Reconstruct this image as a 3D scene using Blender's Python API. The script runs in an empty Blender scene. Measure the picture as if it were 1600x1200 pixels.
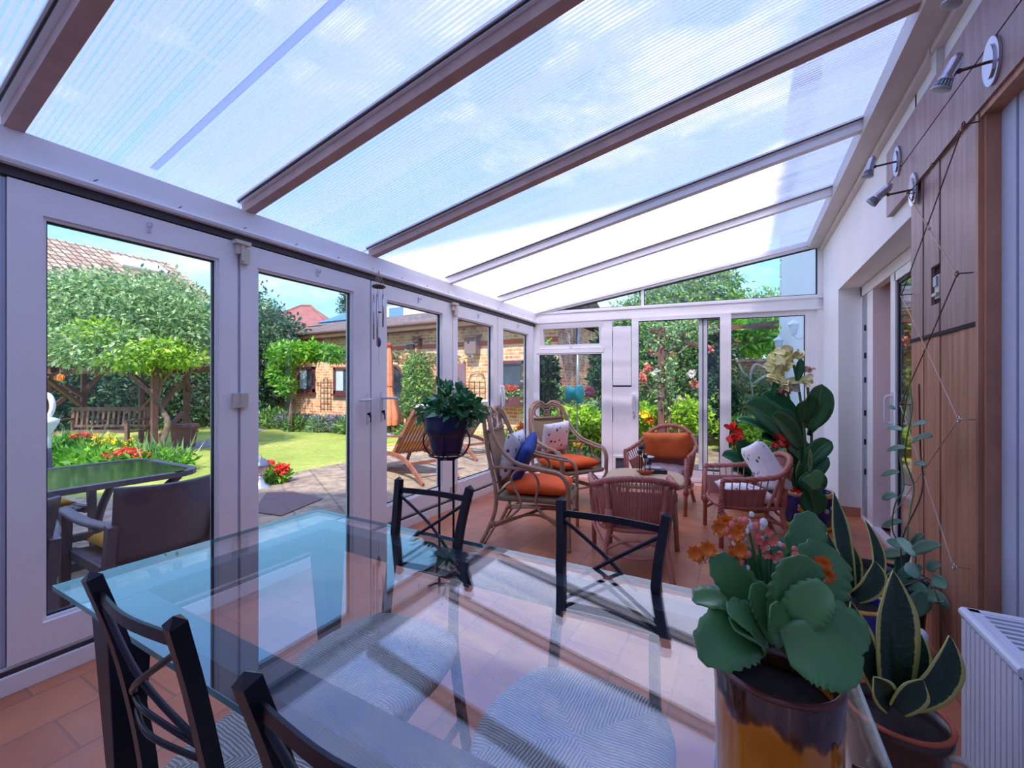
import bpy, bmesh, math, random
import numpy as np
from mathutils import Vector, Matrix, noise
PI = math.pi
C = bpy.context.scene.collection
SC = bpy.context.scene

# ------------------------------------------------------------------ camera
CAM_H = 1.22
YAW = math.atan(360 / 657.0)
cam_d = bpy.data.cameras.new('camera')
cam = bpy.data.objects.new('camera', cam_d)
C.objects.link(cam)
cam.location = (0, 0, CAM_H)
cam.rotation_euler = (PI / 2, 0, YAW)
cam_d.sensor_width = 36
cam_d.lens = 36 * 657 / 1600.0
cam_d.shift_y = 4 / 1600.0
cam_d.clip_start = 0.02
cam_d.clip_end = 300
SC.camera = cam

# ------------------------------------------------------------------ sky, sun, exposure
w = bpy.data.worlds.new('sky')
SC.world = w
w.use_nodes = True
nt = w.node_tree
nt.nodes.clear()
def wn(t, **k):
    n = nt.nodes.new(t)
    for a, b in k.items(): setattr(n, a, b)
    return n
tc = wn('ShaderNodeTexCoord')
sp = wn('ShaderNodeSeparateXYZ')
nt.links.new(tc.outputs['Generated'], sp.inputs[0])
rp = wn('ShaderNodeValToRGB')
nt.links.new(sp.outputs['Z'], rp.inputs[0])
rp.color_ramp.elements[0].position = 0.0
rp.color_ramp.elements[0].color = (0.34, 0.46, 0.54, 1)
rp.color_ramp.elements[1].position = 1.0
rp.color_ramp.elements[1].color = (0.17, 0.31, 0.88, 1)
e = rp.color_ramp.elements.new(0.22); e.color = (0.17, 0.42, 0.64, 1)
e = rp.color_ramp.elements.new(0.38); e.color = (0.17, 0.38, 0.66, 1)
e = rp.color_ramp.elements.new(0.62); e.color = (0.18, 0.34, 0.86, 1)
mp = wn('ShaderNodeMapping'); mp.inputs['Scale'].default_value = (1.2, 1.2, 3.2)
nt.links.new(tc.outputs['Generated'], mp.inputs[0])
nz = wn('ShaderNodeTexNoise'); nz.inputs['Scale'].default_value = 1.7; nz.inputs['Detail'].default_value = 7; nz.inputs['Roughness'].default_value = 0.6
nt.links.new(mp.outputs[0], nz.inputs['Vector'])
cr = wn('ShaderNodeValToRGB')
cr.color_ramp.elements[0].position = 0.505; cr.color_ramp.elements[0].color = (0, 0, 0, 1)
cr.color_ramp.elements[1].position = 0.72; cr.color_ramp.elements[1].color = (1, 1, 1, 1)
nt.links.new(nz.outputs['Fac'], cr.inputs[0])
mx = wn('ShaderNodeMix', data_type='RGBA')
nt.links.new(cr.outputs[0], mx.inputs[0]); nt.links.new(rp.outputs[0], mx.inputs[6]); cl2 = wn('ShaderNodeValToRGB'); nt.links.new(sp.outputs['Z'], cl2.inputs[0])
cl2.color_ramp.elements[0].position = 0.25; cl2.color_ramp.elements[0].color = (0.50, 0.52, 0.54, 1)
cl2.color_ramp.elements[1].position = 0.75; cl2.color_ramp.elements[1].color = (1.50, 1.44, 1.36, 1)
nt.links.new(cl2.outputs[0], mx.inputs[7])
bg = wn('ShaderNodeBackground'); bg.inputs['Strength'].default_value = 1.15
nt.links.new(mx.outputs[2], bg.inputs[0])
wo = wn('ShaderNodeOutputWorld'); nt.links.new(bg.outputs[0], wo.inputs[0])

sd = bpy.data.lights.new('sun', 'SUN')
sd.energy = 2.6; sd.angle = math.radians(1.6); sd.color = (1.0, 0.93, 0.80)
sun = bpy.data.objects.new('sun', sd); C.objects.link(sun)
sun.rotation_euler = Vector((0.2, -0.7, 1.0)).to_track_quat('Z', 'Y').to_euler()
sun.location = (2, -6, 12)

SC.view_settings.view_transform = 'Standard'
SC.view_settings.look = 'None'
SC.view_settings.exposure = 1.28
SC.view_settings.gamma = 1.0
SC.view_settings.use_curve_mapping = False
SC.cycles.transparent_max_bounces = 24
SC.cycles.max_bounces = 10
SC.cycles.diffuse_bounces = 5
SC.cycles.glossy_bounces = 5
SC.cycles.transmission_bounces = 8
SC.cycles.sample_clamp_indirect = 6
SC.cycles.caustics_reflective = False
SC.cycles.caustics_refractive = False

# ------------------------------------------------------------------ where a point of the photograph lies on a known plane
CA, SA = math.cos(YAW), math.sin(YAW)
def ray(px, py):
    l = (px - 800) / 657.0
    return Vector((-SA + CA * l, CA + SA * l, -(py - 604) / 657.0))
def az(px, py, z):
    r = ray(px, py); t = (z - CAM_H) / r.z
    return Vector((r.x * t, r.y * t, z))
def ax(px, py, x):
    r = ray(px, py); t = x / r.x
    return Vector((x, r.y * t, CAM_H + r.z * t))
def ay(px, py, y):
    r = ray(px, py); t = y / r.y
    return Vector((r.x * t, y, CAM_H + r.z * t))
def ad(px, py, d):
    r = ray(px, py)
    return Vector((r.x * d, r.y * d, CAM_H + r.z * d))
GZ = -0.12                       # level of the garden
def gd(px, d):                   # garden ground under column px, d metres ahead
    r = ray(px, 604)
    return Vector((r.x * d, r.y * d, GZ))

# ------------------------------------------------------------------ materials
def lin(c):
    return tuple((v / 12.92 if v <= 0.04045 else ((v + 0.055) / 1.055) ** 2.4) for v in [x / 255.0 for x in c]) + (1,)
MATS = {}
class NT:
    def __init__(s, name):
        s.m = bpy.data.materials.new(name); s.m.use_nodes = True
        s.t = s.m.node_tree; s.t.nodes.clear()
        s.out = s.n('ShaderNodeOutputMaterial')
    def n(s, t, inp=None, **k):
        q = s.t.nodes.new(t)
        for a, b in k.items(): setattr(q, a, b)
        if inp:
            for a, b in inp.items():
                if hasattr(b, 'is_output') or isinstance(b, bpy.types.NodeSocket): s.t.links.new(b, q.inputs[a])
                else: q.inputs[a].default_value = b
        return q
    def obj(s, scale=(1, 1, 1), rot=(0, 0, 0)):
        tcn = s.n('ShaderNodeTexCoord')
        return s.n('ShaderNodeMapping', {'Vector': tcn.outputs['Object'], 'Scale': scale, 'Rotation': rot}).outputs[0]
    def uv(s, scale=(1, 1, 1), rot=(0, 0, 0)):
        tcn = s.n('ShaderNodeTexCoord')
        return s.n('ShaderNodeMapping', {'Vector': tcn.outputs['UV'], 'Scale': scale, 'Rotation': rot}).outputs[0]
    def noise(s, vec, scale, detail=4, rough=0.55, dist=0):
        return s.n('ShaderNodeTexNoise', {'Vector': vec, 'Scale': scale, 'Detail': detail, 'Roughness': rough, 'Distortion': dist}).outputs['Fac']
    def ramp(s, fac, stops, interp='LINEAR'):
        r = s.n('ShaderNodeValToRGB', {0: fac}); r.color_ramp.interpolation = interp
        els = r.color_ramp.elements
        while len(els) < len(stops): els.new(0.5)
        for e_, (p, c) in zip(els, stops):
            e_.position = p; e_.color = c if len(c) == 4 else tuple(c) + (1,)
        return r.outputs[0]
    def math(s, op, a, b=0.0, c=None):
        d = {0: a, 1: b}
        if c is not None: d[2] = c
        return s.n('ShaderNodeMath', d, operation=op).outputs[0]
    def mix(s, f, a, b, blend='MIX'):
        return s.n('ShaderNodeMix', {0: f, 6: a, 7: b}, data_type='RGBA', blend_type=blend).outputs[2]
    def bump(s, h, strength=0.3, dist=0.01):
        return s.n('ShaderNodeBump', {'Height': h, 'Strength': strength, 'Distance': dist}).outputs[0]
    def bsdf(s, col, rough=0.6, metal=0.0, normal=None, **k):
        d = {'Base Color': col, 'Roughness': rough, 'Metallic': metal}
        if normal is not None: d['Normal'] = normal
        for a, b in k.items(): d[a] = b
        p = s.n('ShaderNodeBsdfPrincipled', d)
        s.t.links.new(p.outputs[0], s.out.inputs[0])
        return p
    def done(s, sh=None):
        if sh is not None: s.t.links.new(sh, s.out.inputs[0])
        MATS[s.m.name] = s.m
        return s.m
def simple(name, rgb, rough=0.6, metal=0.0, var=0.12, scale=12, bump=0.0, **k):
    q = NT(name); c = lin(rgb); v = q.obj()
    nf = q.noise(v, scale)
    c2 = tuple(max(0, x * (1 - var)) for x in c[:3]) + (1,)
    c3 = tuple(min(1, x * (1 + var)) for x in c[:3]) + (1,)
    col = q.ramp(nf, [(0.3, c2), (0.7, c3)])
    nrm = q.bump(q.noise(v, scale * 5), bump, 0.004) if bump else None
    q.bsdf(col, rough, metal, nrm, **k)
    return q.done()

M_upvc = simple('white_plastic', (243, 240, 240), 0.35, var=0.03, scale=3)
M_seal = simple('black_rubber_seal', (24, 30, 40), 0.5)
M_track = simple('dark_metal_track', (70, 64, 68), 0.45, 0.3)
M_cream = simple('cream_plastic', (208, 200, 182), 0.4, var=0.05)
M_handle = simple('white_enamel', (214, 216, 224), 0.25, var=0.03)
M_wall = simple('white_plaster', (240, 240, 240), 0.85, var=0.03, scale=4, bump=0.08)
M_beam = simple('off_white_painted_beam', (214, 206, 200), 0.5, var=0.06, scale=6)
M_brownpaint = simple('mauve_brown_timber', (188, 156, 146), 0.6, var=0.14, scale=8)
M_pale = simple('pale_grey_blue_paint', (186, 192, 212), 0.55, var=0.04, scale=3)
M_black = simple('black_painted_steel', (34, 32, 44), 0.32, 0.4, var=0.1)
M_darkfr = simple('dark_slate_steel', (30, 42, 58), 0.35, 0.3, var=0.1)
M_chrome = simple('brushed_chrome', (190, 188, 196), 0.22, 0.9, var=0.08)
M_copper = simple('brown_metal_rod', (92, 62, 60), 0.35, 0.5)
M_bluepot = simple('navy_glazed_ceramic', (30, 34, 78), 0.25, var=0.2)
M_soil = simple('potting_soil', (50, 38, 32), 0.95, var=0.4, scale=60, bump=0.5)
M_terra = simple('terracotta_clay', (186, 92, 58), 0.7, var=0.15)
M_orange = simple('orange_cushion_cloth', (244, 96, 28), 0.8, var=0.07, scale=5, bump=0.15)
M_rust = simple('rust_orange_velvet', (228, 112, 50), 0.75, var=0.22, scale=5, bump=0.1)
M_blue = simple('royal_blue_cloth', (32, 66, 150), 0.75, var=0.15)
M_mustard = simple('mustard_cushion_cloth', (214, 158, 52), 0.8, var=0.12, scale=6)
M_garch = simple('taupe_grey_plastic', (112, 98, 104), 0.5, var=0.06)
M_concrete = simple('grey_concrete', (150, 142, 140), 0.9, var=0.2, scale=8, bump=0.3)
M_string = simple('jute_string', (206, 180, 160), 0.9)
M_stemb = simple('brown_stem', (104, 78, 66), 0.8)
M_stemg = simple('green_stem', (78, 122, 70), 0.6)
M_bark = simple('grey_brown_bark', (128, 108, 92), 0.9, var=0.35, scale=14, bump=0.6)
M_postw = simple('red_brown_stained_timber', (112, 74, 66), 0.7, var=0.25, scale=8, bump=0.2)
M_bench = simple('weathered_bench_timber', (124, 92, 78), 0.75, var=0.25, scale=10)
M_lounger = simple('oiled_hardwood', (150, 92, 74), 0.6, var=0.2, scale=10)
M_plum = simple('plum_brown_frame_paint', (106, 58, 66), 0.5)
M_winglass = simple('dark_window_glass', (70, 78, 92), 0.08, 0.0, var=0.3, scale=2)
M_wincurt = simple('pale_blind', (200, 214, 224), 0.6)
M_whiteren = simple('white_render', (240, 240, 244), 0.85, var=0.03)
M_radiator = simple('white_radiator_enamel', (222, 224, 234), 0.3, var=0.02)
M_dark = simple('dark_shadow_gap', (26, 22, 26), 0.8)
M_teal = simple('turquoise_plastic', (30, 190, 180), 0.35)
M_pink = simple('dusky_red_plastic', (200, 90, 96), 0.45)
M_red = simple('red_petals', (246, 52, 34), 0.6, var=0.25, scale=30)
M_orangef = simple('orange_petals', (255, 132, 44), 0.6, var=0.25, scale=40)
M_coral = simple('coral_buds', (240, 140, 120), 0.6, var=0.2, scale=60)
M_cream_fl = simple('pale_yellow_petals', (252, 244, 178), 0.6, var=0.12, scale=25)
M_dried = simple('dried_petals', (196, 160, 140), 0.8, var=0.2, scale=30)
M_yellowf = simple('yellow_petals', (250, 214, 20), 0.6, var=0.15, scale=30)
M_purple = simple('lavender_flowers', (142, 126, 172), 0.8, var=0.25, scale=30)
M_whitef = simple('white_petals', (244, 236, 232), 0.7, var=0.06, scale=30)
M_redtile = simple('red_clay_tile', (150, 90, 82), 0.8, var=0.2, scale=2)
M_solar = simple('blue_solar_panel', (70, 110, 190), 0.15, 0.2, var=0.1)
M_parasol = simple('orange_parasol_cloth', (236, 140, 100), 0.8, var=0.2, scale=8)
M_silver = simple('galvanised_metal', (176, 182, 192), 0.35, 0.6)
M_candle = simple('black_candle_cup', (30, 32, 42), 0.4)
M_cork = simple('orange_curtain_cloth', (196, 78, 38), 0.8, var=0.2, scale=6)

def leaf_mat(name, c1, c2, c3=None, rough=0.5, transl=0.35):
    q = NT(name)
    g = q.n('ShaderNodeNewGeometry')
    stops = [(0.0, lin(c1)), (1.0, lin(c2))] if c3 is None else [(0.0, lin(c1)), (0.6, lin(c2)), (1.0, lin(c3))]
    col = q.ramp(g.outputs['Random Per Island'], stops)
    p = q.n('ShaderNodeBsdfPrincipled', {'Base Color': col, 'Roughness': rough})
    t = q.n('ShaderNodeBsdfTranslucent', {'Color': col})
    m = q.n('ShaderNodeMixShader', {0: transl, 1: p.outputs[0], 2: t.outputs[0]})
    return q.done(m.outputs[0])
L_mid = leaf_mat('mid_green_leaves', (52, 98, 50), (112, 158, 78), (166, 196, 110))
L_pale = leaf_mat('pale_green_leaves', (86, 128, 80), (150, 186, 120), (206, 222, 160))
L_dark = leaf_mat('dark_green_leaves', (24, 58, 40), (52, 96, 62), (96, 138, 92))
L_lime = leaf_mat('lime_green_leaves', (96, 150, 30), (164, 208, 48), (214, 232, 90))
L_bright = leaf_mat('bright_green_leaves', (58, 126, 30), (110, 176, 40), (168, 214, 72))
L_conifer = leaf_mat('blue_green_needles', (26, 66, 48), (60, 108, 76))
L_house = leaf_mat('glossy_houseplant_leaves', (44, 98, 62), (78, 146, 88), (140, 190, 128), rough=0.3, transl=0.15)
L_climb = leaf_mat('grey_green_climber_leaves', (56, 104, 88), (104, 152, 128), rough=0.35, transl=0.15)
L_lav = leaf_mat('grey_green_lavender', (92, 112, 96), (140, 152, 132))

def glass_mat(name, tint=(0.97, 0.985, 0.99), f0=0.045, gloss=(1, 1, 1), k=1.0):
    q = NT(name)
    g = q.n('ShaderNodeNewGeometry')
    d = q.n('ShaderNodeVectorMath', {0: g.outputs['Normal'], 1: g.outputs['Incoming']}, operation='DOT_PRODUCT').outputs['Value']
    a = q.math('ABSOLUTE', d)
    o = q.math('SUBTRACT', 1.0, a)
    p5 = q.math('POWER', o, 5.0)
    f = q.math('MULTIPLY_ADD', p5, (1 - f0) * k, f0)
    tr = q.n('ShaderNodeBsdfTransparent', {'Color': tuple(tint) + (1,)})
    gl = q.n('ShaderNodeBsdfGlossy', {'Color': tuple(gloss) + (1,), 'Roughness': 0.0})
    m = q.n('ShaderNodeMixShader', {0: f, 1: tr.outputs[0], 2: gl.outputs[0]})
    return q.done(m.outputs[0])
M_glass = glass_mat('window_glass', f0=0.03, k=0.5)
M_tglass = glass_mat('table_top_glass', (0.93, 0.965, 0.98), f0=0.095, k=0.9)
M_tedge = simple('green_glass_edge', (96, 150, 156), 0.15)

def mat_floor():
    q = NT('terracotta_floor_tiles')
    v = q.obj()
    sw = q.n('ShaderNodeSeparateXYZ', {0: v})
    cb = q.n('ShaderNodeCombineXYZ', {0: sw.outputs[1], 1: sw.outputs[0], 2: 0.0})
    ng = q.noise(v, 3.0, 5)
    b = q.n('ShaderNodeTexBrick', {'Vector': cb.outputs[0], 'Color1': lin((214, 134, 94)), 'Color2': lin((184, 108, 78)), 'Mortar': lin((150, 108, 90)),
        'Scale': 1.0, 'Mortar Size': 0.005, 'Mortar Smooth': 0.3, 'Bias': 0.0, 'Brick Width': 0.272, 'Row Height': 0.245})
    b.offset = 0.5
    col = q.mix(0.35, b.outputs[0], q.ramp(ng, [(0.3, lin((140, 78, 62))), (0.7, lin((214, 140, 96)))]))
    rg = q.ramp(q.noise(v, 9, 3), [(0.3, (0.32,) * 3), (0.7, (0.5,) * 3)])
    h = q.math('MULTIPLY_ADD', b.outputs['Fac'], -1.0, q.math('MULTIPLY', q.noise(v, 6), 0.5))
    q.bsdf(col, rg, 0, q.bump(h, 0.35, 0.004))
    return q.done()
M_floor = mat_floor()

def mat_brick(name, c1, c2, mortar, w_=0.235, h_=0.08, axis='x', m=0.012):
    q = NT(name); v = q.obj()
    sw = q.n('ShaderNodeSeparateXYZ', {0: v})
    cb = q.n('ShaderNodeCombineXYZ', {0: sw.outputs[0 if axis == 'x' else 1], 1: sw.outputs[2], 2: 0.0})
    b = q.n('ShaderNodeTexBrick', {'Vector': cb.outputs[0], 'Color1': lin(c1), 'Color2': lin(c2), 'Mortar': lin(mortar), 'Scale': 1.0,
        'Mortar Size': m, 'Mortar Smooth': 0.2, 'Bias': 0.1, 'Brick Width': w_, 'Row Height': h_})
    col = q.mix(q.ramp(q.noise(v, 3.4, 6, 0.8), [(0.47, (0, 0, 0)), (0.60, (0.85,) * 3)]), b.outputs[0], lin((238, 212, 176)))
    q.bsdf(col, 0.9, 0, q.bump(b.outputs['Fac'], -0.5, 0.01))
    return q.done()
M_brick = mat_brick('orange_stock_brick', (206, 96, 50), (236, 176, 118), (232, 214, 186), 0.26, 0.095)
M_brick_side = mat_brick('red_stock_brick', (182, 90, 66), (206, 120, 84), (196, 170, 150), axis='y')
M_brick_wall = mat_brick('garden_wall_brick', (206, 118, 78), (184, 96, 66), (200, 176, 152))

def mat_rooftile(name, c1, c2, c3, sx=0.32, sz=0.3):
    q = NT(name); v = q.uv()
    b = q.n('ShaderNodeTexBrick', {'Vector': v, 'Color1': lin(c1), 'Color2': lin(c2), 'Mortar': lin(c3), 'Scale': 1.0,
        'Mortar Size': 0.05, 'Mortar Smooth': 0.8, 'Brick Width': sx, 'Row Height': sz})
    b.offset = 0.0
    w_ = q.n('ShaderNodeTexWave', {'Vector': v, 'Scale': 1.0 / sx / 2 * 1.0, 'Distortion': 0.0}, wave_type='BANDS', bands_direction='X')
    q.bsdf(b.outputs[0], 0.85, 0, q.bump(q.math('ADD', w_.outputs['Fac'], q.math('MULTIPLY', b.outputs['Fac'], -1.0)), 0.8, 0.05))
    return q.done()
M_tile_tan = mat_rooftile('tan_roof_tiles', (214, 186, 156), (176, 140, 120), (96, 70, 64), 0.42, 0.38)
M_tile_grey = mat_rooftile('brown_grey_roof_tiles', (150, 128, 118), (120, 100, 96), (62, 54, 56))

def mat_poly():
    q = NT('ribbed_polycarbonate_sheet'); v = q.obj()
    sw = q.n('ShaderNodeSeparateXYZ', {0: v})
    y = sw.outputs[1]
    s1 = q.math('SINE', q.math('MULTIPLY', y, 2 * PI / 0.021))
    s1 = q.math('MULTIPLY_ADD', s1, 0.5, 0.5)
    vs = q.n('ShaderNodeMapping', {'Vector': v, 'Scale': (0.05, 4.6, 0.02)}).outputs[0]
    n1 = q.noise(vs, 5.0, 1)
    vd = q.n('ShaderNodeMapping', {'Vector': v, 'Scale': (0.05, 0.9, 0.02)}).outputs[0]
    n2 = q.noise(vd, 6.0, 2)
    s1 = q.math('POWER', s1, 1.5)
    f = q.math('ADD', q.math('MULTIPLY', s1, 0.55), q.math('ADD', q.math('MULTIPLY', n1, 0.62), q.math('MULTIPLY', n2, 0.5)))
    f = q.ramp(f, [(0.56, (0.06,) * 3), (1.08, (0.88,) * 3)])
    tr = q.n('ShaderNodeBsdfTransparent', {'Color': (0.90, 0.86, 1.0, 1)})
    tl = q.n('ShaderNodeBsdfTranslucent', {'Color': (1.0, 0.96, 0.88, 1)})
    df = q.n('ShaderNodeBsdfDiffuse', {'Color': (0.95, 0.95, 0.98, 1)})
    m0 = q.n('ShaderNodeMixShader', {0: 0.08, 1: tl.outputs[0], 2: df.outputs[0]})
    m1 = q.n('ShaderNodeMixShader', {0: f, 1: tr.outputs[0], 2: m0.outputs[0]})
    gl = q.n('ShaderNodeBsdfGlossy', {'Color': (1, 1, 1, 1), 'Roughness': 0.18})
    m2 = q.n('ShaderNodeMixShader', {0: 0.04, 1: m1.outputs[0], 2: gl.outputs[0]})
    return q.done(m2.outputs[0])
M_poly = mat_poly()

def mat_milky():
    q = NT('milky_joint_strip')
    m = q.n('ShaderNodeMixShader', {0: 0.6, 1: q.n('ShaderNodeBsdfTransparent', {'Color': (0.75, 0.8, 0.93, 1)}).outputs[0], 2: q.n('ShaderNodeBsdfTranslucent', {'Color': (0.8, 0.84, 0.95, 1)}).outputs[0]})
    return q.done(m.outputs[0])
M_milky = mat_milky()
def mat_wood(name, c1, c2, c3, grain=(1.0, 14.0, 0.7), plank=None, rough=0.5):
    q = NT(name); v = q.obj(grain)
    n1 = q.noise(v, 2.2, 6, 0.6, 0.6)
    v2 = q.obj()
    n2 = q.noise(v2, 1.3, 3)
    col = q.ramp(n1, [(0.3, lin(c1)), (0.5, lin(c2)), (0.72, lin(c3))])
    col = q.mix(q.math('MULTIPLY', n2, 0.5), col, lin(c2))
    q.bsdf(col, rough, 0, q.bump(n1, 0.12, 0.004))
    return q.done()
M_clad = mat_wood('red_brown_pine_boards', (134, 86, 68), (178, 126, 98), (206, 156, 122))
M_fascia = mat_wood('mauve_brown_fascia_board', (136, 104, 102), (158, 126, 122), (178, 148, 142), rough=0.42)

def mat_wicker(name, c1, c2, su=90, sv=55):
    q = NT(name); v = q.uv()
    s = q.n('ShaderNodeSeparateXYZ', {0: v})
    a = q.math('SINE', q.math('MULTIPLY', s.outputs[0], 2 * PI * su))
    b = q.math('SINE', q.math('MULTIPLY', s.outputs[1], 2 * PI * sv))
    h = q.math('MULTIPLY_ADD', q.math('MULTIPLY', a, b), 0.5, 0.5)
    h2 = q.math('ADD', q.math('MULTIPLY', h, 0.6), q.math('MULTIPLY', q.math('ABSOLUTE', b), 0.5))
    col = q.ramp(h2, [(0.05, tuple(x * 0.35 for x in lin(c1)[:3]) + (1,)), (0.35, lin(c1)), (1.0, lin(c2))])
    q.bsdf(col, 0.6, 0, q.bump(h2, 0.8, 0.006))
    return q.done()
M_wick = mat_wicker('rose_brown_wicker', (176, 106, 94), (220, 156, 140), 22, 18)
M_wickpole = simple('rose_brown_cane', (186, 116, 102), 0.5, var=0.15, scale=20)
M_ratpole = simple('olive_brown_cane', (168, 134, 108), 0.42, var=0.2, scale=18)
M_ratweave = mat_wicker('tan_rattan_weave', (150, 118, 88), (200, 172, 138), 14, 24)

def mat_rush():
    q = NT('woven_rush'); v = q.obj()
    s = q.n('ShaderNodeSeparateXYZ', {0: v})
    x, y = s.outputs[0], s.outputs[1]
    cond = q.math('GREATER_THAN', q.math('ABSOLUTE', x), q.math('ABSOLUTE', y))
    wob = q.math('MULTIPLY', q.noise(v, 18, 3), 0.012)
    cx_ = q.math('ADD', q.math('ADD', q.math('MULTIPLY', cond, y), q.math('MULTIPLY', q.math('SUBTRACT', 1.0, cond), x)), wob)
    st = q.math('MULTIPLY_ADD', q.math('SINE', q.math('MULTIPLY', cx_, 2 * PI / 0.0075)), 0.5, 0.5)
    seam = q.math('ABSOLUTE', q.math('SUBTRACT', q.math('ABSOLUTE', x), q.math('ABSOLUTE', y)))
    sm = q.ramp(seam, [(0.0, (0.45,) * 3), (0.02, (1,) * 3)])
    n = q.noise(v, 30, 4)
    h = q.math('ADD', st, q.math('MULTIPLY', n, 0.5))
    col = q.ramp(h, [(0.15, lin((150, 142, 124))), (0.5, lin((220, 214, 198))), (1.2, lin((246, 243, 234)))])
    q.bsdf(col, 0.75, 0, q.bump(h, 0.9, 0.006))
    return q.done()
M_rush = mat_rush()

def mat_pattern(name, base, spots, scale=26, th=0.64):
    q = NT(name); v = q.obj((1, 1, 1))
    vo = q.n('ShaderNodeTexVoronoi', {'Vector': q.n('ShaderNodeMapping', {'Vector': v, 'Scale': (1, 1, 1)}).outputs[0], 'Scale': scale, 'Randomness': 1.0})
    n = q.noise(v, scale * 1.6, 3)
    f = q.math('ADD', vo.outputs['Distance'], q.math('MULTIPLY', n, 0.5))
    m = q.ramp(f, [(0.43, (1, 1, 1)), (0.46, (0, 0, 0))])
    col = q.mix(m, lin(base), lin(spots))
    q.bsdf(col, 0.85, 0, q.bump(q.noise(v, 90, 2), 0.15, 0.002))
    return q.done()
M_floral = mat_pattern('white_cloth_with_grey_sprigs', (238, 234, 236), (84, 80, 100), 15)
M_curtpat = mat_pattern('orange_and_blue_patterned_cloth', (216, 150, 60), (74, 84, 150), 9)

def mat_lawn():
    q = NT('lawn_grass_ground'); v = q.obj()
    n1 = q.noise(v, 0.7, 5, 0.6); n2 = q.noise(v, 14, 6, 0.8)
    col = q.ramp(n1, [(0.3, lin((146, 164, 62))), (0.5, lin((186, 192, 88))), (0.72, lin((216, 206, 116)))])
    col = q.mix(q.ramp(n2, [(0.35, (0.75,) * 3), (0.65, (0.0,) * 3)]), col, lin((112, 136, 44)))
    q.bsdf(col, 0.95, 0, q.bump(n2, 0.8, 0.03))
    return q.done()
M_lawn = mat_lawn()
def mat_paving():
    q = NT('sandstone_paving'); v = q.obj((1, 1, 1), (0, 0, 0.5))
    b = q.n('ShaderNodeTexBrick', {'Vector': v, 'Color1': lin((164, 140, 116)), "Color2": lin((134, 114, 104)), 'Mortar': lin((96, 84, 80)), 'Scale': 1.0,
        'Mortar Size': 0.014, 'Mortar Smooth': 0.4, 'Brick Width': 0.62, 'Row Height': 0.45})
    n = q.noise(v, 6, 6, 0.65, 0.6)
    col = q.mix(0.5, b.outputs[0], q.ramp(n, [(0.35, lin((92, 78, 76))), (0.65, lin((200, 176, 140)))]))
    q.bsdf(col, 0.9, 0, q.bump(q.math('SUBTRACT', n, b.outputs['Fac']), 0.5, 0.02))
    return q.done()
M_pave = mat_paving()
def mat_stripes():
    q = NT('orange_yellow_white_striped_canvas'); v = q.uv()
    s = q.n('ShaderNodeSeparateXYZ', {0: v})
    fr = q.math('FRACT', q.math('MULTIPLY', s.outputs[1], 2.6))
    col = q.ramp(fr, [(0.0, lin((250, 214, 40))), (0.28, lin((244, 110, 40))), (0.42, lin((252, 244, 224))), (0.62, lin((250, 190, 40))), (0.8, lin((252, 246, 226)))], 'CONSTANT')
    q.bsdf(col, 0.85)
    return q.done()
M_stripe = mat_stripes()
def mat_clad_white():
    q = NT('white_weatherboard'); v = q.obj()
    s = q.n('ShaderNodeSeparateXYZ', {0: v})
    fr = q.math('FRACT', q.math('MULTIPLY', s.outputs[2], 5.0))
    q.bsdf(lin((240, 242, 246)), 0.6, 0, q.bump(fr, 0.8, 0.03))
    return q.done()
M_wclad = mat_clad_white()
def mat_glaze():
    q = NT('amber_glaze_with_brown_drips'); v = q.obj()
    s = q.n('ShaderNodeSeparateXYZ', {0: v})
    z = s.outputs[2]
    vv = q.n('ShaderNodeMapping', {'Vector': v, 'Scale': (1, 1, 0.12)}).outputs[0]
    n = q.noise(vv, 26, 3, 0.6)
    h = q.math('ADD', z, q.math('MULTIPLY', n, 0.075))
    m = q.ramp(h, [(0.240, (0, 0, 0)), (0.2425, (1, 1, 1))])
    n2 = q.noise(v, 14, 3)
    am = q.ramp(n2, [(0.3, lin((196, 108, 20))), (0.7, lin((226, 138, 34)))])
    br = q.ramp(q.noise(vv, 60, 4), [(0.3, lin((44, 24, 22))), (0.62, lin((98, 52, 36))), (0.85, lin((170, 130, 120)))])
    q.bsdf(q.mix(m, am, br), 0.12, 0, q.bump(m, 0.3, 0.004), **{'Coat Weight': 0.6, 'Coat Roughness': 0.05})
    return q.done()
M_glaze = mat_glaze()
def mat_gtable():
    q = NT('dark_green_mottled_glass'); v = q.obj()
    n = q.noise(v, 14, 6, 0.7, 1.0)
    q.bsdf(q.ramp(n, [(0.35, lin((30, 52, 40))), (0.7, lin((90, 122, 84)))]), 0.08)
    return q.done()
M_gtable = mat_gtable()
def mat_topweave():
    q = NT('woven_seagrass_top'); v = q.obj()
    w_ = q.n('ShaderNodeTexWave', {'Vector': v, 'Scale': 40.0, 'Distortion': 3.0, 'Detail': 2.0}, bands_direction='X')
    n = q.noise(v, 60, 3)
    h = q.math('ADD', q.math('MULTIPLY', w_.outputs['Fac'], 0.6), n)
    q.bsdf(q.ramp(h, [(0.4, lin((164, 128, 92))), (1.1, lin((232, 202, 162)))]), 0.75, 0, q.bump(h, 0.6, 0.005))
    return q.done()
M_topweave = mat_topweave()
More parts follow.
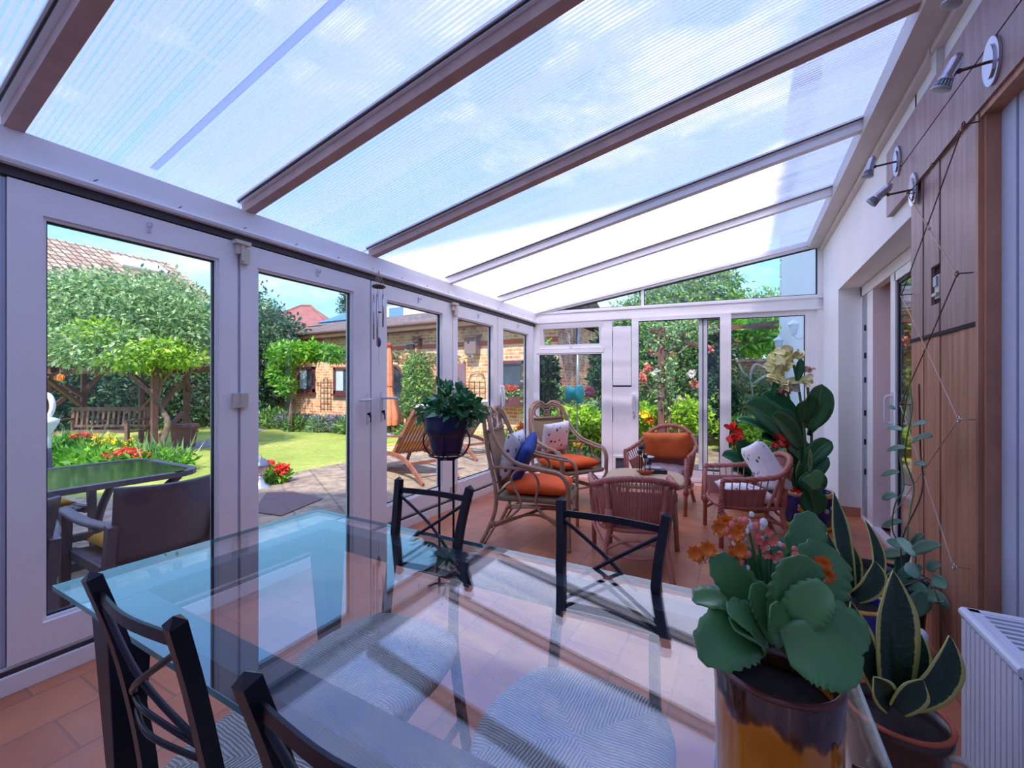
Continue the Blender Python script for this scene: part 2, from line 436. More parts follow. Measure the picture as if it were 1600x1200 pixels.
def mat_snake():
    q = NT('dark_green_sword_leaf'); v = q.uv()
    s = q.n('ShaderNodeSeparateXYZ', {0: v})
    n = q.noise(q.n('ShaderNodeMapping', {'Vector': v, 'Scale': (3, 14, 1)}).outputs[0], 3, 4, 0.6, 0.5)
    e_ = q.math('ABSOLUTE', q.math('SUBTRACT', s.outputs[0], 0.5))
    e_ = q.math('ADD', e_, q.math('MULTIPLY', q.math('SUBTRACT', n, 0.5), 0.10))
    g = q.ramp(n, [(0.35, lin((18, 44, 32))), (0.7, lin((46, 84, 58)))])
    col = q.mix(q.ramp(e_, [(0.385, (0, 0, 0)), (0.40, (1, 1, 1))]), g, lin((206, 202, 112)))
    q.bsdf(col, 0.3)
    return q.done()
M_snake = mat_snake()
def mat_bigleaf():
    q = NT('broad_dark_green_leaf'); v = q.uv()
    s = q.n('ShaderNodeSeparateXYZ', {0: v})
    rib = q.math('ABSOLUTE', q.math('SUBTRACT', s.outputs[0], 0.5))
    ve = q.n('ShaderNodeTexWave', {'Vector': q.n('ShaderNodeMapping', {'Vector': v, 'Scale': (1, 1, 1), 'Rotation': (0, 0, 0.5)}).outputs[0], 'Scale': 9.0, 'Distortion': 0.5})
    g = q.ramp(ve.outputs['Fac'], [(0.0, lin((30, 98, 62))), (1.0, lin((54, 134, 84)))])
    col = q.mix(q.ramp(rib, [(0.012, (1, 1, 1)), (0.03, (0, 0, 0))]), g, lin((112, 160, 110)))
    p = q.n('ShaderNodeBsdfPrincipled', {'Base Color': col, 'Roughness': 0.28})
    t = q.n('ShaderNodeBsdfTranslucent', {'Color': col})
    m = q.n('ShaderNodeMixShader', {0: 0.2, 1: p.outputs[0], 2: t.outputs[0]})
    return q.done(m.outputs[0])
M_bigleaf = mat_bigleaf()
def mat_kal():
    q = NT('fleshy_scalloped_leaf'); v = q.obj()
    g = q.n('ShaderNodeNewGeometry')
    n = q.noise(v, 20, 3)
    col = q.ramp(g.outputs['Random Per Island'], [(0.0, lin((52, 108, 60))), (0.55, lin((86, 142, 76))), (1.0, lin((152, 182, 152)))])
    col = q.mix(q.math('MULTIPLY', n, 0.4), col, lin((58, 110, 74)))
    q.bsdf(col, 0.27)
    return q.done()
M_kal = mat_kal()
def mat_majolica():
    q = NT('cobalt_glazed_ceramic'); v = q.obj()
    q.bsdf(q.ramp(q.noise(v, 8), [(0.3, lin((18, 24, 92))), (0.7, lin((34, 44, 140)))]), 0.15)
    return q.done()
M_cobalt = mat_majolica()
M_gold = simple('ochre_glaze', (226, 172, 76), 0.3)
# ------------------------------------------------------------------ mesh helpers
def tag(o, label=None, cat=None, group=None, kind=None):
    if label: o['label'] = label
    if cat: o['category'] = cat
    if group: o['group'] = group
    if kind: o['kind'] = kind
    return o
def empty(name, loc=(0, 0, 0), rz=0.0, label=None, cat=None, group=None, kind=None):
    o = bpy.data.objects.new(name, None); C.objects.link(o)
    o.empty_display_size = 0.1
    o.location = loc; o.rotation_euler = (0, 0, rz)
    return tag(o, label, cat, group, kind)
def children(o): return [c for c in bpy.data.objects if c.parent is o]
def copy_tree(o, parent=None):
    c = o.copy(); C.objects.link(c)
    c.parent = parent
    for ch in list(KIDS.get(o.name, [])):
        k = copy_tree(ch, c)
        KIDS.setdefault(c.name, []).append(k)
    return c
KIDS = {}
def link(name, me, parent=None, smooth=False, mats=()):
    o = bpy.data.objects.new(name, me); C.objects.link(o)
    for m in mats: me.materials.append(m)
    if smooth:
        me.polygons.foreach_set('use_smooth', [True] * len(me.polygons))
    if parent is not None:
        o.parent = parent
        KIDS.setdefault(parent.name, []).append(o)
    return o
class MB:
    def __init__(s): s.v = []; s.f = []; s.mi = []; s.uv = {}; s.cur = 0
    def add(s, verts, faces, uvs=None):
        n = len(s.v)
        s.v += [tuple(p) for p in verts]
        for i, fc in enumerate(faces):
            if uvs is not None: s.uv[len(s.f)] = uvs[i]
            s.f.append([n + k for k in fc]); s.mi.append(s.cur)
        return s
    def box(s, c, size, rz=0.0, M=None):
        x, y, z = [q / 2.0 for q in size]
        pts = [Vector((i * x, j * y, k * z)) for k in (-1, 1) for j in (-1, 1) for i in (-1, 1)]
        R = M if M is not None else Matrix.Rotation(rz, 3, 'Z')
        pts = [R @ p + Vector(c) for p in pts]
        return s.add(pts, [(0, 2, 3, 1), (4, 5, 7, 6), (0, 1, 5, 4), (2, 6, 7, 3), (0, 4, 6, 2), (1, 3, 7, 5)])
    def b2(s, a, b):     # box from corner to corner
        return s.box([(p + q) / 2 for p, q in zip(a, b)], [abs(q - p) for p, q in zip(a, b)])
    def bar(s, p0, p1, w_=0.03, h_=None, up=(0, 0, 1), w1=None, h1=None):
        h_ = h_ or w_; w1 = w1 or w_; h1 = h1 or h_
        p0 = Vector(p0); p1 = Vector(p1); d = (p1 - p0).normalized()
        u = Vector(up)
        if abs(d.dot(u)) > 0.98: u = Vector((0, 1, 0))
        a = d.cross(u).normalized(); b = a.cross(d).normalized()
        pts = []
        for p, ww, hh in ((p0, w_, h_), (p1, w1, h1)):
            for i, j in ((-1, -1), (1, -1), (1, 1), (-1, 1)):
                pts.append(p + a * i * ww / 2 + b * j * hh / 2)
        return s.add(pts, [(3, 2, 1, 0), (4, 5, 6, 7), (0, 1, 5, 4), (1, 2, 6, 5), (2, 3, 7, 6), (3, 0, 4, 7)])
    def tube(s, pts, r, n=8, closed=False, cap=True):
        pts = [Vector(p) for p in pts]; m = len(pts)
        rr = r if isinstance(r, (list, tuple)) else [r] * m
        prev = None; vs = []; fs = []
        for i in range(m):
            if closed: d = pts[(i + 1) % m] - pts[i - 1]
            elif i == 0: d = pts[1] - pts[0]
            elif i == m - 1: d = pts[-1] - pts[-2]
            else: d = pts[i + 1] - pts[i - 1]
            d = d.normalized() if d.length > 1e-9 else Vector((0, 0, 1))
            if prev is None:
                a = d.orthogonal().normalized()
            else:
                a = prev - d * prev.dot(d)
                a = a.normalized() if a.length > 1e-6 else d.orthogonal().normalized()
            prev = a; b = d.cross(a)
            for k in range(n):
                t = 2 * PI * k / n
                vs.append(pts[i] + (a * math.cos(t) + b * math.sin(t)) * rr[i])
        lim = m if closed else m - 1
        for i in range(lim):
            for k in range(n):
                j = (i + 1) % m
                fs.append((i * n + k, i * n + (k + 1) % n, j * n + (k + 1) % n, j * n + k))
        if cap and not closed:
            fs.append(tuple(range(n - 1, -1, -1))); fs.append(tuple((m - 1) * n + k for k in range(n)))
        return s.add(vs, fs)
    def lathe(s, prof, c=(0, 0, 0), n=32, cap0=True, cap1=True):
        vs = []; fs = []
        for (r, z) in prof:
            for k in range(n):
                t = 2 * PI * k / n
                vs.append((c[0] + r * math.cos(t), c[1] + r * math.sin(t), c[2] + z))
        for i in range(len(prof) - 1):
            for k in range(n):
                fs.append((i * n + k, i * n + (k + 1) % n, (i + 1) * n + (k + 1) % n, (i + 1) * n + k))
        if cap0: fs.append(tuple(range(n - 1, -1, -1)))
        if cap1: fs.append(tuple((len(prof) - 1) * n + k for k in range(n)))
        return s.add(vs, fs)
    def sphere(s, c, r, n=8, sc=(1, 1, 1)):
        vs = []; fs = []
        m = max(4, n // 2 + 1)
        for i in range(m + 1):
            ph = PI * i / m
            for k in range(n):
                t = 2 * PI * k / n
                vs.append((c[0] + r * sc[0] * math.sin(ph) * math.cos(t), c[1] + r * sc[1] * math.sin(ph) * math.sin(t), c[2] + r * sc[2] * math.cos(ph)))
        for i in range(m):
            for k in range(n):
                fs.append((i * n + k, (i + 1) * n + k, (i + 1) * n + (k + 1) % n, i * n + (k + 1) % n))
        return s.add(vs, fs)
    def grid(s, fn, nu, nv, uvs=(1, 1), thick=0.0):
        P = [[Vector(fn(i / nu, j / nv)) for i in range(nu + 1)] for j in range(nv + 1)]
        vs = [p for r in P for p in r]
        fs = []; us = []
        W_ = nu + 1
        for j in range(nv):
            for i in range(nu):
                fs.append((j * W_ + i, j * W_ + i + 1, (j + 1) * W_ + i + 1, (j + 1) * W_ + i))
                us.append([(i / nu * uvs[0], j / nv * uvs[1]), ((i + 1) / nu * uvs[0], j / nv * uvs[1]), ((i + 1) / nu * uvs[0], (j + 1) / nv * uvs[1]), (i / nu * uvs[0], (j + 1) / nv * uvs[1])])
        if thick:
            nb = len(vs)
            nr = []
            for j in range(nv + 1):
                for i in range(nu + 1):
                    du = P[j][min(i + 1, nu)] - P[j][max(i - 1, 0)]
                    dv = P[min(j + 1, nv)][i] - P[max(j - 1, 0)][i]
                    q = du.cross(dv); q = q.normalized() if q.length > 1e-9 else Vector((0, 0, 1))
                    nr.append(P[j][i] - q * thick)
            vs += nr
            m0 = len(fs)
            for k in range(m0):
                fs.append(tuple(nb + q for q in reversed(fs[k]))); us.append(list(reversed(us[k])))
            def edge(a, b, uva):
                fs.append((b, a, nb + a, nb + b)); us.append([uva] * 4)
            for i in range(nu):
                edge(i, i + 1, us[i][0]); edge(nv * W_ + i + 1, nv * W_ + i, us[(nv - 1) * nu + i][2])
            for j in range(nv):
                edge((j + 1) * W_, j * W_, us[j * nu][0]); edge(j * W_ + nu, (j + 1) * W_ + nu, us[j * nu + nu - 1][1])
        return s.add(vs, fs, us)
    def poly(s, pts, h):   # prism: polygon pts (list of 3d, planar) extruded by vector h
        n = len(pts); h = Vector(h)
        vs = [Vector(p) for p in pts] + [Vector(p) + h for p in pts]
        fs = [tuple(range(n - 1, -1, -1)), tuple(range(n, 2 * n))]
        for i in range(n):
            j = (i + 1) % n
            fs.append((i, j, n + j, n + i))
        return s.add(vs, fs)
    def build(s, name, mat, parent=None, smooth=False, label=None, bevel=0.0, **k):
        me = bpy.data.meshes.new(name)
        me.from_pydata(s.v, [], s.f)
        mats = mat if isinstance(mat, (list, tuple)) else [mat]
        if len(mats) > 1: me.polygons.foreach_set('material_index', s.mi)
        if s.uv:
            ul = me.uv_layers.new(name='UVMap').data
            for fi, us in s.uv.items():
                p = me.polygons[fi]
                for q, li in enumerate(p.loop_indices): ul[li].uv = us[q]
        me.update()
        bm = bmesh.new(); bm.from_mesh(me)
        bmesh.ops.recalc_face_normals(bm, faces=bm.faces)
        if bevel:
            bmesh.ops.bevel(bm, geom=list(bm.edges), offset=bevel, segments=2, affect='EDGES', profile=0.6)
        bm.to_mesh(me); bm.free()
        o = link(name, me, parent, smooth, mats)
        if label: o['label'] = label
        if k: tag(o, **k)
        return o
def cr(pts, n=8, closed=False):    # smooth curve through points
    pts = [Vector(p) for p in pts]; out = []; m = len(pts)
    lim = m if closed else m - 1
    for i in range(lim):
        if closed: p = [pts[(i - 1) % m], pts[i], pts[(i + 1) % m], pts[(i + 2) % m]]
        else: p = [pts[max(i - 1, 0)], pts[i], pts[i + 1], pts[min(i + 2, m - 1)]]
        for k in range(n):
            t = k / n
            out.append(0.5 * ((2 * p[1]) + (-p[0] + p[2]) * t + (2 * p[0] - 5 * p[1] + 4 * p[2] - p[3]) * t * t + (-p[0] + 3 * p[1] - 3 * p[2] + p[3]) * t ** 3))
    if not closed: out.append(pts[-1])
    return out
def rope(mb, path, R, r, turns, strands=3, n=6, closed=False):
    path = [Vector(p) for p in path]; m = len(path)
    fr = []; prev = None
    for i in range(m):
        d = (path[min(i + 1, m - 1)] - path[max(i - 1, 0)]).normalized()
        a = d.orthogonal().normalized() if prev is None else (prev - d * prev.dot(d)).normalized()
        prev = a; fr.append((a, d.cross(a)))
    for s_ in range(strands):
        pts = []
        for i in range(m):
            t = 2 * PI * (turns * i / (m - 1) + s_ / strands)
            pts.append(path[i] + (fr[i][0] * math.cos(t) + fr[i][1] * math.sin(t)) * R)
        mb.tube(pts, r, n)

def leaves(name, blobs, n, size, mat, parent=None, seed=1, aspect=0.45, droop=0.3, shell=0.35, up=0.35, **k):
    """one mesh of folded leaves scattered through ellipsoid blobs [(centre, radii, weight)]"""
    rg = np.random.default_rng(seed)
    wts = np.array([b[2] if len(b) > 2 else b[1][0] * b[1][1] + b[1][1] * b[1][2] for b in blobs], float); wts /= wts.sum()
    idx = rg.choice(len(blobs), n, p=wts)
    cen = np.array([list(b[0]) for b in blobs])[idx]; rad = np.array([list(b[1]) for b in blobs])[idx]
    d = rg.normal(size=(n, 3)); d /= np.linalg.norm(d, axis=1)[:, None] + 1e-9
    rr = (shell + (1 - shell) * rg.random((n, 1))) ** 0.6 * (1 + 0.12 * rg.normal(size=(n, 1)))
    base = cen + d * rad * rr
    dirv = d * 0.8 + rg.normal(size=(n, 3)) * 0.75; dirv[:, 2] -= droop
    dirv /= np.linalg.norm(dirv, axis=1)[:, None] + 1e-9
    nrm = d * 0.5 + rg.normal(size=(n, 3)) * 0.6; nrm[:, 2] += up
    side = np.cross(dirv, nrm); side /= np.linalg.norm(side, axis=1)[:, None] + 1e-9
    nn = np.cross(side, dirv)
    L = size * (0.6 + 0.8 * rg.random((n, 1)))
    W_ = L * aspect
    v0 = base; v1 = base + dirv * L * 0.45 + side * W_ * 0.5 + nn * W_ * 0.12
    v2 = base + dirv * L; v3 = base + dirv * L * 0.45 - side * W_ * 0.5 + nn * W_ * 0.12
    V = np.stack([v0, v1, v2, v3], axis=1).reshape(-1, 3)
    F = (np.arange(n)[:, None] * 4 + np.array([[0, 1, 2, 0, 2, 3]])).reshape(-1)
    me = bpy.data.meshes.new(name)
    me.vertices.add(len(V)); me.vertices.foreach_set('co', V.astype(np.float32).ravel())
    me.loops.add(len(F)); me.loops.foreach_set('vertex_index', F.astype(np.int32))
    nf = len(F) // 3
    me.polygons.add(nf); me.polygons.foreach_set('loop_start', (np.arange(nf) * 3).astype(np.int32))
    me.polygons.foreach_set('loop_total', np.full(nf, 3, np.int32))
    me.update(); me.validate()
    o = link(name, me, parent, False, [mat])
    if k: tag(o, **k)
    return o
def blade_leaf(mb, base, tip, width, bend=(0, 0, 0), nrm=(0, -1, 0), nu=4, nv=10, prof=None, fold=0.25, thick=0.0, twist=0.0, waves=0, wamp=0.0):
    """broad single leaf from base to tip; prof(t) gives relative width"""
    base = Vector(base); tip = Vector(tip); bend = Vector(bend); N = Vector(nrm).normalized()
    d = tip - base
    prof = prof or (lambda t: math.sin(PI * min(1, max(0.0, t * 0.93 + 0.07))) ** 0.7)
    def fn(u, v):
        c = base + d * v + bend * (4 * v * (1 - v))
        tg = (d + bend * (4 - 8 * v)).normalized()
        s_ = tg.cross(N); s_ = s_.normalized() if s_.length > 1e-6 else Vector((1, 0, 0))
        if twist: s_ = Matrix.Rotation(twist * v, 3, tg) @ s_
        nn = s_.cross(tg)
        w_ = width * prof(v) * 0.5
        x = (u - 0.5) * 2
        return c + s_ * x * w_ + nn * (abs(x) * w_ * fold + (wamp * math.sin(waves * PI * v) * x * x if waves else 0))
    mb.grid(fn, nu, nv, (1, 1), thick)
    return mb
def cushion(name, size, mat, loc, rot, label=None, cat=None, group=None, n=12, pinch=0.5, parent=None):
    """pillow with soft edges; size = (w, h, thickness) in local x, z(y), thickness along y"""
    mb = MB(); w_, h_, t_ = size
    for sgn in (1, -1):
        def fn(u, v, sgn=sgn):
            x = (u - 0.5) * 2; y = (v - 0.5) * 2
            e_ = max(0.0, (1 - x ** 4)) ** 0.5 * max(0.0, (1 - y ** 4)) ** 0.5
            k = 1 - 0.06 * pinch * (1 - abs(x)) * 1.0
            px = x * w_ / 2 * (1 - 0.08 * pinch * (1 - y * y) * abs(x) ** 3)
            py = y * h_ / 2 * (1 - 0.08 * pinch * (1 - x * x) * abs(y) ** 3)
            wv = 0.03 * t_ * math.sin(9 * x + 4 * y)
            return (px, py, sgn * (t_ / 2 * e_) + wv * e_)
        mb.grid(fn, n, n, (1, 1))
    o = mb.build(name, mat, parent, True)
    o.location = loc; o.rotation_euler = rot
    if label: tag(o, label, cat, group)
    # weld the two skins
    bm = bmesh.new(); bm.from_mesh(o.data); bmesh.ops.remove_doubles(bm, verts=bm.verts, dist=1e-4)
    bmesh.ops.recalc_face_normals(bm, faces=bm.faces); bm.to_mesh(o.data); bm.free()
    return o
def world_dir(mb_or_pts): pass
random.seed(7)
# ================================================================== SETTING
def struct(name, mb, mat, parent=None, loc=None, rz=0.0, smooth=False, bevel=0.0):
    o = mb.build(name, mat, parent, smooth, bevel=bevel)
    if loc is not None: o.location = loc; o.rotation_euler = (0, 0, rz)
    if parent is None: o['kind'] = 'structure'
    return o
LX = -2.573; RX = 0.80; BY = -0.80
EA = Vector((-2.573, 5.36)); EB = Vector((0.817, 5.88)); EANG = math.atan2(EB.y - EA.y, EB.x - EA.x)
def zr(x): return 2.235 + 0.182 * (x + 2.573)

# floor
mb = MB(); mb.poly([(LX - 0.03, BY, -0.10), (RX + 0.02, BY, -0.10), (RX + 0.02, 5.91, -0.10), (LX - 0.03, 5.38, -0.10)], (0, 0, 0.10))
mb.b2((RX + 0.02, 2.97, -0.10), (RX + 0.24, 5.0, 0.0)); struct('floor', mb, M_floor)
# floor beyond the inner doorway
# low plinth under the folding doors
mb = MB(); mb.b2((LX - 0.08, BY, 0.0), (LX + 0.035, 5.34, 0.075)); mb.b2((LX - 0.02, BY, 0.075), (LX + 0.012, 5.34, 0.105))
struct('trim_1', mb, M_upvc, bevel=0.004)
mb = MB(); mb.b2((LX - 0.01, BY, 0.075), (LX + 0.024, 5.34, 0.092))
struct('trim_2', mb, M_track)
# eave beam over the folding doors
mb = MB()
mb.b2((LX - 0.08, BY, 2.135), (LX + 0.035, 5.36, 2.245)); mb.b2((LX - 0.08, BY, 2.10), (LX + 0.055, 5.36, 2.128))
mb.b2((LX - 0.08, BY, 2.055), (LX - 0.02, 5.36, 2.14))
mb.tube([(LX + 0.05, BY, 2.114), (LX + 0.05, 5.34, 2.114)], 0.012, 8)
struct('wall_left', mb, M_upvc)
mb = MB(); mb.b2((LX - 0.02, BY, 2.06), (LX + 0.02, 5.35, 2.101)); struct('trim_3', mb, M_track)
mb = MB()
for y in np.arange(0.1, 5.3, 0.32):
    mb.tube(cr([(LX + 0.035, y, 2.128), (LX + 0.05, y, 2.126), (LX + 0.054, y + 0.012, 2.138), (LX + 0.046, y + 0.02, 2.145)], 4), 0.0022, 5)
struct('trim_4', mb, M_track)
# back wall of the house behind the photographer; unseen gable shaped to shade terrace
mb = MB()
gz = 9.0
mb.poly([(-7.6, BY, GZ), (9.0, BY, GZ), (9.0, BY, 3.6), (1.0, BY, gz), (-7.6, BY, 3.2)], (0, -6.0, 0))
struct('wall_back_shade_gable', mb, M_whiteren)

def wframe(mb, u0, u1, z0, z1, t, d0, d1, tb=None, tt=None, tr=None):
    tb = tb or t; tt = tt or t; tr = tr or t
    mb.poly([(u0, d0, z0), (u0 + t, d0, z0 + tb), (u0 + t, d0, z1 - tt), (u0, d0, z1)], (0, d1 - d0, 0))
    mb.poly([(u1, d0, z0), (u1, d0, z1), (u1 - tr, d0, z1 - tt), (u1 - tr, d0, z0 + tb)], (0, d1 - d0, 0))
    mb.poly([(u0, d0, z0), (u1, d0, z0), (u1 - tr, d0, z0 + tb), (u0 + t, d0, z0 + tb)], (0, d1 - d0, 0))
    mb.poly([(u0, d0, z1), (u0 + t, d0, z1 - tt), (u1 - tr, d0, z1 - tt), (u1, d0, z1)], (0, d1 - d0, 0))
def lever(parent, u, z, side, key=True, d=-0.04, wide=False):
    mb = MB(); mb.box((u, d - 0.006, z - 0.07), (0.026, 0.012, 0.22)); mb.sphere((u, d - 0.006, z + 0.04), 0.014, 10, (1, 0.5, 1)); mb.sphere((u, d - 0.006, z - 0.18), 0.014, 10, (1, 0.5, 1))
    h = mb.build('handle_plate', M_handle, parent, bevel=0.003)
    mb = MB(); mb.tube(cr([(u, d - 0.01, z), (u, d - 0.045, z), (u + side * 0.02, d - 0.055, z - 0.001), (u + side * 0.12, d - 0.055, z - 0.004)], 5), [0.010] * 15 + [0.009], 10)
    mb.build('lever', M_handle, h, True)
    if key:
        mb = MB(); mb.tube([(u, d - 0.01, z - 0.11), (u, d - 0.022, z - 0.11)], 0.009, 8); mb.box((u, d - 0.032, z - 0.113), (0.004, 0.02, 0.03))
        mb.box((u + 0.006, d - 0.034, z - 0.15), (0.010, 0.003, 0.05)); mb.lathe([(0.010, 0), (0.010, 0.003)], (u + 0.003, d - 0.035, z - 0.135), 10)
        mb.build('key', M_seal, h)

# folding doors in the left wall: local x runs along the wall, local y points outside
doors = [('door_1', -0.40, 0.482, -0.30, 0.385), ('door_2', 0.50, 1.367, 0.597, 1.271), ('door_3', 1.385, 2.352, 1.482, 2.193),
         ('door_4', 2.368, 3.415, 2.529, 3.262), ('door_5', 3.43, 4.30, 3.507, 4.205), ('door_6', 4.315, 5.27, 4.44, 5.13)]
for nm, y0, y1, g0, g1 in doors:
    root = empty(nm, (LX, y0, 0), PI / 2, kind='structure')
    u1 = y1 - y0; a = g0 - y0; b = y1 - g1
    mb = MB(); wframe(mb, 0, u1, 0.107, 2.053, a, -0.018, 0.05, 0.127, 0.12, b); mb.build('door_frame', M_upvc, root, bevel=0.0)
    mb = MB(); wframe(mb, a - 0.001, u1 - b + 0.001, 0.233, 1.934, 0.014, -0.004, 0.05); mb.build('glazing_bead', M_upvc, root)
    mb = MB(); wframe(mb, a + 0.004, u1 - b - 0.004, 0.238, 1.929, 0.016, 0.012, 0.03); mb.build('glazing_seal', M_seal, root)
    mb = MB(); mb.b2((a + 0.016, 0.018, 0.25), (u1 - b - 0.016, 0.024, 1.918)); mb.build('glass', M_glass, root)
    # small hook on the top rail
    mb = MB(); mb.box((u1 / 2 + 0.02, -0.022, 2.0), (0.014, 0.008, 0.05)); mb.tube(cr([(u1 / 2 + 0.02, -0.024, 2.01), (u1 / 2 + 0.02, -0.045, 2.0), (u1 / 2 + 0.02, -0.05, 2.018)], 4), 0.005, 6)
    mb.build('hook', M_handle, root)
    # gasket line at the meeting edge
    mb = MB(); mb.b2((u1 + 0.001, -0.008, 0.11), (u1 + 0.015, 0.04, 2.05)); mb.build('edge_gasket', M_pale, root)
    if nm == 'door_3': lever(root, 2.30 - y0, 1.12, -1)
    if nm == 'door_4': lever(root, 2.445 - y0, 1.13, 1)
    if nm == 'door_6':
        mb = MB(); mb.tube(cr([(0.06, -0.02, 1.22), (0.06, -0.06, 1.21), (0.06, -0.07, 1.14), (0.06, -0.07, 1.02), (0.06, -0.05, 0.96), (0.06, -0.02, 0.95)], 5), 0.011, 10)
        mb.box((0.06, -0.024, 1.09), (0.03, 0.01, 0.30)); mb.build('handle', M_handle, root, True)
# cream folding-door hinges and floor rollers
def hinge(root, u, kind):
    mb = MB()
    if kind == 'top':
        mb.box((u, -0.045, 2.045), (0.085, 0.045, 0.022)); mb.box((u, -0.036, 2.01), (0.055, 0.03, 0.06)); mb.box((u + 0.022, -0.036, 1.975), (0.042, 0.034, 0.09)); mb.tube([(u, -0.055, 1.94), (u, -0.055, 2.03)], 0.008, 8)
    elif kind == 'mid':
        mb.box((u - 0.022, -0.030, 1.14), (0.038, 0.022, 0.085)); mb.box((u + 0.022, -0.030, 1.14), (0.038, 0.022, 0.085)); mb.tube([(u, -0.042, 1.10), (u, -0.042, 1.18)], 0.008, 8)
    else:
        mb.box((u - 0.024, -0.032, 0.175), (0.036, 0.026, 0.09)); mb.box((u + 0.022, -0.032, 0.20), (0.036, 0.026, 0.09)); mb.box((u, -0.04, 0.128), (0.085, 0.04, 0.022)); mb.tube([(u, -0.046, 0.14), (u, -0.046, 0.24)], 0.008, 8)
    mb.build('hinge', M_cream, root, bevel=0.003)
for nm, yy in (('door_2', 1.376), ('door_4', 3.422)):
    root = bpy.data.objects[nm]; y0 = root.location.y
    for k in ('top', 'mid', 'low'): hinge(root, yy - y0, k)

# ------------------------------------------------------------------ end wall (local x along the wall, local y outwards)
EL = (EA.x, EA.y, 0)
def estruct(name, mb, mat, parent=None, **k):
    if parent is None:
        return struct(name, mb, mat, None, EL, EANG, **k)
    return mb.build(name, mat, parent)
LEN = (EB - EA).length
def ze(u): return 2.235 + 0.182 * (u * math.cos(EANG))
mb = MB()
mb.b2((-0.06, -0.02, 0.0), (0.045, 0.06, 2.24))                 # corner post
mb.b2((0.0, -0.03, 2.095), (LEN, 0.06, 2.265)); mb.b2((0.0, -0.045, 2.225), (LEN, -0.02, 2.25)); mb.b2((0.0, -0.04, 2.10), (LEN, -0.02, 2.118))
mb.b2((0.965, -0.025, 0.0), (1.075, 0.06, 2.10))                # post beside the cat flap
mb.b2((3.355, -0.03, 0.0), (LEN, 0.06, 2.93))
mb.b2((0.0, -0.05, 0.0), (LEN, 0.07, 0.05)); mb.b2((1.3, -0.06, 0.05), (LEN, 0.0, 0.085))
mb.poly([(-0.05, -0.05, ze(0) - 0.035), (LEN, -0.05, ze(LEN) - 0.035), (LEN, -0.05, ze(LEN) + 0.05), (-0.05, -0.05, ze(0) + 0.05)], (0, 0.11, 0))
mb.poly([(0.0, -0.075, ze(0) - 0.005), (LEN, -0.075, ze(LEN) - 0.005), (LEN, -0.075, ze(LEN) + 0.03), (0.0, -0.075, ze(0) + 0.03)], (0, 0.03, 0))
mb.b2((1.44, -0.02, 2.26), (1.475, 0.05, ze(1.46) - 0.02))
mb.b2((0.0, -0.02, 0.05), (0.965, 0.05, 0.12)); 
estruct('wall_far', mb, M_upvc)
# raking top lights
root = empty('window_1', EL, EANG, kind='structure')
mb = MB(); mb.poly([(0.12, 0.0, 2.262), (1.442, 0.0, 2.262), (1.442, 0.0, ze(1.442) - 0.03)], (0, 0.008, 0)); mb.build('glass', M_glass, root)
mb = MB(); mb.bar((0.1, -0.005, 2.268), (1.44, -0.005, 2.268), 0.02, 0.012); mb.bar((0.15, -0.005, ze(0.15) - 0.04), (1.44, -0.005, ze(1.44) - 0.04), 0.02, 0.012); mb.build('glazing_seal', M_seal, root)
root = empty('window_2', EL, EANG, kind='structure')
mb = MB(); mb.poly([(1.475, 0.0, 2.262), (3.36, 0.0, 2.262), (3.36, 0.0, ze(3.36) - 0.03), (1.475, 0.0, ze(1.475) - 0.03)], (0, 0.008, 0)); mb.build('glass', M_glass, root)
mb = MB(); wf = [(1.48, 2.268), (3.35, 2.268), (3.35, ze(3.35) - 0.042), (1.48, ze(1.48) - 0.042)]
for i in range(4):
    p, q = wf[i], wf[(i + 1) % 4]; mb.bar((p[0], -0.005, p[1]), (q[0], -0.005, q[1]), 0.012, 0.02, up=(0, 1, 0))
mb.build('glazing_seal', M_seal, root)
# opening fanlight and fixed pane
root = empty('window_3', EL, EANG, kind='structure')
mb = MB(); wframe(mb, 0.045, 0.965, 1.70, 2.095, 0.03, -0.02, 0.05); mb.b2((0.03, -0.025, 1.68), (0.975, 0.05, 1.735)); mb.build('window_frame', M_upvc, root)
mb = MB(); wframe(mb, 0.075, 0.955, 1.745, 2.075, 0.055, -0.035, 0.02)
for i, (x_, y_, z_) in enumerate(mb.v): mb.v[i] = (x_, y_ + max(0, (2.075 - z_)) * 0.22, z_)
sash = mb.build('sash', M_upvc, root)
mb = MB(); mb.tube([(0.5, 0.02, 1.80), (0.48, 0.03, 1.93)], 0.006, 6); mb.box((0.51, 0.02, 1.765), (0.03, 0.02, 0.03)); mb.build('stay', M_handle, sash)
mb = MB(); mb.poly([(0.13, 0.055, 1.80), (0.90, 0.055, 1.80), (0.90, 0.0, 2.02), (0.13, 0.0, 2.02)], (0, 0.006, 0)); mb.build('glass', M_glass, sash)
root = empty('window_4', EL, EANG, kind='structure')
mb = MB(); wframe(mb, 0.045, 0.965, 0.12, 1.69, 0.03, -0.015, 0.05); mb.build('window_frame', M_upvc, root)
mb = MB(); wframe(mb, 0.072, 0.94, 0.148, 1.665, 0.012, 0.0, 0.02); mb.build('glazing_seal', M_seal, root)
mb = MB(); mb.b2((0.08, 0.006, 0.155), (0.935, 0.012, 1.655)); mb.build('glass', M_glass, root)
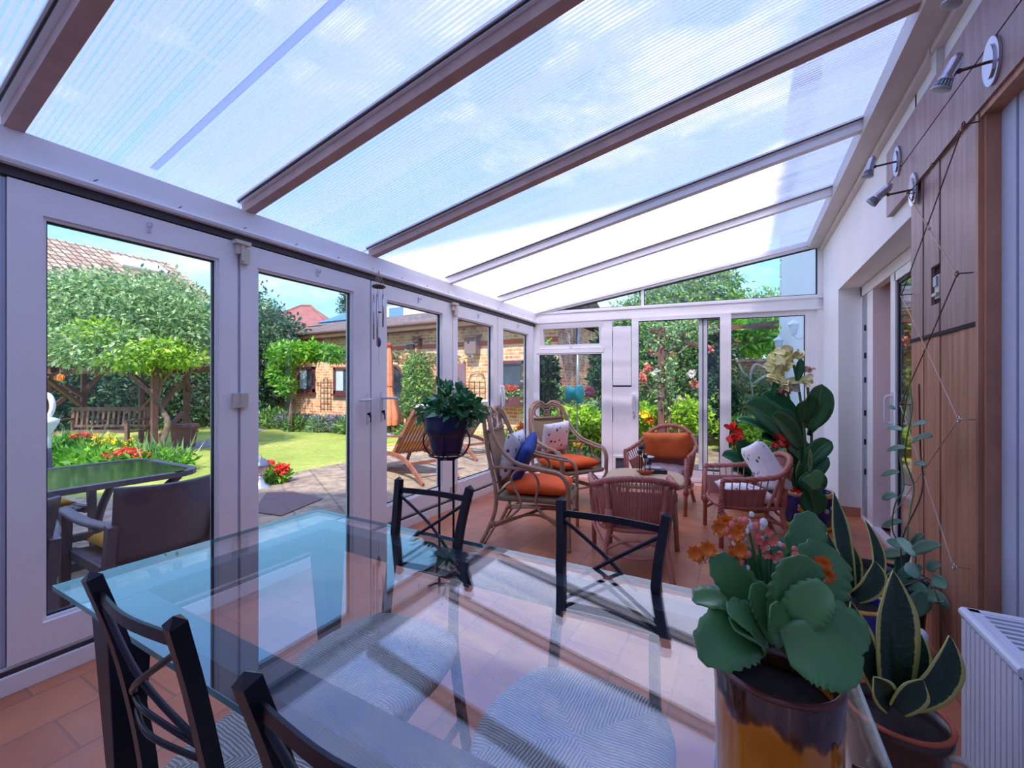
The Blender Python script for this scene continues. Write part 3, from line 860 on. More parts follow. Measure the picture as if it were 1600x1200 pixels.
# sliding garden door
root = empty('door_7', EL, EANG, kind='structure')
mb = MB(); wframe(mb, 1.325, 2.475, 0.085, 2.095, 0.085, -0.055, 0.0, 0.10, 0.035, 0.12); mb.build('door_frame', M_upvc, root)
mb = MB(); wframe(mb, 1.408, 2.357, 0.183, 2.062, 0.010, -0.035, -0.02); mb.build('glazing_seal', M_seal, root)
mb = MB(); mb.b2((1.412, -0.03, 0.188), (2.352, -0.024, 2.058)); mb.build('glass', M_glass, root)
mb = MB(); mb.box((1.352, -0.062, 0.98), (0.03, 0.014, 0.30)); mb.tube(cr([(1.36, -0.065, 1.11), (1.365, -0.10, 1.10), (1.365, -0.105, 0.98), (1.365, -0.10, 0.86), (1.36, -0.065, 0.85)], 5), 0.009, 8); mb.build('handle', M_handle, root)
mb = MB(); mb.box((1.352, -0.07, 0.885), (0.012, 0.006, 0.03)); mb.build('keyhole', M_seal, root)
# second sliding leaf, seen behind the first
root = empty('door_8', EL, EANG, kind='structure')
mb = MB(); wframe(mb, 2.125, 3.355, 0.085, 2.095, 0.095, 0.005, 0.05, 0.10, 0.05, 0.11); mb.build('door_frame', M_upvc, root)
mb = MB(); mb.b2((2.165, -0.001, 0.10), (2.175, 0.006, 2.06)); mb.build('edge_gasket', M_seal, root)
mb = MB(); wframe(mb, 2.218, 3.247, 0.183, 2.047, 0.010, 0.02, 0.034); mb.build('glazing_seal', M_seal, root)
mb = MB(); mb.b2((2.222, 0.024, 0.188), (3.242, 0.030, 2.043)); mb.build('glass', M_glass, root)
# white panel with the cat flap
root = empty('door_9', EL, EANG, kind='structure')
mb = MB(); mb.b2((1.078, -0.012, 0.045), (1.322, 0.02, 0.085)); mb.b2((1.078, -0.012, 0.31), (1.322, 0.02, 1.215)); mb.b2((1.078, -0.012, 0.085), (1.09, 0.02, 0.31)); mb.b2((1.28, -0.012, 0.085), (1.322, 0.02, 0.31))
mb.build('panel', M_upvc, root)
mb = MB(); mb.b2((1.085, -0.022, 1.235), (1.315, 0.015, 2.01)); mb.build('upper_panel', M_upvc, root, bevel=0.008)
mb = MB(); mb.b2((1.078, 0.0, 2.02), (1.322, 0.006, 2.095)); mb.build('glass', M_glass, root)
mb = MB(); mb.b2((1.079, 0.0, 1.215), (1.32, 0.01, 1.236)); mb.b2((1.079, -0.014, 1.30), (1.086, 0.0, 1.55)); mb.b2((1.079, -0.014, 1.75), (1.086, 0.0, 1.95)); mb.b2((1.079, -0.014, 0.75), (1.086, 0.0, 0.95)); mb.build('shadow_gap', M_seal, root)
mb = MB(); wframe(mb, 1.088, 1.282, 0.085, 0.315, 0.03, -0.035, 0.02); mb.build('cat_flap_frame', M_upvc, root, bevel=0.004)
mb = MB(); mb.b2((1.12, -0.005, 0.118), (1.25, 0.003, 0.283)); mb.build('cat_flap', M_winglass, root)

# ------------------------------------------------------------------ right (house) wall with the inner sliding door opening
OY0, OY1, OZ = 2.97, 5.00, 2.14
WT = 0.165
mb = MB()
mb.b2((RX, OY1, 0.0), (RX + 0.30, 5.95, 5.6))
mb.b2((RX, OY0 - 0.02, OZ), (RX + 0.30, OY1, 5.6))
mb.b2((RX + 0.03, 2.24, 0.0), (RX + 0.30, OY0, 5.6)); mb.b2((RX, 2.24, 2.60), (RX + 0.30, OY0, 5.6))
mb.b2((RX + 0.07, BY, 2.24), (RX + 0.30, 2.24, 5.6)); mb.b2((RX, BY, 2.60), (RX + 0.30, 2.24, 5.6))
struct('wall_right', mb, M_wall)
# the house goes on past the conservatory
mb = MB(); mb.b2((RX + 0.03, 5.95, GZ), (RX + 0.30, 12.2, 5.6)); 
for k in range(14): mb.b2((RX - 0.0, 12.0, GZ + 0.4 * k), (RX + 0.05, 12.22, GZ + 0.4 * k + 0.32))
mb.b2((RX - 0.25, 5.95, 5.0), (RX + 0.3, 12.4, 5.15))
struct('wall_house_side', mb, M_whiteren)
mb = MB(); mb.b2((RX - 0.005, OY1, 0.0), (RX + 0.0, 5.86, 0.07)); mb.b2((RX, OY1 - 0.012, 0.0), (RX + WT, OY1, 0.09)); struct('baseboard_right', mb, M_clad)
# pale boarded door by the camera
mb = MB(); mb.b2((RX + 0.03, 2.113, 0.0), (RX + 0.07, 2.225, 2.235)); mb.b2((RX + 0.035, 1.2, 0.0), (RX + 0.07, 2.108, 2.235)); mb.b2((RX + 0.045, 0.3, 0.0), (RX + 0.07, 1.195, 2.235)); mb.b2((RX + 0.05, BY, 0), (RX + 0.07, 0.298, 2.235))
struct('door_10', mb, M_pale)
mb = MB()   # brown trim round it
mb.b2((RX - 0.025, 2.222, 0.0), (RX + 0.03, 2.242, 2.245)); mb.b2((RX - 0.01, 2.205, 0.0), (RX + 0.03, 2.225, 2.235)); mb.b2((RX - 0.02, BY, 2.225), (RX + 0.04, 2.24, 2.25))
struct('trim_5', mb, M_clad)
# timber boards
root = empty('wall_panelling', (0, 0, 0), kind='structure')
ys = [2.243, 2.42, 2.60, 2.705, 2.80, 2.965]
for i in range(len(ys) - 1):
    mb = MB(); 
    t_ = 0.004 * (i % 2)
    mb.b2((RX - 0.018 + t_, ys[i] + 0.003, 1.47), (RX + 0.03, ys[i + 1] - 0.003, 2.25)) if i != 2 else (mb.b2((RX - 0.018, ys[i] + 0.003, 1.78), (RX + 0.03, ys[i + 1] - 0.003, 2.25)), mb.b2((RX - 0.018, ys[i] + 0.003, 1.47), (RX + 0.03, ys[i + 1] - 0.003, 1.60)))
    mb.build('board', M_fascia, root)
    mb = MB(); mb.b2((RX - 0.016 + t_, ys[i] + 0.002, 0.0), (RX + 0.03, ys[i + 1] - 0.002, 1.455)); mb.build('board', M_clad, root)
mb = MB(); mb.b2((RX - 0.022, 2.235, 1.452), (RX, 2.97, 1.468)); mb.b2((RX + 0.0, 2.24, 0), (RX + 0.029, 2.966, 2.25)); mb.build('shadow_gap', M_dark, root)
mb = MB(); mb.b2((RX - 0.03, BY, 2.25), (RX, 3.345, 2.432)); mb.b2((RX - 0.03, BY, 2.44), (RX, 3.345, 2.635)); mb.b2((RX - 0.02, BY, 2.43), (RX, 3.34, 2.442)); mb.build('fascia_board', M_fascia, root)
# intercom in the cut-out
th = empty('door_chime_box', (RX + 0.005, 2.645, 1.66), 0, 'small cream plastic unit set in the cut-out of the timber boards', 'chime')
mb = MB(); mb.box((-0.004, 0, 0.02), (0.03, 0.05, 0.11)); mb.build('case', M_cream, th, bevel=0.004)
mb = MB(); mb.box((-0.022, 0, 0.045), (0.008, 0.035, 0.045)); mb.build('grille', M_silver, th)
mb = MB(); mb.box((-0.022, 0.0, -0.015), (0.014, 0.05, 0.014)); mb.build('shelf', M_cream, th)
# inner sliding door frame, leaf, and what shows in the gap
FX = RX + WT
root = empty('door_11', (0, 0, 0), kind='structure')
mb = MB(); mb.b2((FX, OY1 - 0.05, 0.03), (FX + 0.05, OY1 - 0.004, OZ)); mb.b2((FX, OY0, OZ - 0.09), (FX + 0.06, OY1, OZ - 0.004)); mb.b2((FX, OY0, 0.0), (FX + 0.06, OY1, 0.03)); mb.b2((FX + 0.01, 4.62, 0.03), (FX + 0.14, 4.80, OZ - 0.05))
mb.build('door_frame', M_upvc, root)
mb = MB(); mb.b2((FX + 0.012, 4.80, 0.03), (FX + 0.03, OY1 - 0.05, OZ - 0.09)); mb.build('lock_strip', M_silver, root)
mb = MB()
for z_ in (1.75, 1.5, 1.28, 0.98, 0.72, 0.45): mb.box((FX + 0.008, 4.87, z_), (0.012, 0.02, 0.05)); 
mb.build('lock_bolt', M_seal, root)
mb = MB(); mb.b2((FX + 0.0, 3.98, 0.03), (FX + 0.045, 4.09, OZ - 0.095)); mb.b2((FX, 2.9, OZ - 0.16), (FX + 0.045, 4.0, OZ - 0.095)); mb.b2((FX, 2.9, 0.03), (FX + 0.045, 4.0, 0.12)); mb.build('sliding_leaf', M_upvc, root)
mb = MB(); mb.b2((FX + 0.012, 3.955, 0.12), (FX + 0.03, 3.98, OZ - 0.16)); mb.b2((FX + 0.012, 2.9, OZ - 0.185), (FX + 0.03, 3.98, OZ - 0.16)); mb.build('glazing_seal', M_seal, root)
mb = MB(); mb.b2((FX + 0.018, 2.9, 0.12), (FX + 0.024, 3.96, OZ - 0.18)); mb.build('glass', glass_mat('sliding_door_glass', (0.75, 0.84, 0.86), 0.25, k=0.9), root)
mb = MB(); mb.tube(cr([(FX - 0.0, 4.03, 1.15), (FX - 0.04, 4.035, 1.14), (FX - 0.045, 4.035, 1.05), (FX - 0.04, 4.035, 0.96), (FX, 4.03, 0.95)], 4), 0.009, 8); mb.box((FX - 0.003, 4.035, 1.05), (0.008, 0.03, 0.26)); mb.build('handle', M_handle, root)
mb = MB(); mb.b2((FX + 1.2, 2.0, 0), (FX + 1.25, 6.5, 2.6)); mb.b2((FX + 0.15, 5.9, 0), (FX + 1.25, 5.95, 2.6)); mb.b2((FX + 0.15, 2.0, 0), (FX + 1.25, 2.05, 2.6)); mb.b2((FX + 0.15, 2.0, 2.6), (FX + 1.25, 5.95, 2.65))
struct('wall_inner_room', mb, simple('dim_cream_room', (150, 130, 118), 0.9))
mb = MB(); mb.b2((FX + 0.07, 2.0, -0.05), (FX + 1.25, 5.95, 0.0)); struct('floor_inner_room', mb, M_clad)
# orange curtain and patterned curtain
def curtain(name, x, y0, y1, z0, z1, mat, amp, waves, label):
    mb = MB()
    mb.grid(lambda u, v: (x + amp * math.sin(u * waves * 2 * PI) * (0.7 + 0.3 * v), y0 + (y1 - y0) * u, z0 + (z1 - z0) * v), 60, 12, (1, 1), 0.004)
    o = mb.build(name, mat, None, True); return tag(o, label, 'curtain')
curtain('curtain', FX + 0.22, 4.10, 4.78, 0.02, 2.0, M_cork, 0.03, 6, 'rust orange curtain hanging in the gap of the inner sliding door')
curtain('curtain', FX + 0.15, 4.02, 4.36, 0.05, 1.45, M_curtpat, 0.022, 4, 'orange curtain with blue pattern behind the sliding door edge')

# ------------------------------------------------------------------ roof
root = empty('ceiling', (0, 0, 0), kind='structure')
ry = [-0.42, 0.514, 1.428, 2.381, 3.372, 4.379]
edges = [BY] + ry + [5.95]
sl = math.atan(0.182)
for i, y in enumerate(ry):
    mb = MB(); mb.poly([(LX - 0.0, y - 0.028, zr(LX)), (0.66, y - 0.028, zr(0.66)), (0.66, y - 0.028, zr(0.66) + 0.05), (LX, y - 0.028, zr(LX) + 0.05)], (0, 0.056, 0))
    mb.build('rafter', M_brownpaint if i < 4 else M_upvc, root)
    if i >= 1:
        mb = MB(); mb.poly([(LX, y - 0.045, zr(LX) + 0.05), (0.68, y - 0.045, zr(0.68) + 0.05), (0.68, y - 0.045, zr(0.68) + 0.072), (LX, y - 0.045, zr(LX) + 0.072)], (0, 0.09, 0))
        mb.poly([(LX, y - 0.060, zr(LX) + 0.06), (0.68, y - 0.060, zr(0.68) + 0.06), (0.68, y - 0.060, zr(0.68) + 0.072), (LX, y - 0.060, zr(LX) + 0.072)], (0, 0.008, 0))
        mb.build('glazing_bar', M_upvc, root)
        mb = MB(); mb.poly([(LX, y - 0.052, zr(LX) + 0.054), (0.68, y - 0.052, zr(0.68) + 0.054), (0.68, y - 0.052, zr(0.68) + 0.064), (LX, y - 0.052, zr(LX) + 0.064)], (0, 0.006, 0))
        mb.build('glazing_gasket', M_track, root)
for i in range(len(edges) - 1):
    a, b = edges[i], edges[i + 1]
    mb = MB(); x0, x1 = LX - 0.12, RX - 0.001
    if i == len(edges) - 2:
        mb.poly([(x0, a, zr(x0) + 0.075), (x1, a, zr(x1) + 0.075), (x1, 5.92, zr(x1) + 0.075), (x0, 5.42, zr(x0) + 0.075)], (0, 0, 0.016))
    else:
        mb.poly([(x0, a, zr(x0) + 0.075), (x1, a, zr(x1) + 0.075), (x1, b, zr(x1) + 0.075), (x0, b, zr(x0) + 0.075)], (0, 0, 0.016))
    mb.build('roof_sheet', M_poly, root)
mb = MB(); mb.poly([(LX, 0.965, zr(LX) + 0.068), (0.66, 0.965, zr(0.66) + 0.068), (0.66, 0.995, zr(0.66) + 0.068), (LX, 0.995, zr(LX) + 0.068)], (0, 0, 0.004)); mb.build('joint_strip', M_milky, root)
mb = MB(); mb.b2((0.655, BY, 2.79), (0.80, 5.86, 2.90)); mb.b2((0.765, BY, 2.755), (0.80, 5.86, 2.795)); mb.tube([(0.775, BY, 2.775), (0.775, 5.84, 2.775)], 0.014, 8)
for y in (1.1, 2.65, 4.2): mb.box((0.775, y, 2.772), (0.034, 0.03, 0.036))
mb.b2((0.772, 2.60, 2.635), (0.80, 2.66, 2.79))
struct('trim_6', mb, M_beam)
# ================================================================== DINING TABLE AND CHAIRS
TX0, TX1, TY0, TY1, TZ = -1.52, 0.172, 0.372, 1.125, 0.72
root = empty('dining_table', (-0.67, 0.75, 0), 0, 'large glass-topped dining table on a dark steel frame', 'table')
ox, oy = -0.67, 0.75
mb = MB(); mb.b2((TX0 - ox, TY0 - oy, TZ - 0.012), (TX1 - ox, TY1 - oy, TZ)); mb.build('glass_top', M_tglass, root)
mb = MB()
for a, b in (((TX0, TY0), (TX1, TY0)), ((TX1, TY0), (TX1, TY1)), ((TX1, TY1), (TX0, TY1)), ((TX0, TY1), (TX0, TY0))):
    ex = 0.0008
    mb.bar((a[0] - ox, a[1] - oy, TZ - 0.006), (b[0] - ox, b[1] - oy, TZ - 0.006), 0.0016, 0.0118)
mb.build('glass_edge', M_tedge, root)
fx0, fx1, fy0, fy1 = -1.36 - ox, 0.0 - ox, 0.455 - oy, 1.045 - oy
mb = MB(); th_ = 0.065
for y in (fy0, fy1): mb.b2((fx0, y - 0.034, TZ - 0.013 - th_), (fx1, y + 0.034, TZ - 0.014))
for x in (fx0, fx1): mb.b2((x - 0.034, fy0, TZ - 0.013 - th_), (x + 0.034, fy1, TZ - 0.014))
mb.build('frame', M_darkfr, root, bevel=0.003)
for x, sx in ((fx0, 1), (fx1, -1)):
    for y, sy in ((fy0, 1), (fy1, -1)):
        mb = MB(); mb.bar((x, y, TZ - 0.014), (x + sx * 0.02, y + sy * 0.0, 0.0), 0.095, 0.095, (0, 1, 0), 0.03, 0.03); mb.build('leg', M_darkfr, root, bevel=0.003)

def dining_chair(loc, rz, label):
    t = empty('dining_chair', loc, rz, label, 'chair', 'dining chairs round the glass table')
    # seat
    mb = MB()
    def outline(k, n=40):
        a = 2 * PI * k / n; c, s_ = math.cos(a), math.sin(a)
        e_ = 0.55
        x = 0.205 * math.copysign(abs(c) ** e_, c); y = 0.195 * math.copysign(abs(s_) ** (e_ if s_ < 0 else 0.8), s_)
        if y < 0: x *= (1 + y * 0.55)
        return x, y
    n = 40; rings = [(1.0, -0.030), (1.03, -0.008), (1.0, 0.008), (0.9, 0.015), (0.6, 0.012), (0.3, 0.004), (0.05, 0.0)]
    vs = []; fs = []
    for (r, z) in rings:
        for k in range(n):
            x, y = outline(k, n); vs.append((x * r, y * r, 0.445 + z))
    for i in range(len(rings) - 1):
        for k in range(n): fs.append((i * n + k, i * n + (k + 1) % n, (i + 1) * n + (k + 1) % n, (i + 1) * n + k))
    fs.append(tuple((len(rings) - 1) * n + k for k in range(n))); fs.append(tuple(range(n - 1, -1, -1)))
    mb.add(vs, fs); mb.build('seat', M_rush, t, True)
    mb = MB()
    for (a, b) in (((-0.185, 0.15), (0.185, 0.15)), ((-0.15, -0.16), (0.15, -0.16)), ((-0.185, 0.15), (-0.15, -0.16)), ((0.185, 0.15), (0.15, -0.16))):
        mb.bar((a[0], a[1], 0.405), (b[0], b[1], 0.405), 0.02, 0.025)
    mb.build('seat_frame', M_black, t)
    P = {}
    for s_ in (-1, 1):
        mb = MB(); mb.bar((s_ * 0.175, 0.145, 0.415), (s_ * 0.18, 0.155, 0.0), 0.030, 0.030, (0, 1, 0), 0.024, 0.024); mb.build('leg', M_black, t)
        path = cr([(s_ * 0.148, -0.262, 0.885), (s_ * 0.130, -0.222, 0.72), (s_ * 0.135, -0.185, 0.47), (s_ * 0.15, -0.19, 0.28), (s_ * 0.165, -0.235, 0.0)], 5)
        P[s_] = path
        mb = MB()
        for i in range(len(path) - 1): mb.bar(path[i], path[i + 1] + (path[i + 1] - path[i]).normalized() * 0.002, 0.023, 0.023, (0, 1, 0))
        d = (path[0] - path[1]).normalized(); top = path[0]
        mb.bar(top, top + d * 0.012, 0.024, 0.024, (0, 1, 0), 0.001, 0.001)
        mb.build('leg', M_black, t)
    def at(s_, z):
        pth = P[s_]
        for i in range(len(pth) - 1):
            if pth[i].z >= z >= pth[i + 1].z:
                k = (pth[i].z - z) / (pth[i].z - pth[i + 1].z); return pth[i].lerp(pth[i + 1], k)
        return pth[0]
    mb = MB()
    a, b = at(-1, 0.852), at(1, 0.852); m = (a + b) / 2 + Vector((0, -0.014, 0))
    pts = cr([a, m, b], 6)
    for i in range(len(pts) - 1): mb.bar(pts[i], pts[i + 1] + (pts[i + 1] - pts[i]) * 0.02, 0.005, 0.019)
    mb.build('top_rail', M_black, t)
    mb = MB(); zl = 0.655
    for s_ in (-1, 1):
        a, b = at(s_, 0.84), at(-s_, zl); m = (a + b) / 2 + Vector((0, -0.02 - 0.004 * s_, 0))
        mb.tube(cr([a, m, b], 6), 0.0055, 6)
    mb.build('cross_brace', M_black, t, True)
    mb = MB()
    for dz in (0.0, -0.02):
        a, b = at(-1, zl + dz), at(1, zl + dz); m = (a + b) / 2 + Vector((0, -0.03, 0.035 + dz))
        mb.tube(cr([a, m, b], 8), 0.0045, 6)
    mb.build('lower_arc', M_black, t, True)
    mb = MB(); mb.bar((-0.178, 0.152, 0.17), (-0.156, -0.2, 0.17), 0.014, 0.02); mb.bar((0.178, 0.152, 0.17), (0.156, -0.2, 0.17), 0.014, 0.02); mb.bar((-0.168, -0.02, 0.17), (0.168, -0.02, 0.17), 0.014, 0.02)
    mb.build('stretcher', M_black, t)
    return t
ch = dining_chair((-0.853, 0.555, 0), 0.0, 'black steel dining chair on the near side of the glass table, nearest the folding doors')
def again(src, loc, rz, label=None, group=None):
    c = copy_tree(src); c.location = loc; c.rotation_euler = (0, 0, rz)
    if label: c['label'] = label
    if group: c['group'] = group
    return c
again(ch, (-0.352, 0.54, 0), 0.02, 'black steel dining chair at the bottom edge, its back cut off by the photo')
again(ch, (-0.92, 0.875, 0), PI + 0.05, 'black steel dining chair across the glass table, in front of the navy pot stand')
again(ch, (-0.327, 0.885, 0), PI - 0.03, 'black steel dining chair across the glass table, in front of the rose wicker armchair')

# ================================================================== KALANCHOE IN THE GLAZED POT (on the table)
kx, ky = 0.028, 0.475
pot = empty('glazed_plant_pot', (kx, ky, TZ), 0, 'tall amber glazed pot with dark brown drips standing on the glass table', 'plant pot')
mb = MB(); mb.lathe([(0.040, 0), (0.047, 0.004), (0.050, 0.05), (0.052, 0.14), (0.053, 0.20), (0.0545, 0.229), (0.053, 0.233), (0.049, 0.231), (0.047, 0.205)], n=48, cap1=False); mb.build('body', M_glaze, pot, True)
mb = MB(); mb.tube([(0.0515 * math.cos(a), 0.0515 * math.sin(a), 0.231) for a in np.linspace(0, 2 * PI, 40, endpoint=False)], 0.0032, 8, True); mb.build('rim', simple('dark_red_brown_glaze', (104, 50, 40), 0.12), pot, True)
mb = MB(); mb.lathe([(0.001, 0.205), (0.049, 0.203)], n=32, cap0=False, cap1=False); mb.build('soil', M_soil, pot)
for sg in (1,):
    mb = MB(); mb.tube(cr([(0.056, -0.018, 0.17), (0.070, -0.024, 0.172), (0.076, -0.026, 0.16), (0.070, -0.022, 0.145), (0.058, -0.018, 0.142)], 5), 0.006, 8); mb.build('handle', simple('dark_red_brown_glaze_handle', (96, 50, 42), 0.15), pot, True)
pl = empty('kalanchoe', (kx, ky, TZ + 0.205), 0, 'kalanchoe with fleshy green leaves and small orange flowers in the amber pot', 'plant')
rn = random.Random(11)
def scal(t): return (0.22 + 0.78 * math.sin(PI * min(1, t * 0.72 + 0.14)) ** 0.9) * (1 if t < 0.9 else max(0.12, 1 - (t - 0.9) * 7)) * (1 + (0.055 * math.sin(2 * PI * 8 * t) if t > 0.3 else 0))
kl = []
def toworld_dir(px, py, d): return ad(px, py, d)
def kleaf(bx, by, tx, ty, d0, d1, w_, nr=(0, -0.6, 0.8), bd=0.01):
    b = ad(bx, by, d0) - Vector((kx, ky, TZ + 0.205)); t = ad(tx, ty, d1) - Vector((kx, ky, TZ + 0.205))
    m = MB(); blade_leaf(m, b, t, w_, (0, 0, bd), nr, 6, 44, scal, 0.16, 0.0014)
    m.build('leaf', M_kal, pl, True)
VN = (0.45, -0.85, 0.35)
for a in [
    (1200, 985, 1085, 940, 0.41, 0.38, 0.036, (0, -0.3, 0.9), 0.012), (1200, 990, 1098, 1035, 0.39, 0.35, 0.050, (0.3, -0.8, 0.5), 0.014),
    (1205, 985, 1110, 872, 0.40, 0.40, 0.036, VN, 0.006), (1215, 985, 1150, 855, 0.41, 0.42, 0.034, VN, 0.004),
    (1225, 985, 1205, 830, 0.41, 0.43, 0.036, VN, 0.0), (1225, 990, 1255, 868, 0.38, 0.37, 0.046, VN, 0.004),
    (1235, 985, 1268, 800, 0.44, 0.46, 0.044, VN, 0.01), (1240, 985, 1300, 855, 0.41, 0.42, 0.060, VN, 0.006),
    (1230, 985, 1300, 925, 0.37, 0.35, 0.034, (0.2, -0.7, 0.7), 0.006), (1235, 985, 1310, 955, 0.43, 0.46, 0.046, (0, -0.4, 0.9), 0.01),
    (1225, 990, 1358, 1010, 0.37, 0.36, 0.046, (0.2, -0.8, 0.6), 0.012), (1225, 1010, 1342, 1068, 0.36, 0.335, 0.048, (0.3, -0.8, 0.5), 0.008),
        (1190, 985, 1105, 985, 0.43, 0.42, 0.034, (0, -0.4, 0.9), 0.012), (1215, 985, 1185, 880, 0.44, 0.46, 0.038, VN, 0.0),
    
    (1195, 1000, 1140, 960, 0.38, 0.36, 0.030, (0.1, -0.6, 0.8), 0.006), (1245, 990, 1330, 985, 0.42, 0.44, 0.036, (0, -0.5, 0.8), 0.008),
    (1215, 985, 1130, 905, 0.43, 0.44, 0.034, VN, 0.003),
    (1190, 1010, 1150, 985, 0.38, 0.355, 0.03, (0.1, -0.5, 0.8), 0.006), (1225, 1010, 1205, 948, 0.37, 0.355, 0.024, (0.2, -0.7, 0.6), 0.004), (1215, 1000, 1175, 915, 0.385, 0.38, 0.03, (0.6, -0.7, 0.3), 0.004), (1235, 1005, 1280, 960, 0.375, 0.36, 0.03, (0.0, -0.7, 0.7), 0.004), (1240, 1000, 1320, 1030, 0.40, 0.39, 0.04, (0.1, -0.6, 0.8), 0.006)]: kleaf(*a)
mb = MB(); fls = [(1138, 828, 'o'), (1100, 862, 'o'), (1168, 822, 'b'), (1158, 868, 'o'), (1205, 858, 'c'), (1230, 862, 'b'), (1281, 890, 'o'), (1196, 838, 'c'), (1180, 815, 'w'), (1145, 822, 'o')]
for (x, y, k) in fls:
    e1 = ad(x, y, 0.41) - Vector((kx, ky, TZ + 0.205)); b1 = ad(1205 + (x - 1205) * 0.3, 950, 0.41) - Vector((kx, ky, TZ + 0.205))
    mb.tube(cr([b1, (b1 + e1) / 2 + Vector((0, 0, 0.006)), e1], 5), 0.0013, 5)
mb.build('flower_stem', M_stemg, pl, True)
for (x, y, k) in fls:
    cpt = ad(x, y, 0.405) - Vector((kx, ky, TZ + 0.205))
    mb = MB()
    for i in range(5 if k in 'ob' else 6):
        a = rn.random() * 2 * PI; o_ = Vector((math.cos(a) * 0.007, rn.uniform(-0.004, 0.004), math.sin(a) * 0.006))
        c_ = cpt + o_
        if k == 'o' and i < 3:
            for p_ in range(16):
                aa = 2 * PI * p_ / 8 + (0.4 if p_ > 7 else 0); rr_ = 0.0088 if p_ < 8 else 0.0056; tip = c_ + Vector((math.cos(aa) * rr_, -0.002 - (0.003 if p_ > 7 else 0), math.sin(aa) * rr_))
                mb.cur = 0; blade_leaf(mb, c_, tip, 0.0052, (0, 0, 0), (0, -1, 0), 2, 3)
        elif k == 'c':
            for p_ in range(7):
                aa = 2 * PI * p_ / 7; tip = c_ + Vector((math.cos(aa) * 0.0045, -0.003, math.sin(aa) * 0.0045))
                mb.cur = 1; blade_leaf(mb, c_, tip, 0.003, (0, 0, 0), (0, -1, 0), 2, 3)
        else:
            mb.cur = 1 if k != 'w' else 2; mb.sphere(c_, rn.uniform(0.0024, 0.0038), 7, (1, 1, 1.2))
    for i in range(3):
        mb.cur = 2; mb.sphere(cpt + Vector((rn.uniform(-0.012, 0.012), 0, rn.uniform(-0.012, -0.002))), 0.0022, 6, (1, 1, 1.3))
    mb.build('flower_head', [M_orangef, simple('coral_red_buds', (250, 130, 116), 0.5) if 'coral_red_buds' not in MATS else MATS['coral_red_buds'], M_whitef], pl, True)

# ================================================================== SNAKE PLANTS
def snake_plant(name, loc, potf, blades, label, potlabel):
    p = empty('plant_pot', loc, 0, potlabel, 'plant pot')
    potf(p)
    s_ = empty('snake_plant', loc, 0, label, 'plant')
    for (bx, by, tx, ty, d0, d1, w_, nr, bd) in blades:
        b = ad(bx, by, d0) - Vector(loc); t = ad(tx, ty, d1) - Vector(loc)
        m = MB(); blade_leaf(m, b, t, w_, bd, nr, 8, 20, lambda v: (0.45 + 0.55 * math.sin(PI * min(1, v * 0.8 + 0.1))) * (1 if v < 0.62 else max(0.02, math.cos((v - 0.62) / 0.38 * PI / 2) ** 0.75)), 0.30, 0.0025)
        m.build('leaf', M_snake, s_, True)
    return s_
def pot_dark(p):
    mb = MB(); mb.lathe([(0.065, 0), (0.072, 0.005), (0.090, 0.16), (0.098, 0.38), (0.104, 0.39), (0.104, 0.41), (0.096, 0.412), (0.092, 0.38)], n=40, cap1=False); mb.build('body', simple('dark_brown_stoneware', (74, 54, 52), 0.2), p, True)
    mb = MB(); mb.tube([(0.101 * math.cos(a), 0.101 * math.sin(a), 0.414) for a in np.linspace(0, 2 * PI, 40, endpoint=False)], 0.006, 8, True); mb.build('rim', M_terra, p, True)
    mb = MB(); mb.lathe([(0.001, 0.385), (0.094, 0.38)], n=32, cap0=False, cap1=False); mb.build('soil', M_soil, p)
    mb = MB(); mb.tube(cr([(0.075, -0.065, 0.38), (0.10, -0.085, 0.39), (0.115, -0.095, 0.36), (0.105, -0.08, 0.33), (0.078, -0.06, 0.33)], 5), 0.009, 8); mb.build('handle', M_cream, p, True)
V2 = (0.45, -0.88, 0.1)
P2 = (0.335, 1.375, 0.0)
snake_plant('s2', P2, pot_dark, [
    (1395, 1098, 1396, 892, 1.04, 1.04, 0.105, V2, (0, 0, 0)), (1385, 1095, 1330, 940, 1.05, 1.02, 0.062, V2, (-0.01, 0, 0)),
    (1380, 1085, 1322, 985, 1.10, 1.12, 0.055, V2, (0, 0, 0)), (1405, 1098, 1435, 985, 1.05, 1.06, 0.06, V2, (0.012, 0, 0)),
    (1410, 1095, 1484, 993, 1.02, 1.0, 0.085, V2, (0.02, 0, -0.02)), (1392, 1105, 1366, 1058, 0.99, 0.97, 0.06, V2, (0, 0, 0)),
    (1400, 1108, 1442, 1062, 0.98, 0.97, 0.07, V2, (0, 0, 0)), (1392, 1095, 1345, 1000, 1.08, 1.1, 0.055, V2, (0, 0, 0.0))],
    'yellow-edged snake plant nearest the white radiator', 'dark brown stoneware pot with terracotta rim beside the white radiator')
def pot_maj(p):
    mb = MB(); mb.lathe([(0.07, 0), (0.075, 0.004), (0.098, 0.12), (0.112, 0.28), (0.112, 0.31), (0.10, 0.31), (0.098, 0.28)], n=40, cap1=False); mb.build('body', M_cobalt, p, True)
    mb = MB(); mb.tube([(0.107 * math.cos(a), 0.107 * math.sin(a), 0.31) for a in np.linspace(0, 2 * PI, 40, endpoint=False)], 0.007, 8, True); mb.build('rim', M_gold, p, True)
    for k in range(8):
        a = 2 * PI * k / 8; mb = MB()
        mb.sphere((0.105 * math.cos(a), 0.105 * math.sin(a), 0.21), 0.022, 10, (abs(math.sin(a)) * 0.9 + 0.3, abs(math.cos(a)) * 0.9 + 0.3, 1)); mb.build('painted_flower', M_gold, p, True)
    mb = MB(); mb.lathe([(0.001, 0.285), (0.1, 0.28)], n=32, cap0=False, cap1=False); mb.build('soil', M_soil, p)
P1 = (0.355, 1.98, 0.12)
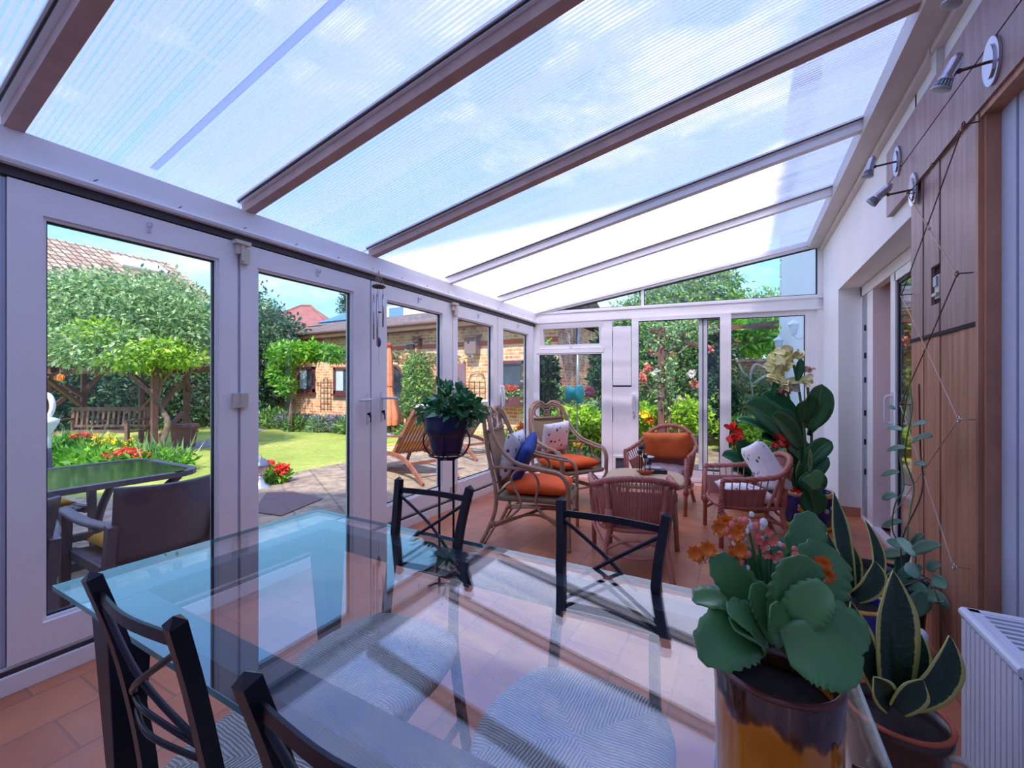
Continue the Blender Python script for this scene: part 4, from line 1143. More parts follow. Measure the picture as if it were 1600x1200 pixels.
snake_plant('s1', P1, pot_maj, [
    (1328, 930, 1303, 770, 1.56, 1.56, 0.066, V2, (0, 0, 0)), (1322, 930, 1293, 832, 1.52, 1.5, 0.055, V2, (-0.01, 0, 0)),
    (1338, 930, 1352, 812, 1.58, 1.62, 0.05, V2, (0.05, 0, -0.03)), (1332, 930, 1330, 848, 1.62, 1.65, 0.07, V2, (0, 0, 0)),
    (1335, 932, 1366, 876, 1.52, 1.50, 0.085, V2, (0.02, 0, -0.01)), (1318, 932, 1265, 845, 1.6, 1.6, 0.055, V2, (-0.01, 0, 0)),
    (1325, 940, 1290, 900, 1.5, 1.45, 0.05, V2, (0, 0, 0))],
    'snake plant with upright pale-edged swords behind the orange-flowered kalanchoe', 'cobalt blue pot with ochre flowers under the rear snake plant')
# low stand under that pot
st = empty('plant_saucer', (0.355, 1.98, 0), 0, 'dark round stand under the cobalt pot of the rear snake plant', 'plant stand')
mb = MB(); mb.lathe([(0.10, 0), (0.12, 0.01), (0.10, 0.05), (0.125, 0.11), (0.12, 0.118), (0.02, 0.118)], n=32); mb.build('dish', M_black, st, True)

# ================================================================== BLACK PLANTER AND CLIMBER ON STRINGS
bp = empty('black_planter', (0.57, 2.60, 0), 0, 'wide black round planter at the foot of the timber boards', 'planter')
mb = MB(); mb.lathe([(0.14, 0), (0.15, 0.01), (0.17, 0.28), (0.19, 0.30), (0.19, 0.33), (0.172, 0.33), (0.165, 0.28)], n=40, cap1=False); mb.build('body', simple('satin_black_glaze', (32, 32, 40), 0.2), bp, True)
mb = MB(); mb.lathe([(0.001, 0.29), (0.17, 0.285)], n=32, cap0=False, cap1=False); mb.build('soil', M_soil, bp)
HK = [(1505, 195, 1), (1418, 303, -1), (1495, 428, 1), (1408, 461, -1), (1498, 655, 1), (1407, 632, -1), (1490, 885, 1)]
HX = 0.735
hp = [ax(x, y, HX) for x, y, s_ in HK]
for p, (x, y, s_) in zip(hp, HK):
    t = empty('eye_hook', p, 0, {(1505): 'metal screw eye topmost on the timber boards, by the near spotlight', 1418: 'metal screw eye holding string below the pair of far spotlights', 1495: 'metal screw eye holding string beside the small cut-out in the boards',
        1408: 'metal screw eye at the far edge of the boards, level with the cut-out', 1498: 'metal screw eye on the near side of the boards, halfway down', 1407: 'metal screw eye at the far edge with climber tendrils round it', 1490: 'lowest metal screw eye on the boards, just above the radiator height'}[x], 'hook')
    mb = MB(); rr = 0.011
    mb.tube(cr([(RX - 0.02 - HX, -0.0, 0), (0.02, 0.0, 0), (0.008, 0.0, 0)] + [(0.0, rr * math.sin(a), rr - rr * math.cos(a) - rr) for a in np.linspace(0.2, 2 * PI - 0.1, 14)], 3), 0.0026, 6)
    mb.build('eye', M_copper if y < 640 else M_chrome, t, True)
strs = [(0, 1), (0, 1), (0, 3), (1, 2), (2, 5), (3, 4), (5, 6)]
labs = ['jute string between the topmost hook and the hook under the spotlights', None, 'jute string running from the topmost hook down past a knot', 'pale jute string from under the spotlights to the cut-out',
        'jute string from beside the cut-out down to the tendrils', 'pale jute string crossing the boards between the far and near middle hooks', 'pale jute string slanting down to the lowest hook']
for i, (a, b) in enumerate(strs):
    if labs[i] is None: continue
    A_, B_ = hp[a], hp[b]; t = empty('garden_string', A_, 0, labs[i], 'string', 'strings laced between the hooks')
    mb = MB(); m = (B_ - A_)
    mb.tube([(0, 0, -0.004), m * 0.5 + Vector((0.002, 0, -0.004)), m + Vector((0, 0, -0.004))], 0.0024, 5)
    if i == 0: mb.tube([(0.002, 0.012, 0.004), m * 0.5 + Vector((0.01, 0.02, -0.012)), m + Vector((0, 0.004, 0.004))], 0.002, 5)
    mb.build('strand', M_string if i in (3, 5, 6) else M_stemb, t)
    mb = MB(); mb.sphere(m * 0.5, 0.008, 6); mb.sphere(m * 0.02, 0.006, 6); mb.build('knot', M_string, t, True)
A_ = hp[4]; E_ = ax(1390, 812, HX); t = empty('garden_string', A_, 0, 'jute string from the near middle hook down among the climber stems', 'string', 'strings laced between the hooks')
mb = MB(); mb.tube([(0, 0, 0), (E_ - A_)], 0.0024, 5); mb.build('strand', M_string, t)
cl = empty('climbing_plant', (0.57, 2.60, 0.29), 0, 'sparse climber with oval leathery leaves trained on strings over the timber boards', 'plant')
CB = Vector((0.57, 2.60, 0.29))
def cpt(px, py, x=0.70): return ax(px, py, x) - CB
stems = [[(1400, 900), (1412, 870), (1395, 830), (1398, 790), (1412, 760), (1405, 700), (1412, 650), (1420, 600), (1408, 632)],
         [(1405, 905), (1430, 880), (1418, 845), (1422, 800), (1428, 760), (1415, 720), (1416, 690), (1425, 640), (1422, 610)],
         [(1400, 900), (1445, 905), (1465, 935), (1478, 985), (1488, 1040)],
         [(1400, 890), (1408, 850), (1440, 770), (1438, 700), (1436, 600)], [(1400, 895), (1380, 880), (1372, 865)]]
for q, s_ in enumerate(stems):
    mb = MB(); mb.tube(cr([cpt(x, y, 0.66 + 0.03 * math.sin(i * 1.7 + q)) if i else Vector((0.0 + 0.03 * q, 0.0 - 0.02 * q, -0.01)) for i, (x, y) in enumerate(s_)], 6), [0.005] * 3 + [0.003] * (6 * (len(s_) - 1) + 1 - 3), 6); mb.build('stem', M_stemb if q in (2, 3) else M_stemg, cl, True)
lv = [(1415, 865, 1372, 868, .05), (1418, 858, 1385, 845, .045), (1425, 862, 1470, 852, .05), (1420, 850, 1400, 900, .05), (1430, 870, 1400, 840, .04), (1428, 885, 1415, 918, .06), (1440, 885, 1402, 905, .05), (1448, 890, 1470, 885, .04), (1448, 920, 1404, 918, .05),
      (1445, 925, 1430, 965, .07), (1442, 930, 1475, 940, .05), (1450, 925, 1482, 950, .05), (1415, 700, 1385, 705, .03), (1410, 672, 1386, 670, .025), (1422, 668, 1448, 662, .04), (1425, 690, 1456, 683, .05), (1405, 738, 1376, 744, .03), (1400, 775, 1378, 780, .04),
      (1410, 815, 1378, 822, .035), (1430, 780, 1450, 800, .0), (1428, 725, 1446, 728, .03), (1400, 875, 1360, 862, .045), (1412, 880, 1390, 925, .05), (1425, 850, 1445, 835, .03), (1398, 640, 1386, 636, .02), (1434, 905, 1415, 880, .05), (1455, 905, 1478, 920, .05)]
for (a, b, c_, d_, w_) in lv:
    if w_ <= 0: continue
    m = MB(); xx = rn.uniform(0.60, 0.70); blade_leaf(m, cpt(a, b, xx), cpt(c_, d_, xx - 0.02), w_, (0, 0, 0.008), (-0.3, -0.9, 0.35), 4, 10, lambda v: math.sin(PI * min(1, 0.06 + v * 0.93)) ** 0.75, 0.15, 0.0015); m.build('leaf', L_climb, cl, True)

# ================================================================== RADIATOR AND ITS VALVE
rd = empty('radiator', (0.575, 1.44, 0.10), 0, 'white ribbed radiator with grille top at the right edge', 'radiator')
rw, rl, rh = 0.20, 0.31, 0.46
mb = MB()
mb.b2((0.006, 0.01, 0), (0.02, rl - 0.01, rh - 0.02)); 
for k in range(11): mb.bar((0.004, 0.02 + k * 0.0268, 0.01), (0.004, 0.02 + k * 0.0268, rh - 0.03), 0.020, 0.012, (1, 0, 0))
mb.b2((0.0, 0.0, 0.0), (rw, 0.012, rh - 0.015)); mb.b2((0.0, rl - 0.012, 0), (rw, rl, rh - 0.015)); mb.b2((rw - 0.015, 0, 0), (rw, rl, rh - 0.02))
mb.build('panel', M_radiator, rd)
mb = MB(); mb.tube([(0.006, 0.0, rh - 0.012), (0.006, rl, rh - 0.012)], 0.014, 10); mb.b2((0.0, -0.004, rh - 0.03), (rw, 0.02, rh)); mb.b2((0.0, rl - 0.02, rh - 0.03), (rw, rl + 0.004, rh)); mb.b2((0.0, 0, rh - 0.01), (0.035, rl, rh)); mb.b2((rw - 0.03, 0, rh - 0.01), (rw, rl, rh))
for k in range(10): mb.b2((0.03, 0.03 + k * 0.0275, rh - 0.008), (rw - 0.03, 0.03 + k * 0.0275 + 0.011, rh - 0.001))
mb.build('grille', M_radiator, rd)
vv = empty('thermostatic_valve', ad(1432, 1000, 1.62), 0, 'white thermostatic valve head low on the brown boards beside the radiator', 'valve')
mb = MB()
for k, (r, y) in enumerate([(0.03, 0), (0.034, 0.01), (0.03, 0.02), (0.034, 0.03), (0.03, 0.045), (0.022, 0.055)]): pass
mb.lathe([(0.02, -0.03), (0.032, -0.028), (0.034, -0.01), (0.030, 0.0), (0.034, 0.01), (0.034, 0.03), (0.024, 0.042), (0.001, 0.044)], n=20); mb.build('head', M_radiator, vv, True)
mb = MB(); mb.tube([(0, 0, -0.02), (0, 0, 0.0 - vv.location.z)], 0.008, 8); mb.build('pipe', M_radiator, vv, True)

# ================================================================== SPOTLIGHTS
def spotlight(loc, yaw, tilt, label, sc=1.0, arm=0.10):
    t = empty('wall_spotlight', loc, 0, label, 'spotlight', 'chrome spotlights on the brown fascia')
    mb = MB()   # leaf shaped wall plate, lies in the y-z plane
    n = 24; vs = []
    prof = [((0.085 * math.copysign(abs(math.cos(a)) ** 1.0, math.cos(a))), 0.058 * math.sin(a)) for a in np.linspace(0, 2 * PI, n, endpoint=False)]
    pts = [(-0.0, y * 1.0 + 0.10 * (z * 12) * 0.05, z) for z, y in prof]
    mb.poly(pts, (-0.008, 0, 0)); mb.poly([(p[0] - 0.008, p[1] * 0.6, p[2] * 0.7) for p in pts], (-0.006, 0, 0)); mb.build('wall_plate', M_chrome, t, bevel=0.0)
    j = Vector((-arm, 0.0, -0.005)); mb = MB(); mb.tube([(-0.01, 0, 0), j], 0.0055, 8); mb.sphere(j, 0.009, 8); mb.build('arm', M_copper, t, True)
    d = Vector((math.sin(tilt) * math.cos(yaw), math.sin(tilt) * math.sin(yaw), -math.cos(tilt))); q = d.to_track_quat('Z', 'Y').to_matrix()
    def L(prof_, nm, mat, par, n=20):
        m = MB(); m.lathe(prof_, n=n); m.v = [tuple(q @ Vector(v) + j + Vector((-0.018, 0, 0.02))) for v in m.v]; return m.build(nm, mat, par, True)
    hd = L([(0.004, -0.045), (0.010, -0.042), (0.016, -0.032), (0.020, -0.02), (0.021, 0.03), (0.023, 0.032), (0.023, 0.040), (0.021, 0.042)], 'lamp_housing', M_chrome, t)
    m = MB()
    for k in range(16):
        a = 2 * PI * k / 16; m.bar((0.019 * math.cos(a), 0.019 * math.sin(a), 0.038), (0.027 * math.cos(a), 0.027 * math.sin(a), 0.066), 0.004, 0.004)
    m.lathe([(0.017, 0.038), (0.025, 0.064), (0.029, 0.066), (0.029, 0.071), (0.027, 0.072)], n=20)
    m.v = [tuple(q @ Vector(v) + j + Vector((-0.018, 0, 0.02))) for v in m.v]; m.build('bulb', M_silver, hd, True)
    L([(0.001, 0.0700), (0.027, 0.0695)], 'lens', simple('dim_lens' + str(len(MATS)), (150, 130, 130), 0.15), hd)
    return t
spotlight(ax(1552, 95, RX - 0.031), 2.7, 0.45, 'chrome spotlight nearest the camera, at the upper right', arm=0.085)
spotlight(ax(1403, 252, RX - 0.031), 3.0, 0.25, 'farther chrome spotlight of the pair, head pointing down', arm=0.10)
spotlight(ax(1428, 296, RX - 0.031), 2.9, 0.85, 'chrome spotlight of the pair with its head tilted towards the room', arm=0.10)
spotlight(ax(1570, -45, RX - 0.031), 3.0, 0.3, 'chrome spotlight cut off by the top edge of the photo', arm=0.09)

# ================================================================== WIND CHIME
wc = empty('wind_chime', (LX + 0.13, 2.335, 2.09), 0.0, 'metal wind chime with hanging tubes in front of the folding doors', 'wind chime')
mb = MB()
for k in range(4):
    a = PI / 2 * k + 0.4; mb.tube([(0, 0, 0.02), (0.045 * math.cos(a), 0.045 * math.sin(a), -0.10)], 0.0014, 4)
mb.tube([(0, 0, 0.02), (0, 0, -0.72)], 0.0014, 4); mb.build('cord', M_string, wc)
mb = MB(); mb.lathe([(0.030, -0.115), (0.048, -0.113), (0.052, -0.105), (0.048, -0.097), (0.030, -0.095)], n=28, cap0=False, cap1=False); mb.build('ring', M_copper, wc, True)
for k in range(5):
    a = 2 * PI * k / 5 + 0.2; x, y = 0.038 * math.cos(a), 0.038 * math.sin(a); z0 = -0.17; z1 = -0.36 - 0.05 * k
    mb = MB(); mb.tube([(x, y, -0.11), (x, y, z0)], 0.001, 4); mb.tube([(x, y, z0), (x, y, z1)], 0.0065, 10); mb.build('chime_tube', M_chrome, wc, True)
mb = MB(); mb.lathe([(0.001, -0.305), (0.02, -0.303), (0.02, -0.297), (0.001, -0.295)], n=16); mb.build('striker', M_black, wc, True)
mb = MB(); mb.sphere((0, 0, -0.53), 0.035, 16, (0.5, 0.5, 1.1)); mb.build('sail', simple('blue_grey_disc', (80, 100, 130), 0.2, 0.5), wc, True)

# ================================================================== PLANT STAND WITH NAVY POT
sx_, sy_ = -1.535, 1.995
ps = empty('plant_stand', (sx_, sy_, 0), math.radians(28), 'tall slim black metal stand holding the navy plant pot', 'plant stand')
mb = MB()
for s_ in (-1, 1): mb.bar((s_ * 0.042, 0, 0.0), (s_ * 0.042, 0, 0.80), 0.012, 0.012)
mb.build('post', M_black, ps)
mb = MB(); mb.tube([(0.10 * math.cos(a), 0.10 * math.sin(a), 0.815) for a in np.linspace(0, 2 * PI, 28, endpoint=False)], 0.005, 6, True); mb.tube([(0.122 * math.cos(a), 0.122 * math.sin(a), 0.95) for a in np.linspace(0, 2 * PI, 28, endpoint=False)], 0.005, 6, True)
for s_ in (-1, 1):
    mb.tube(cr([(s_ * 0.042, 0, 0.79), (s_ * 0.10, 0, 0.82), (s_ * 0.135, 0, 0.88), (s_ * 0.13, 0, 0.94), (s_ * 0.10, 0, 0.95)], 6), 0.005, 6)
    mb.tube(cr([(0, s_ * 0.02, 0.79), (0, s_ * 0.10, 0.82), (0, s_ * 0.135, 0.88), (0, s_ * 0.122, 0.95)], 6), 0.005, 6)
mb.bar((-0.05, 0, 0.79), (0.05, 0, 0.79), 0.03, 0.012); mb.bar((-0.10, 0, 0.814), (0.10, 0, 0.814), 0.012, 0.006); mb.build('pot_holder', M_black, ps, True)
mb = MB()
for a in (0.5, 2.6, 4.7): mb.tube(cr([(0, 0, 0.05), (0.07 * math.cos(a), 0.07 * math.sin(a), 0.04), (0.14 * math.cos(a), 0.14 * math.sin(a), 0.006)], 5), 0.007, 6)
mb.bar((-0.05, 0, 0.05), (0.05, 0, 0.05), 0.012, 0.02); mb.build('foot', M_black, ps, True)
np_ = empty('plant_pot', (sx_, sy_, 0.819), 0, 'navy blue ribbed pot high up on the slim black stand', 'plant pot')
mb = MB(); mb.lathe([(0.075, 0.0), (0.082, 0.003), (0.095, 0.05), (0.104, 0.10), (0.118, 0.128), (0.132, 0.135), (0.130, 0.16), (0.136, 0.185), (0.134, 0.20), (0.139, 0.22), (0.142, 0.232), (0.138, 0.236), (0.128, 0.232), (0.124, 0.20)], n=48, cap1=False); mb.build('body', M_bluepot, np_, True)
mb = MB(); mb.lathe([(0.001, 0.21), (0.13, 0.205)], n=32, cap0=False, cap1=False); mb.build('soil', M_soil, np_)
hp_ = empty('potted_foliage_plant', (sx_, sy_, 1.03), 0, 'leafy green houseplant spilling over the navy pot on the stand', 'plant')
leaves('foliage', [((0.02, 0, 0.05), (0.17, 0.13, 0.07)), ((0.03, 0.02, 0.11), (0.10, 0.09, 0.10)), ((-0.09, 0, 0.03), (0.09, 0.09, 0.06)), ((0.12, 0.03, 0.05), (0.09, 0.08, 0.07))], 520, 0.062, L_house, hp_, seed=5, aspect=0.62, up=0.9, droop=0.1)
mb = MB()
for k in range(14):
    a = rn.uniform(0, 2 * PI); r = rn.uniform(0.05, 0.13); mb.tube(cr([(0, 0, -0.02), (r * 0.4 * math.cos(a), r * 0.4 * math.sin(a), 0.06), (r * math.cos(a), r * math.sin(a), rn.uniform(0.05, 0.17))], 4), 0.002, 5)
mb.build('stem', M_stemg, hp_, True)

# ================================================================== RATTAN HIGH-BACK ARMCHAIRS
def rattan_chair(loc, rz, label):
    t = empty('rattan_armchair', loc, rz, label, 'armchair', 'high-backed rattan armchairs')
    for s_ in (-1, 1):
        mb = MB()
        arm = [(s_ * 0.10, -0.385, 1.035), (s_ * 0.19, -0.365, 1.0), (s_ * 0.245, -0.33, 0.90), (s_ * 0.27, -0.26, 0.76), (s_ * 0.30, -0.12, 0.645), (s_ * 0.31, 0.08, 0.60), (s_ * 0.31, 0.21, 0.575), (s_ * 0.305, 0.275, 0.50), (s_ * 0.295, 0.285, 0.36), (s_ * 0.295, 0.29, 0.0)]
        mb.tube(cr(arm, 7), 0.0155, 10)
        mb.tube([p + Vector((-s_ * 0.025, 0.003, -0.016 if p.z > 0.58 else 0)) for p in cr(arm[:-1], 7)], 0.011, 8)
        mb.build('arm', M_ratpole, t, True)
        mb = MB(); mb.tube(cr([(s_ * 0.215, -0.40, 0.98), (s_ * 0.235, -0.36, 0.72), (s_ * 0.25, -0.29, 0.42), (s_ * 0.255, -0.30, 0.22), (s_ * 0.27, -0.40, 0.0)], 7), 0.0165, 10)
        mb.tube(cr([(s_ * 0.285, -0.285, 0.14), (s_ * 0.29, -0.37, 0.0)], 4), 0.010, 8); mb.tube([(s_ * 0.256, -0.30, 0.13), (s_ * 0.262, -0.325, 0.17)], 0.024, 10); mb.build('rear_leg', M_ratpole, t, True)
        mb = MB(); mb.tube([(s_ * 0.24, -0.33, 0.59), (s_ * 0.30, -0.10, 0.60), (s_ * 0.31, 0.05, 0.59)], 0.013, 8)
        mb.tube(cr([(s_ * 0.295, 0.285, 0.19), (s_ * 0.29, 0.12, 0.25), (s_ * 0.285, 0.04, 0.34), (s_ * 0.30, 0.06, 0.50), (s_ * 0.305, 0.0, 0.585), (s_ * 0.30, -0.10, 0.585), (s_ * 0.295, -0.15, 0.50), (s_ * 0.28, -0.08, 0.34), (s_ * 0.275, -0.14, 0.24), (s_ * 0.265, -0.30, 0.14)], 7), 0.010, 8)
        mb.build('side_loop', M_ratpole, t, True)
    mb = MB(); mb.tube(cr([(-0.22, -0.37, 0.97), (-0.17, -0.385, 1.035), (-0.08, -0.39, 1.045), (0, -0.385, 1.01), (0.08, -0.39, 1.045), (0.17, -0.385, 1.035), (0.22, -0.37, 0.97)], 6), 0.015, 10)
    mb.tube([p + Vector((0, 0, -0.026)) for p in cr([(-0.20, -0.37, 0.97), (-0.16, -0.38, 1.03), (-0.08, -0.385, 1.042), (0, -0.38, 1.005), (0.08, -0.385, 1.042), (0.16, -0.38, 1.03), (0.20, -0.37, 0.97)], 6)], 0.009, 8)
    for s_ in (-1, 1): mb.tube(cr([(s_ * 0.01, -0.37, 0.89), (s_ * 0.03, -0.375, 0.95), (s_ * 0.08, -0.38, 0.99), (s_ * 0.15, -0.375, 0.97), (s_ * 0.165, -0.37, 0.91), (s_ * 0.12, -0.365, 0.875)], 6), 0.009, 8)
    mb.tube([(0.035 * math.cos(a), -0.372, 0.915 + 0.04 * math.sin(a)) for a in np.linspace(0, 2 * PI, 20, endpoint=False)], 0.008, 8, True)
    mb.tube([(-0.225, -0.365, 0.865), (0.225, -0.365, 0.865)], 0.013, 8); mb.build('back_frame', M_ratpole, t, True)
    mb = MB(); mb.grid(lambda u, v: ((u - 0.5) * (0.40 + 0.06 * v), -0.275 - 0.095 * v - 0.02 * math.sin(PI * u), 0.40 + 0.46 * v), 20, 16, (1, 1), 0.008); mb.build('back_panel', M_ratweave, t, True)
    mb = MB(); ring = [(-0.27, 0.25), (-0.1, 0.285), (0.1, 0.285), (0.27, 0.25), (0.265, 0), (0.25, -0.27), (0, -0.285), (-0.25, -0.27), (-0.265, 0)]
    mb.tube(cr([(x, y, 0.355) for x, y in ring], 5, True), 0.018, 8, True)
    mb.grid(lambda u, v: ((u - 0.5) * 0.52, -0.27 + 0.53 * v, 0.365), 8, 8, (1, 1), 0.01)
    mb.build('seat', M_ratweave, t, True)
    mb = MB()
    for s_ in (-1, 1):
        mb.tube(cr([(s_ * 0.262, -0.31, 0.13), (s_ * 0.08, -0.05, 0.20), (-s_ * 0.08, 0.05, 0.20), (-s_ * 0.29, 0.27, 0.13)], 6), 0.013, 8)
        mb.tube(cr([(s_ * 0.262, -0.32, 0.15), (s_ * 0.13, 0.0, 0.205), (s_ * 0.29, 0.28, 0.15)], 6), 0.010, 8)
    mb.tube(cr([(-0.29, 0.285, 0.33), (-0.2, 0.27, 0.22), (0, 0.26, 0.19), (0.2, 0.27, 0.22), (0.29, 0.285, 0.33)], 6), 0.010, 8)
    mb.build('stretcher', M_ratpole, t, True)
    return t
RC1 = ((-1.47, 3.13, 0), math.radians(14 - 90)); RC2 = ((-1.64, 4.22, 0), math.radians(-30 - 90))
rc = rattan_chair(RC1[0], RC1[1], 'high-backed rattan armchair nearest the glass table, seen from its side')
again(rc, RC2[0], RC2[1], 'high-backed rattan armchair in the far left corner by the end window')
def T(R, p):
    c, s_ = math.cos(R[1]), math.sin(R[1]); return (R[0][0] + c * p[0] - s_ * p[1], R[0][1] + s_ * p[0] + c * p[1], p[2])
def seat_cushion(R, p, label, size=(0.50, 0.50, 0.11)):
    return cushion('seat_cushion', size, M_orange, T(R, p), (0, 0, R[1]), label, 'cushion', 'orange seat cushions on rattan armchairs', pinch=0.2)
seat_cushion(RC1, (0, 0.02, 0.425), 'bright orange seat cushion on the nearer rattan armchair')
seat_cushion(RC2, (0, 0.02, 0.425), 'bright orange seat cushion on the far corner rattan armchair')
def rot_e(rz, rx, ry=0): return (Matrix.Rotation(rz, 3, 'Z') @ Matrix.Rotation(ry, 3, 'Y') @ Matrix.Rotation(rx, 3, 'X')).to_euler()
cushion('scatter_cushion', (0.40, 0.40, 0.12), M_floral, T(RC1, (0.0, -0.22, 0.66)), rot_e(RC1[1], math.radians(76)), 'white sprigged cushion behind the blue one on the nearer rattan armchair', 'cushion')
cushion('scatter_cushion', (0.36, 0.36, 0.11), M_blue, T(RC1, (0.02, -0.11, 0.64)), rot_e(RC1[1], math.radians(66), 0.35), 'royal blue cushion on the nearer rattan armchair', 'cushion')
cushion('scatter_cushion', (0.36, 0.36, 0.12), M_floral, T(RC2, (0.0, -0.21, 0.66)), rot_e(RC2[1], math.radians(72), 0.1), 'white sprigged cushion on the far corner rattan armchair', 'cushion')

# ================================================================== WICKER TUB CHAIRS
def wicker_chair(loc, rz, label, Hb=0.74, Ha=0.56, lean=0.13, wtop=0.31, seatpad=False):
    t = empty('wicker_armchair', loc, rz, label, 'armchair', 'rose brown wicker tub armchairs')
    def rim(u):      # u 0..1 from front left round the back to front right
        a = PI * (1.0 + u) ; x = math.cos(a); y = math.sin(a)
        ex = math.copysign(abs(x) ** 0.8, x) * wtop
        yy = -lean * 1.2 - 0.30 * abs(y) ** 0.75 * 1.0 + 0.10
        if u < 0.12: yy += (0.12 - u) * 1.9
        if u > 0.88: yy += (u - 0.88) * 1.9
        k = math.sin(PI * u)
        z = Ha + (Hb - Ha) * (k ** 1.6)
        return Vector((ex, yy + 0.08, z))
    def base(u):
        a = PI * (1.0 + u); x = math.cos(a); y = math.sin(a)
        yy = -0.24 * abs(y) ** 0.7 + 0.02
        if u < 0.12: yy += (0.12 - u) * 1.7
        if u > 0.88: yy += (u - 0.88) * 1.7
        return Vector((math.copysign(abs(x) ** 0.7, x) * 0.235, yy, 0.30))
    def shell(u, v):
        b, r = base(u), rim(u); p = b.lerp(r, v); 
        return p + Vector((0, 0, 0)) 
    mb = MB(); 
    mb.grid(lambda u, v: shell(0.22 + 0.56 * u, 0.02 + 0.74 * v), 40, 14, (2.2, 1.4), 0.010)
    mb.grid(lambda u, v: shell(0.0 + 0.10 * u, 0.02 + 0.62 * v), 10, 10, (0.6, 1.2), 0.010)
    mb.grid(lambda u, v: shell(0.90 + 0.10 * u, 0.02 + 0.62 * v), 10, 10, (0.6, 1.2), 0.010)
    mb.build('woven_shell', M_wick, t, True)
    mb = MB()
    for i in range(61):
        u = i / 60
        if 0.11 < u < 0.21 or 0.79 < u < 0.89: continue
        mb.tube([shell(u, 0.0), shell(u, 0.5), shell(u, 1.0)], 0.0048, 5)
    mb.build('spokes', M_wickpole, t, True)
    mb = MB(); rope(mb, [rim(i / 80) for i in range(81)], 0.011, 0.0125, 16, 3, 6)
    for e_ in (0, 1):
        r = rim(e_); rope(mb, [r.lerp(Vector((r.x * 0.93, r.y + 0.02, 0.22)), k / 16) for k in range(17)], 0.010, 0.010, 4, 3, 6)
    mb.build('braided_rim', M_wick if False else M_wickpole, t, True)
    for s_ in (-1, 1):
        mb = MB(); mb.tube(cr([shell(0.115 if s_ < 0 else 0.885, 0.02), shell(0.135 if s_ < 0 else 0.865, 0.5), shell(0.17 if s_ < 0 else 0.83, 0.86), shell(0.205 if s_ < 0 else 0.795, 0.5), shell(0.21 if s_ < 0 else 0.79, 0.02)], 6), 0.012, 8)
        mb.build('arm_loop', M_wickpole, t, True)
    for s_ in (-1, 1):
        f = rim(0 if s_ < 0 else 1)
        mb = MB(); mb.tube([(f.x * 0.93, f.y + 0.0, f.z - 0.02), (f.x * 0.90, f.y + 0.005, 0.0)], 0.017, 10); mb.tube([(f.x * 0.915, f.y, 0.20), (f.x * 0.91, f.y, 0.27)], 0.024, 10); mb.build('leg', M_wickpole, t, True)
        u = 0.30 if s_ < 0 else 0.70
        a, b = shell(u, 0.95), shell(u, 0.1)
        mb = MB(); mb.tube(cr([a + Vector((0, -0.015, 0)), b + Vector((0, -0.02, 0)), (b.x * 1.15, b.y - 0.02, 0.18), (b.x * 1.3, b.y - 0.08, 0.0)], 6), 0.018, 10); mb.tube([b + Vector((0, -0.02, -0.02)), b + Vector((s_ * 0.006, -0.02, 0.10))], 0.026, 10); mb.build('leg', M_wickpole, t, True)
    mb = MB(); ring = [base(i / 20) for i in range(21)]; fl, frr = ring[0], ring[-1]
    pts = ring + [Vector((frr.x * 0.6, frr.y + 0.03, 0.30)), Vector((0, frr.y + 0.045, 0.30)), Vector((fl.x * 0.6, fl.y + 0.03, 0.30))]
    mb.tube(pts, 0.015, 8, True)
    c0 = Vector((0, 0, 0.30)); n_ = len(pts); vs = [c0] + pts; mb.add(vs, [(0, 1 + i, 1 + (i + 1) % n_) for i in range(n_)]); mb.add([v - Vector((0, 0, 0.012)) for v in vs], [(0, 1 + (i + 1) % n_, 1 + i) for i in range(n_)])
    mb.build('seat', M_wick, t, True)
    mb = MB()
    bl, br = shell(0.30, 0.1), shell(0.70, 0.1)
    mb.tube(cr([(bl.x * 1.15, bl.y - 0.02, 0.17), (bl.x * 0.4, bl.y - 0.05, 0.24), (br.x * 0.4, br.y - 0.05, 0.24), (br.x * 1.15, br.y - 0.02, 0.17)], 6), 0.011, 8)
    mb.tube(cr([(bl.x * 1.15, bl.y - 0.02, 0.15), (0, bl.y - 0.05, 0.13), (br.x * 1.15, br.y - 0.02, 0.15)], 6), 0.012, 8)
    mb.tube(cr([(bl.x * 1.1, bl.y - 0.01, 0.28), (0, bl.y - 0.05, 0.20), (br.x * 1.1, br.y - 0.01, 0.28)], 6), 0.010, 8)
    for s_ in (-1, 1):
        f = rim(0 if s_ < 0 else 1); b = bl if s_ < 0 else br
        mb.tube(cr([(f.x * 0.9, f.y, 0.16), (f.x * 0.92, (f.y + b.y) / 2, 0.25), (b.x * 1.15, b.y - 0.02, 0.17)], 6), 0.012, 8)
    mb.build('stretcher', M_wickpole, t, True)
    return t
WR = ((0.02, 3.88, 0), math.radians(196 - 90)); WCc = ((-0.70, 4.62, 0), math.radians(262 - 90)); WN = ((-0.66, 2.93, 0), math.radians(108 - 90))
wicker_chair(WN[0], WN[1], 'rose brown wicker armchair seen from behind, nearest the glass table', 0.635, 0.545, 0.10, 0.285)
wicker_chair(WCc[0], WCc[1], 'rose brown wicker armchair with the rust orange pillow, backed to the garden door', 0.80, 0.56, 0.06, 0.31)
wicker_chair(WR[0], WR[1], 'rose brown wicker armchair on the right with two white sprigged pillows', 0.68, 0.52, 0.14, 0.30)
cushion('bolster_pillow', (0.50, 0.30, 0.13), M_rust, T(WCc, (0.0, -0.06, 0.60)), rot_e(WCc[1], math.radians(70), 0.06), 'rust orange velvet pillow on the far wicker armchair', 'cushion')
cushion('seat_pad', (0.44, 0.42, 0.09), simple('grey_mauve_marl_cloth', (160, 140, 146), 0.9, var=0.3, scale=30), T(WCc, (0, 0.02, 0.36)), (0, 0, WCc[1]), 'grey mauve seat pad under the rust orange pillow', 'cushion', pinch=0.2)
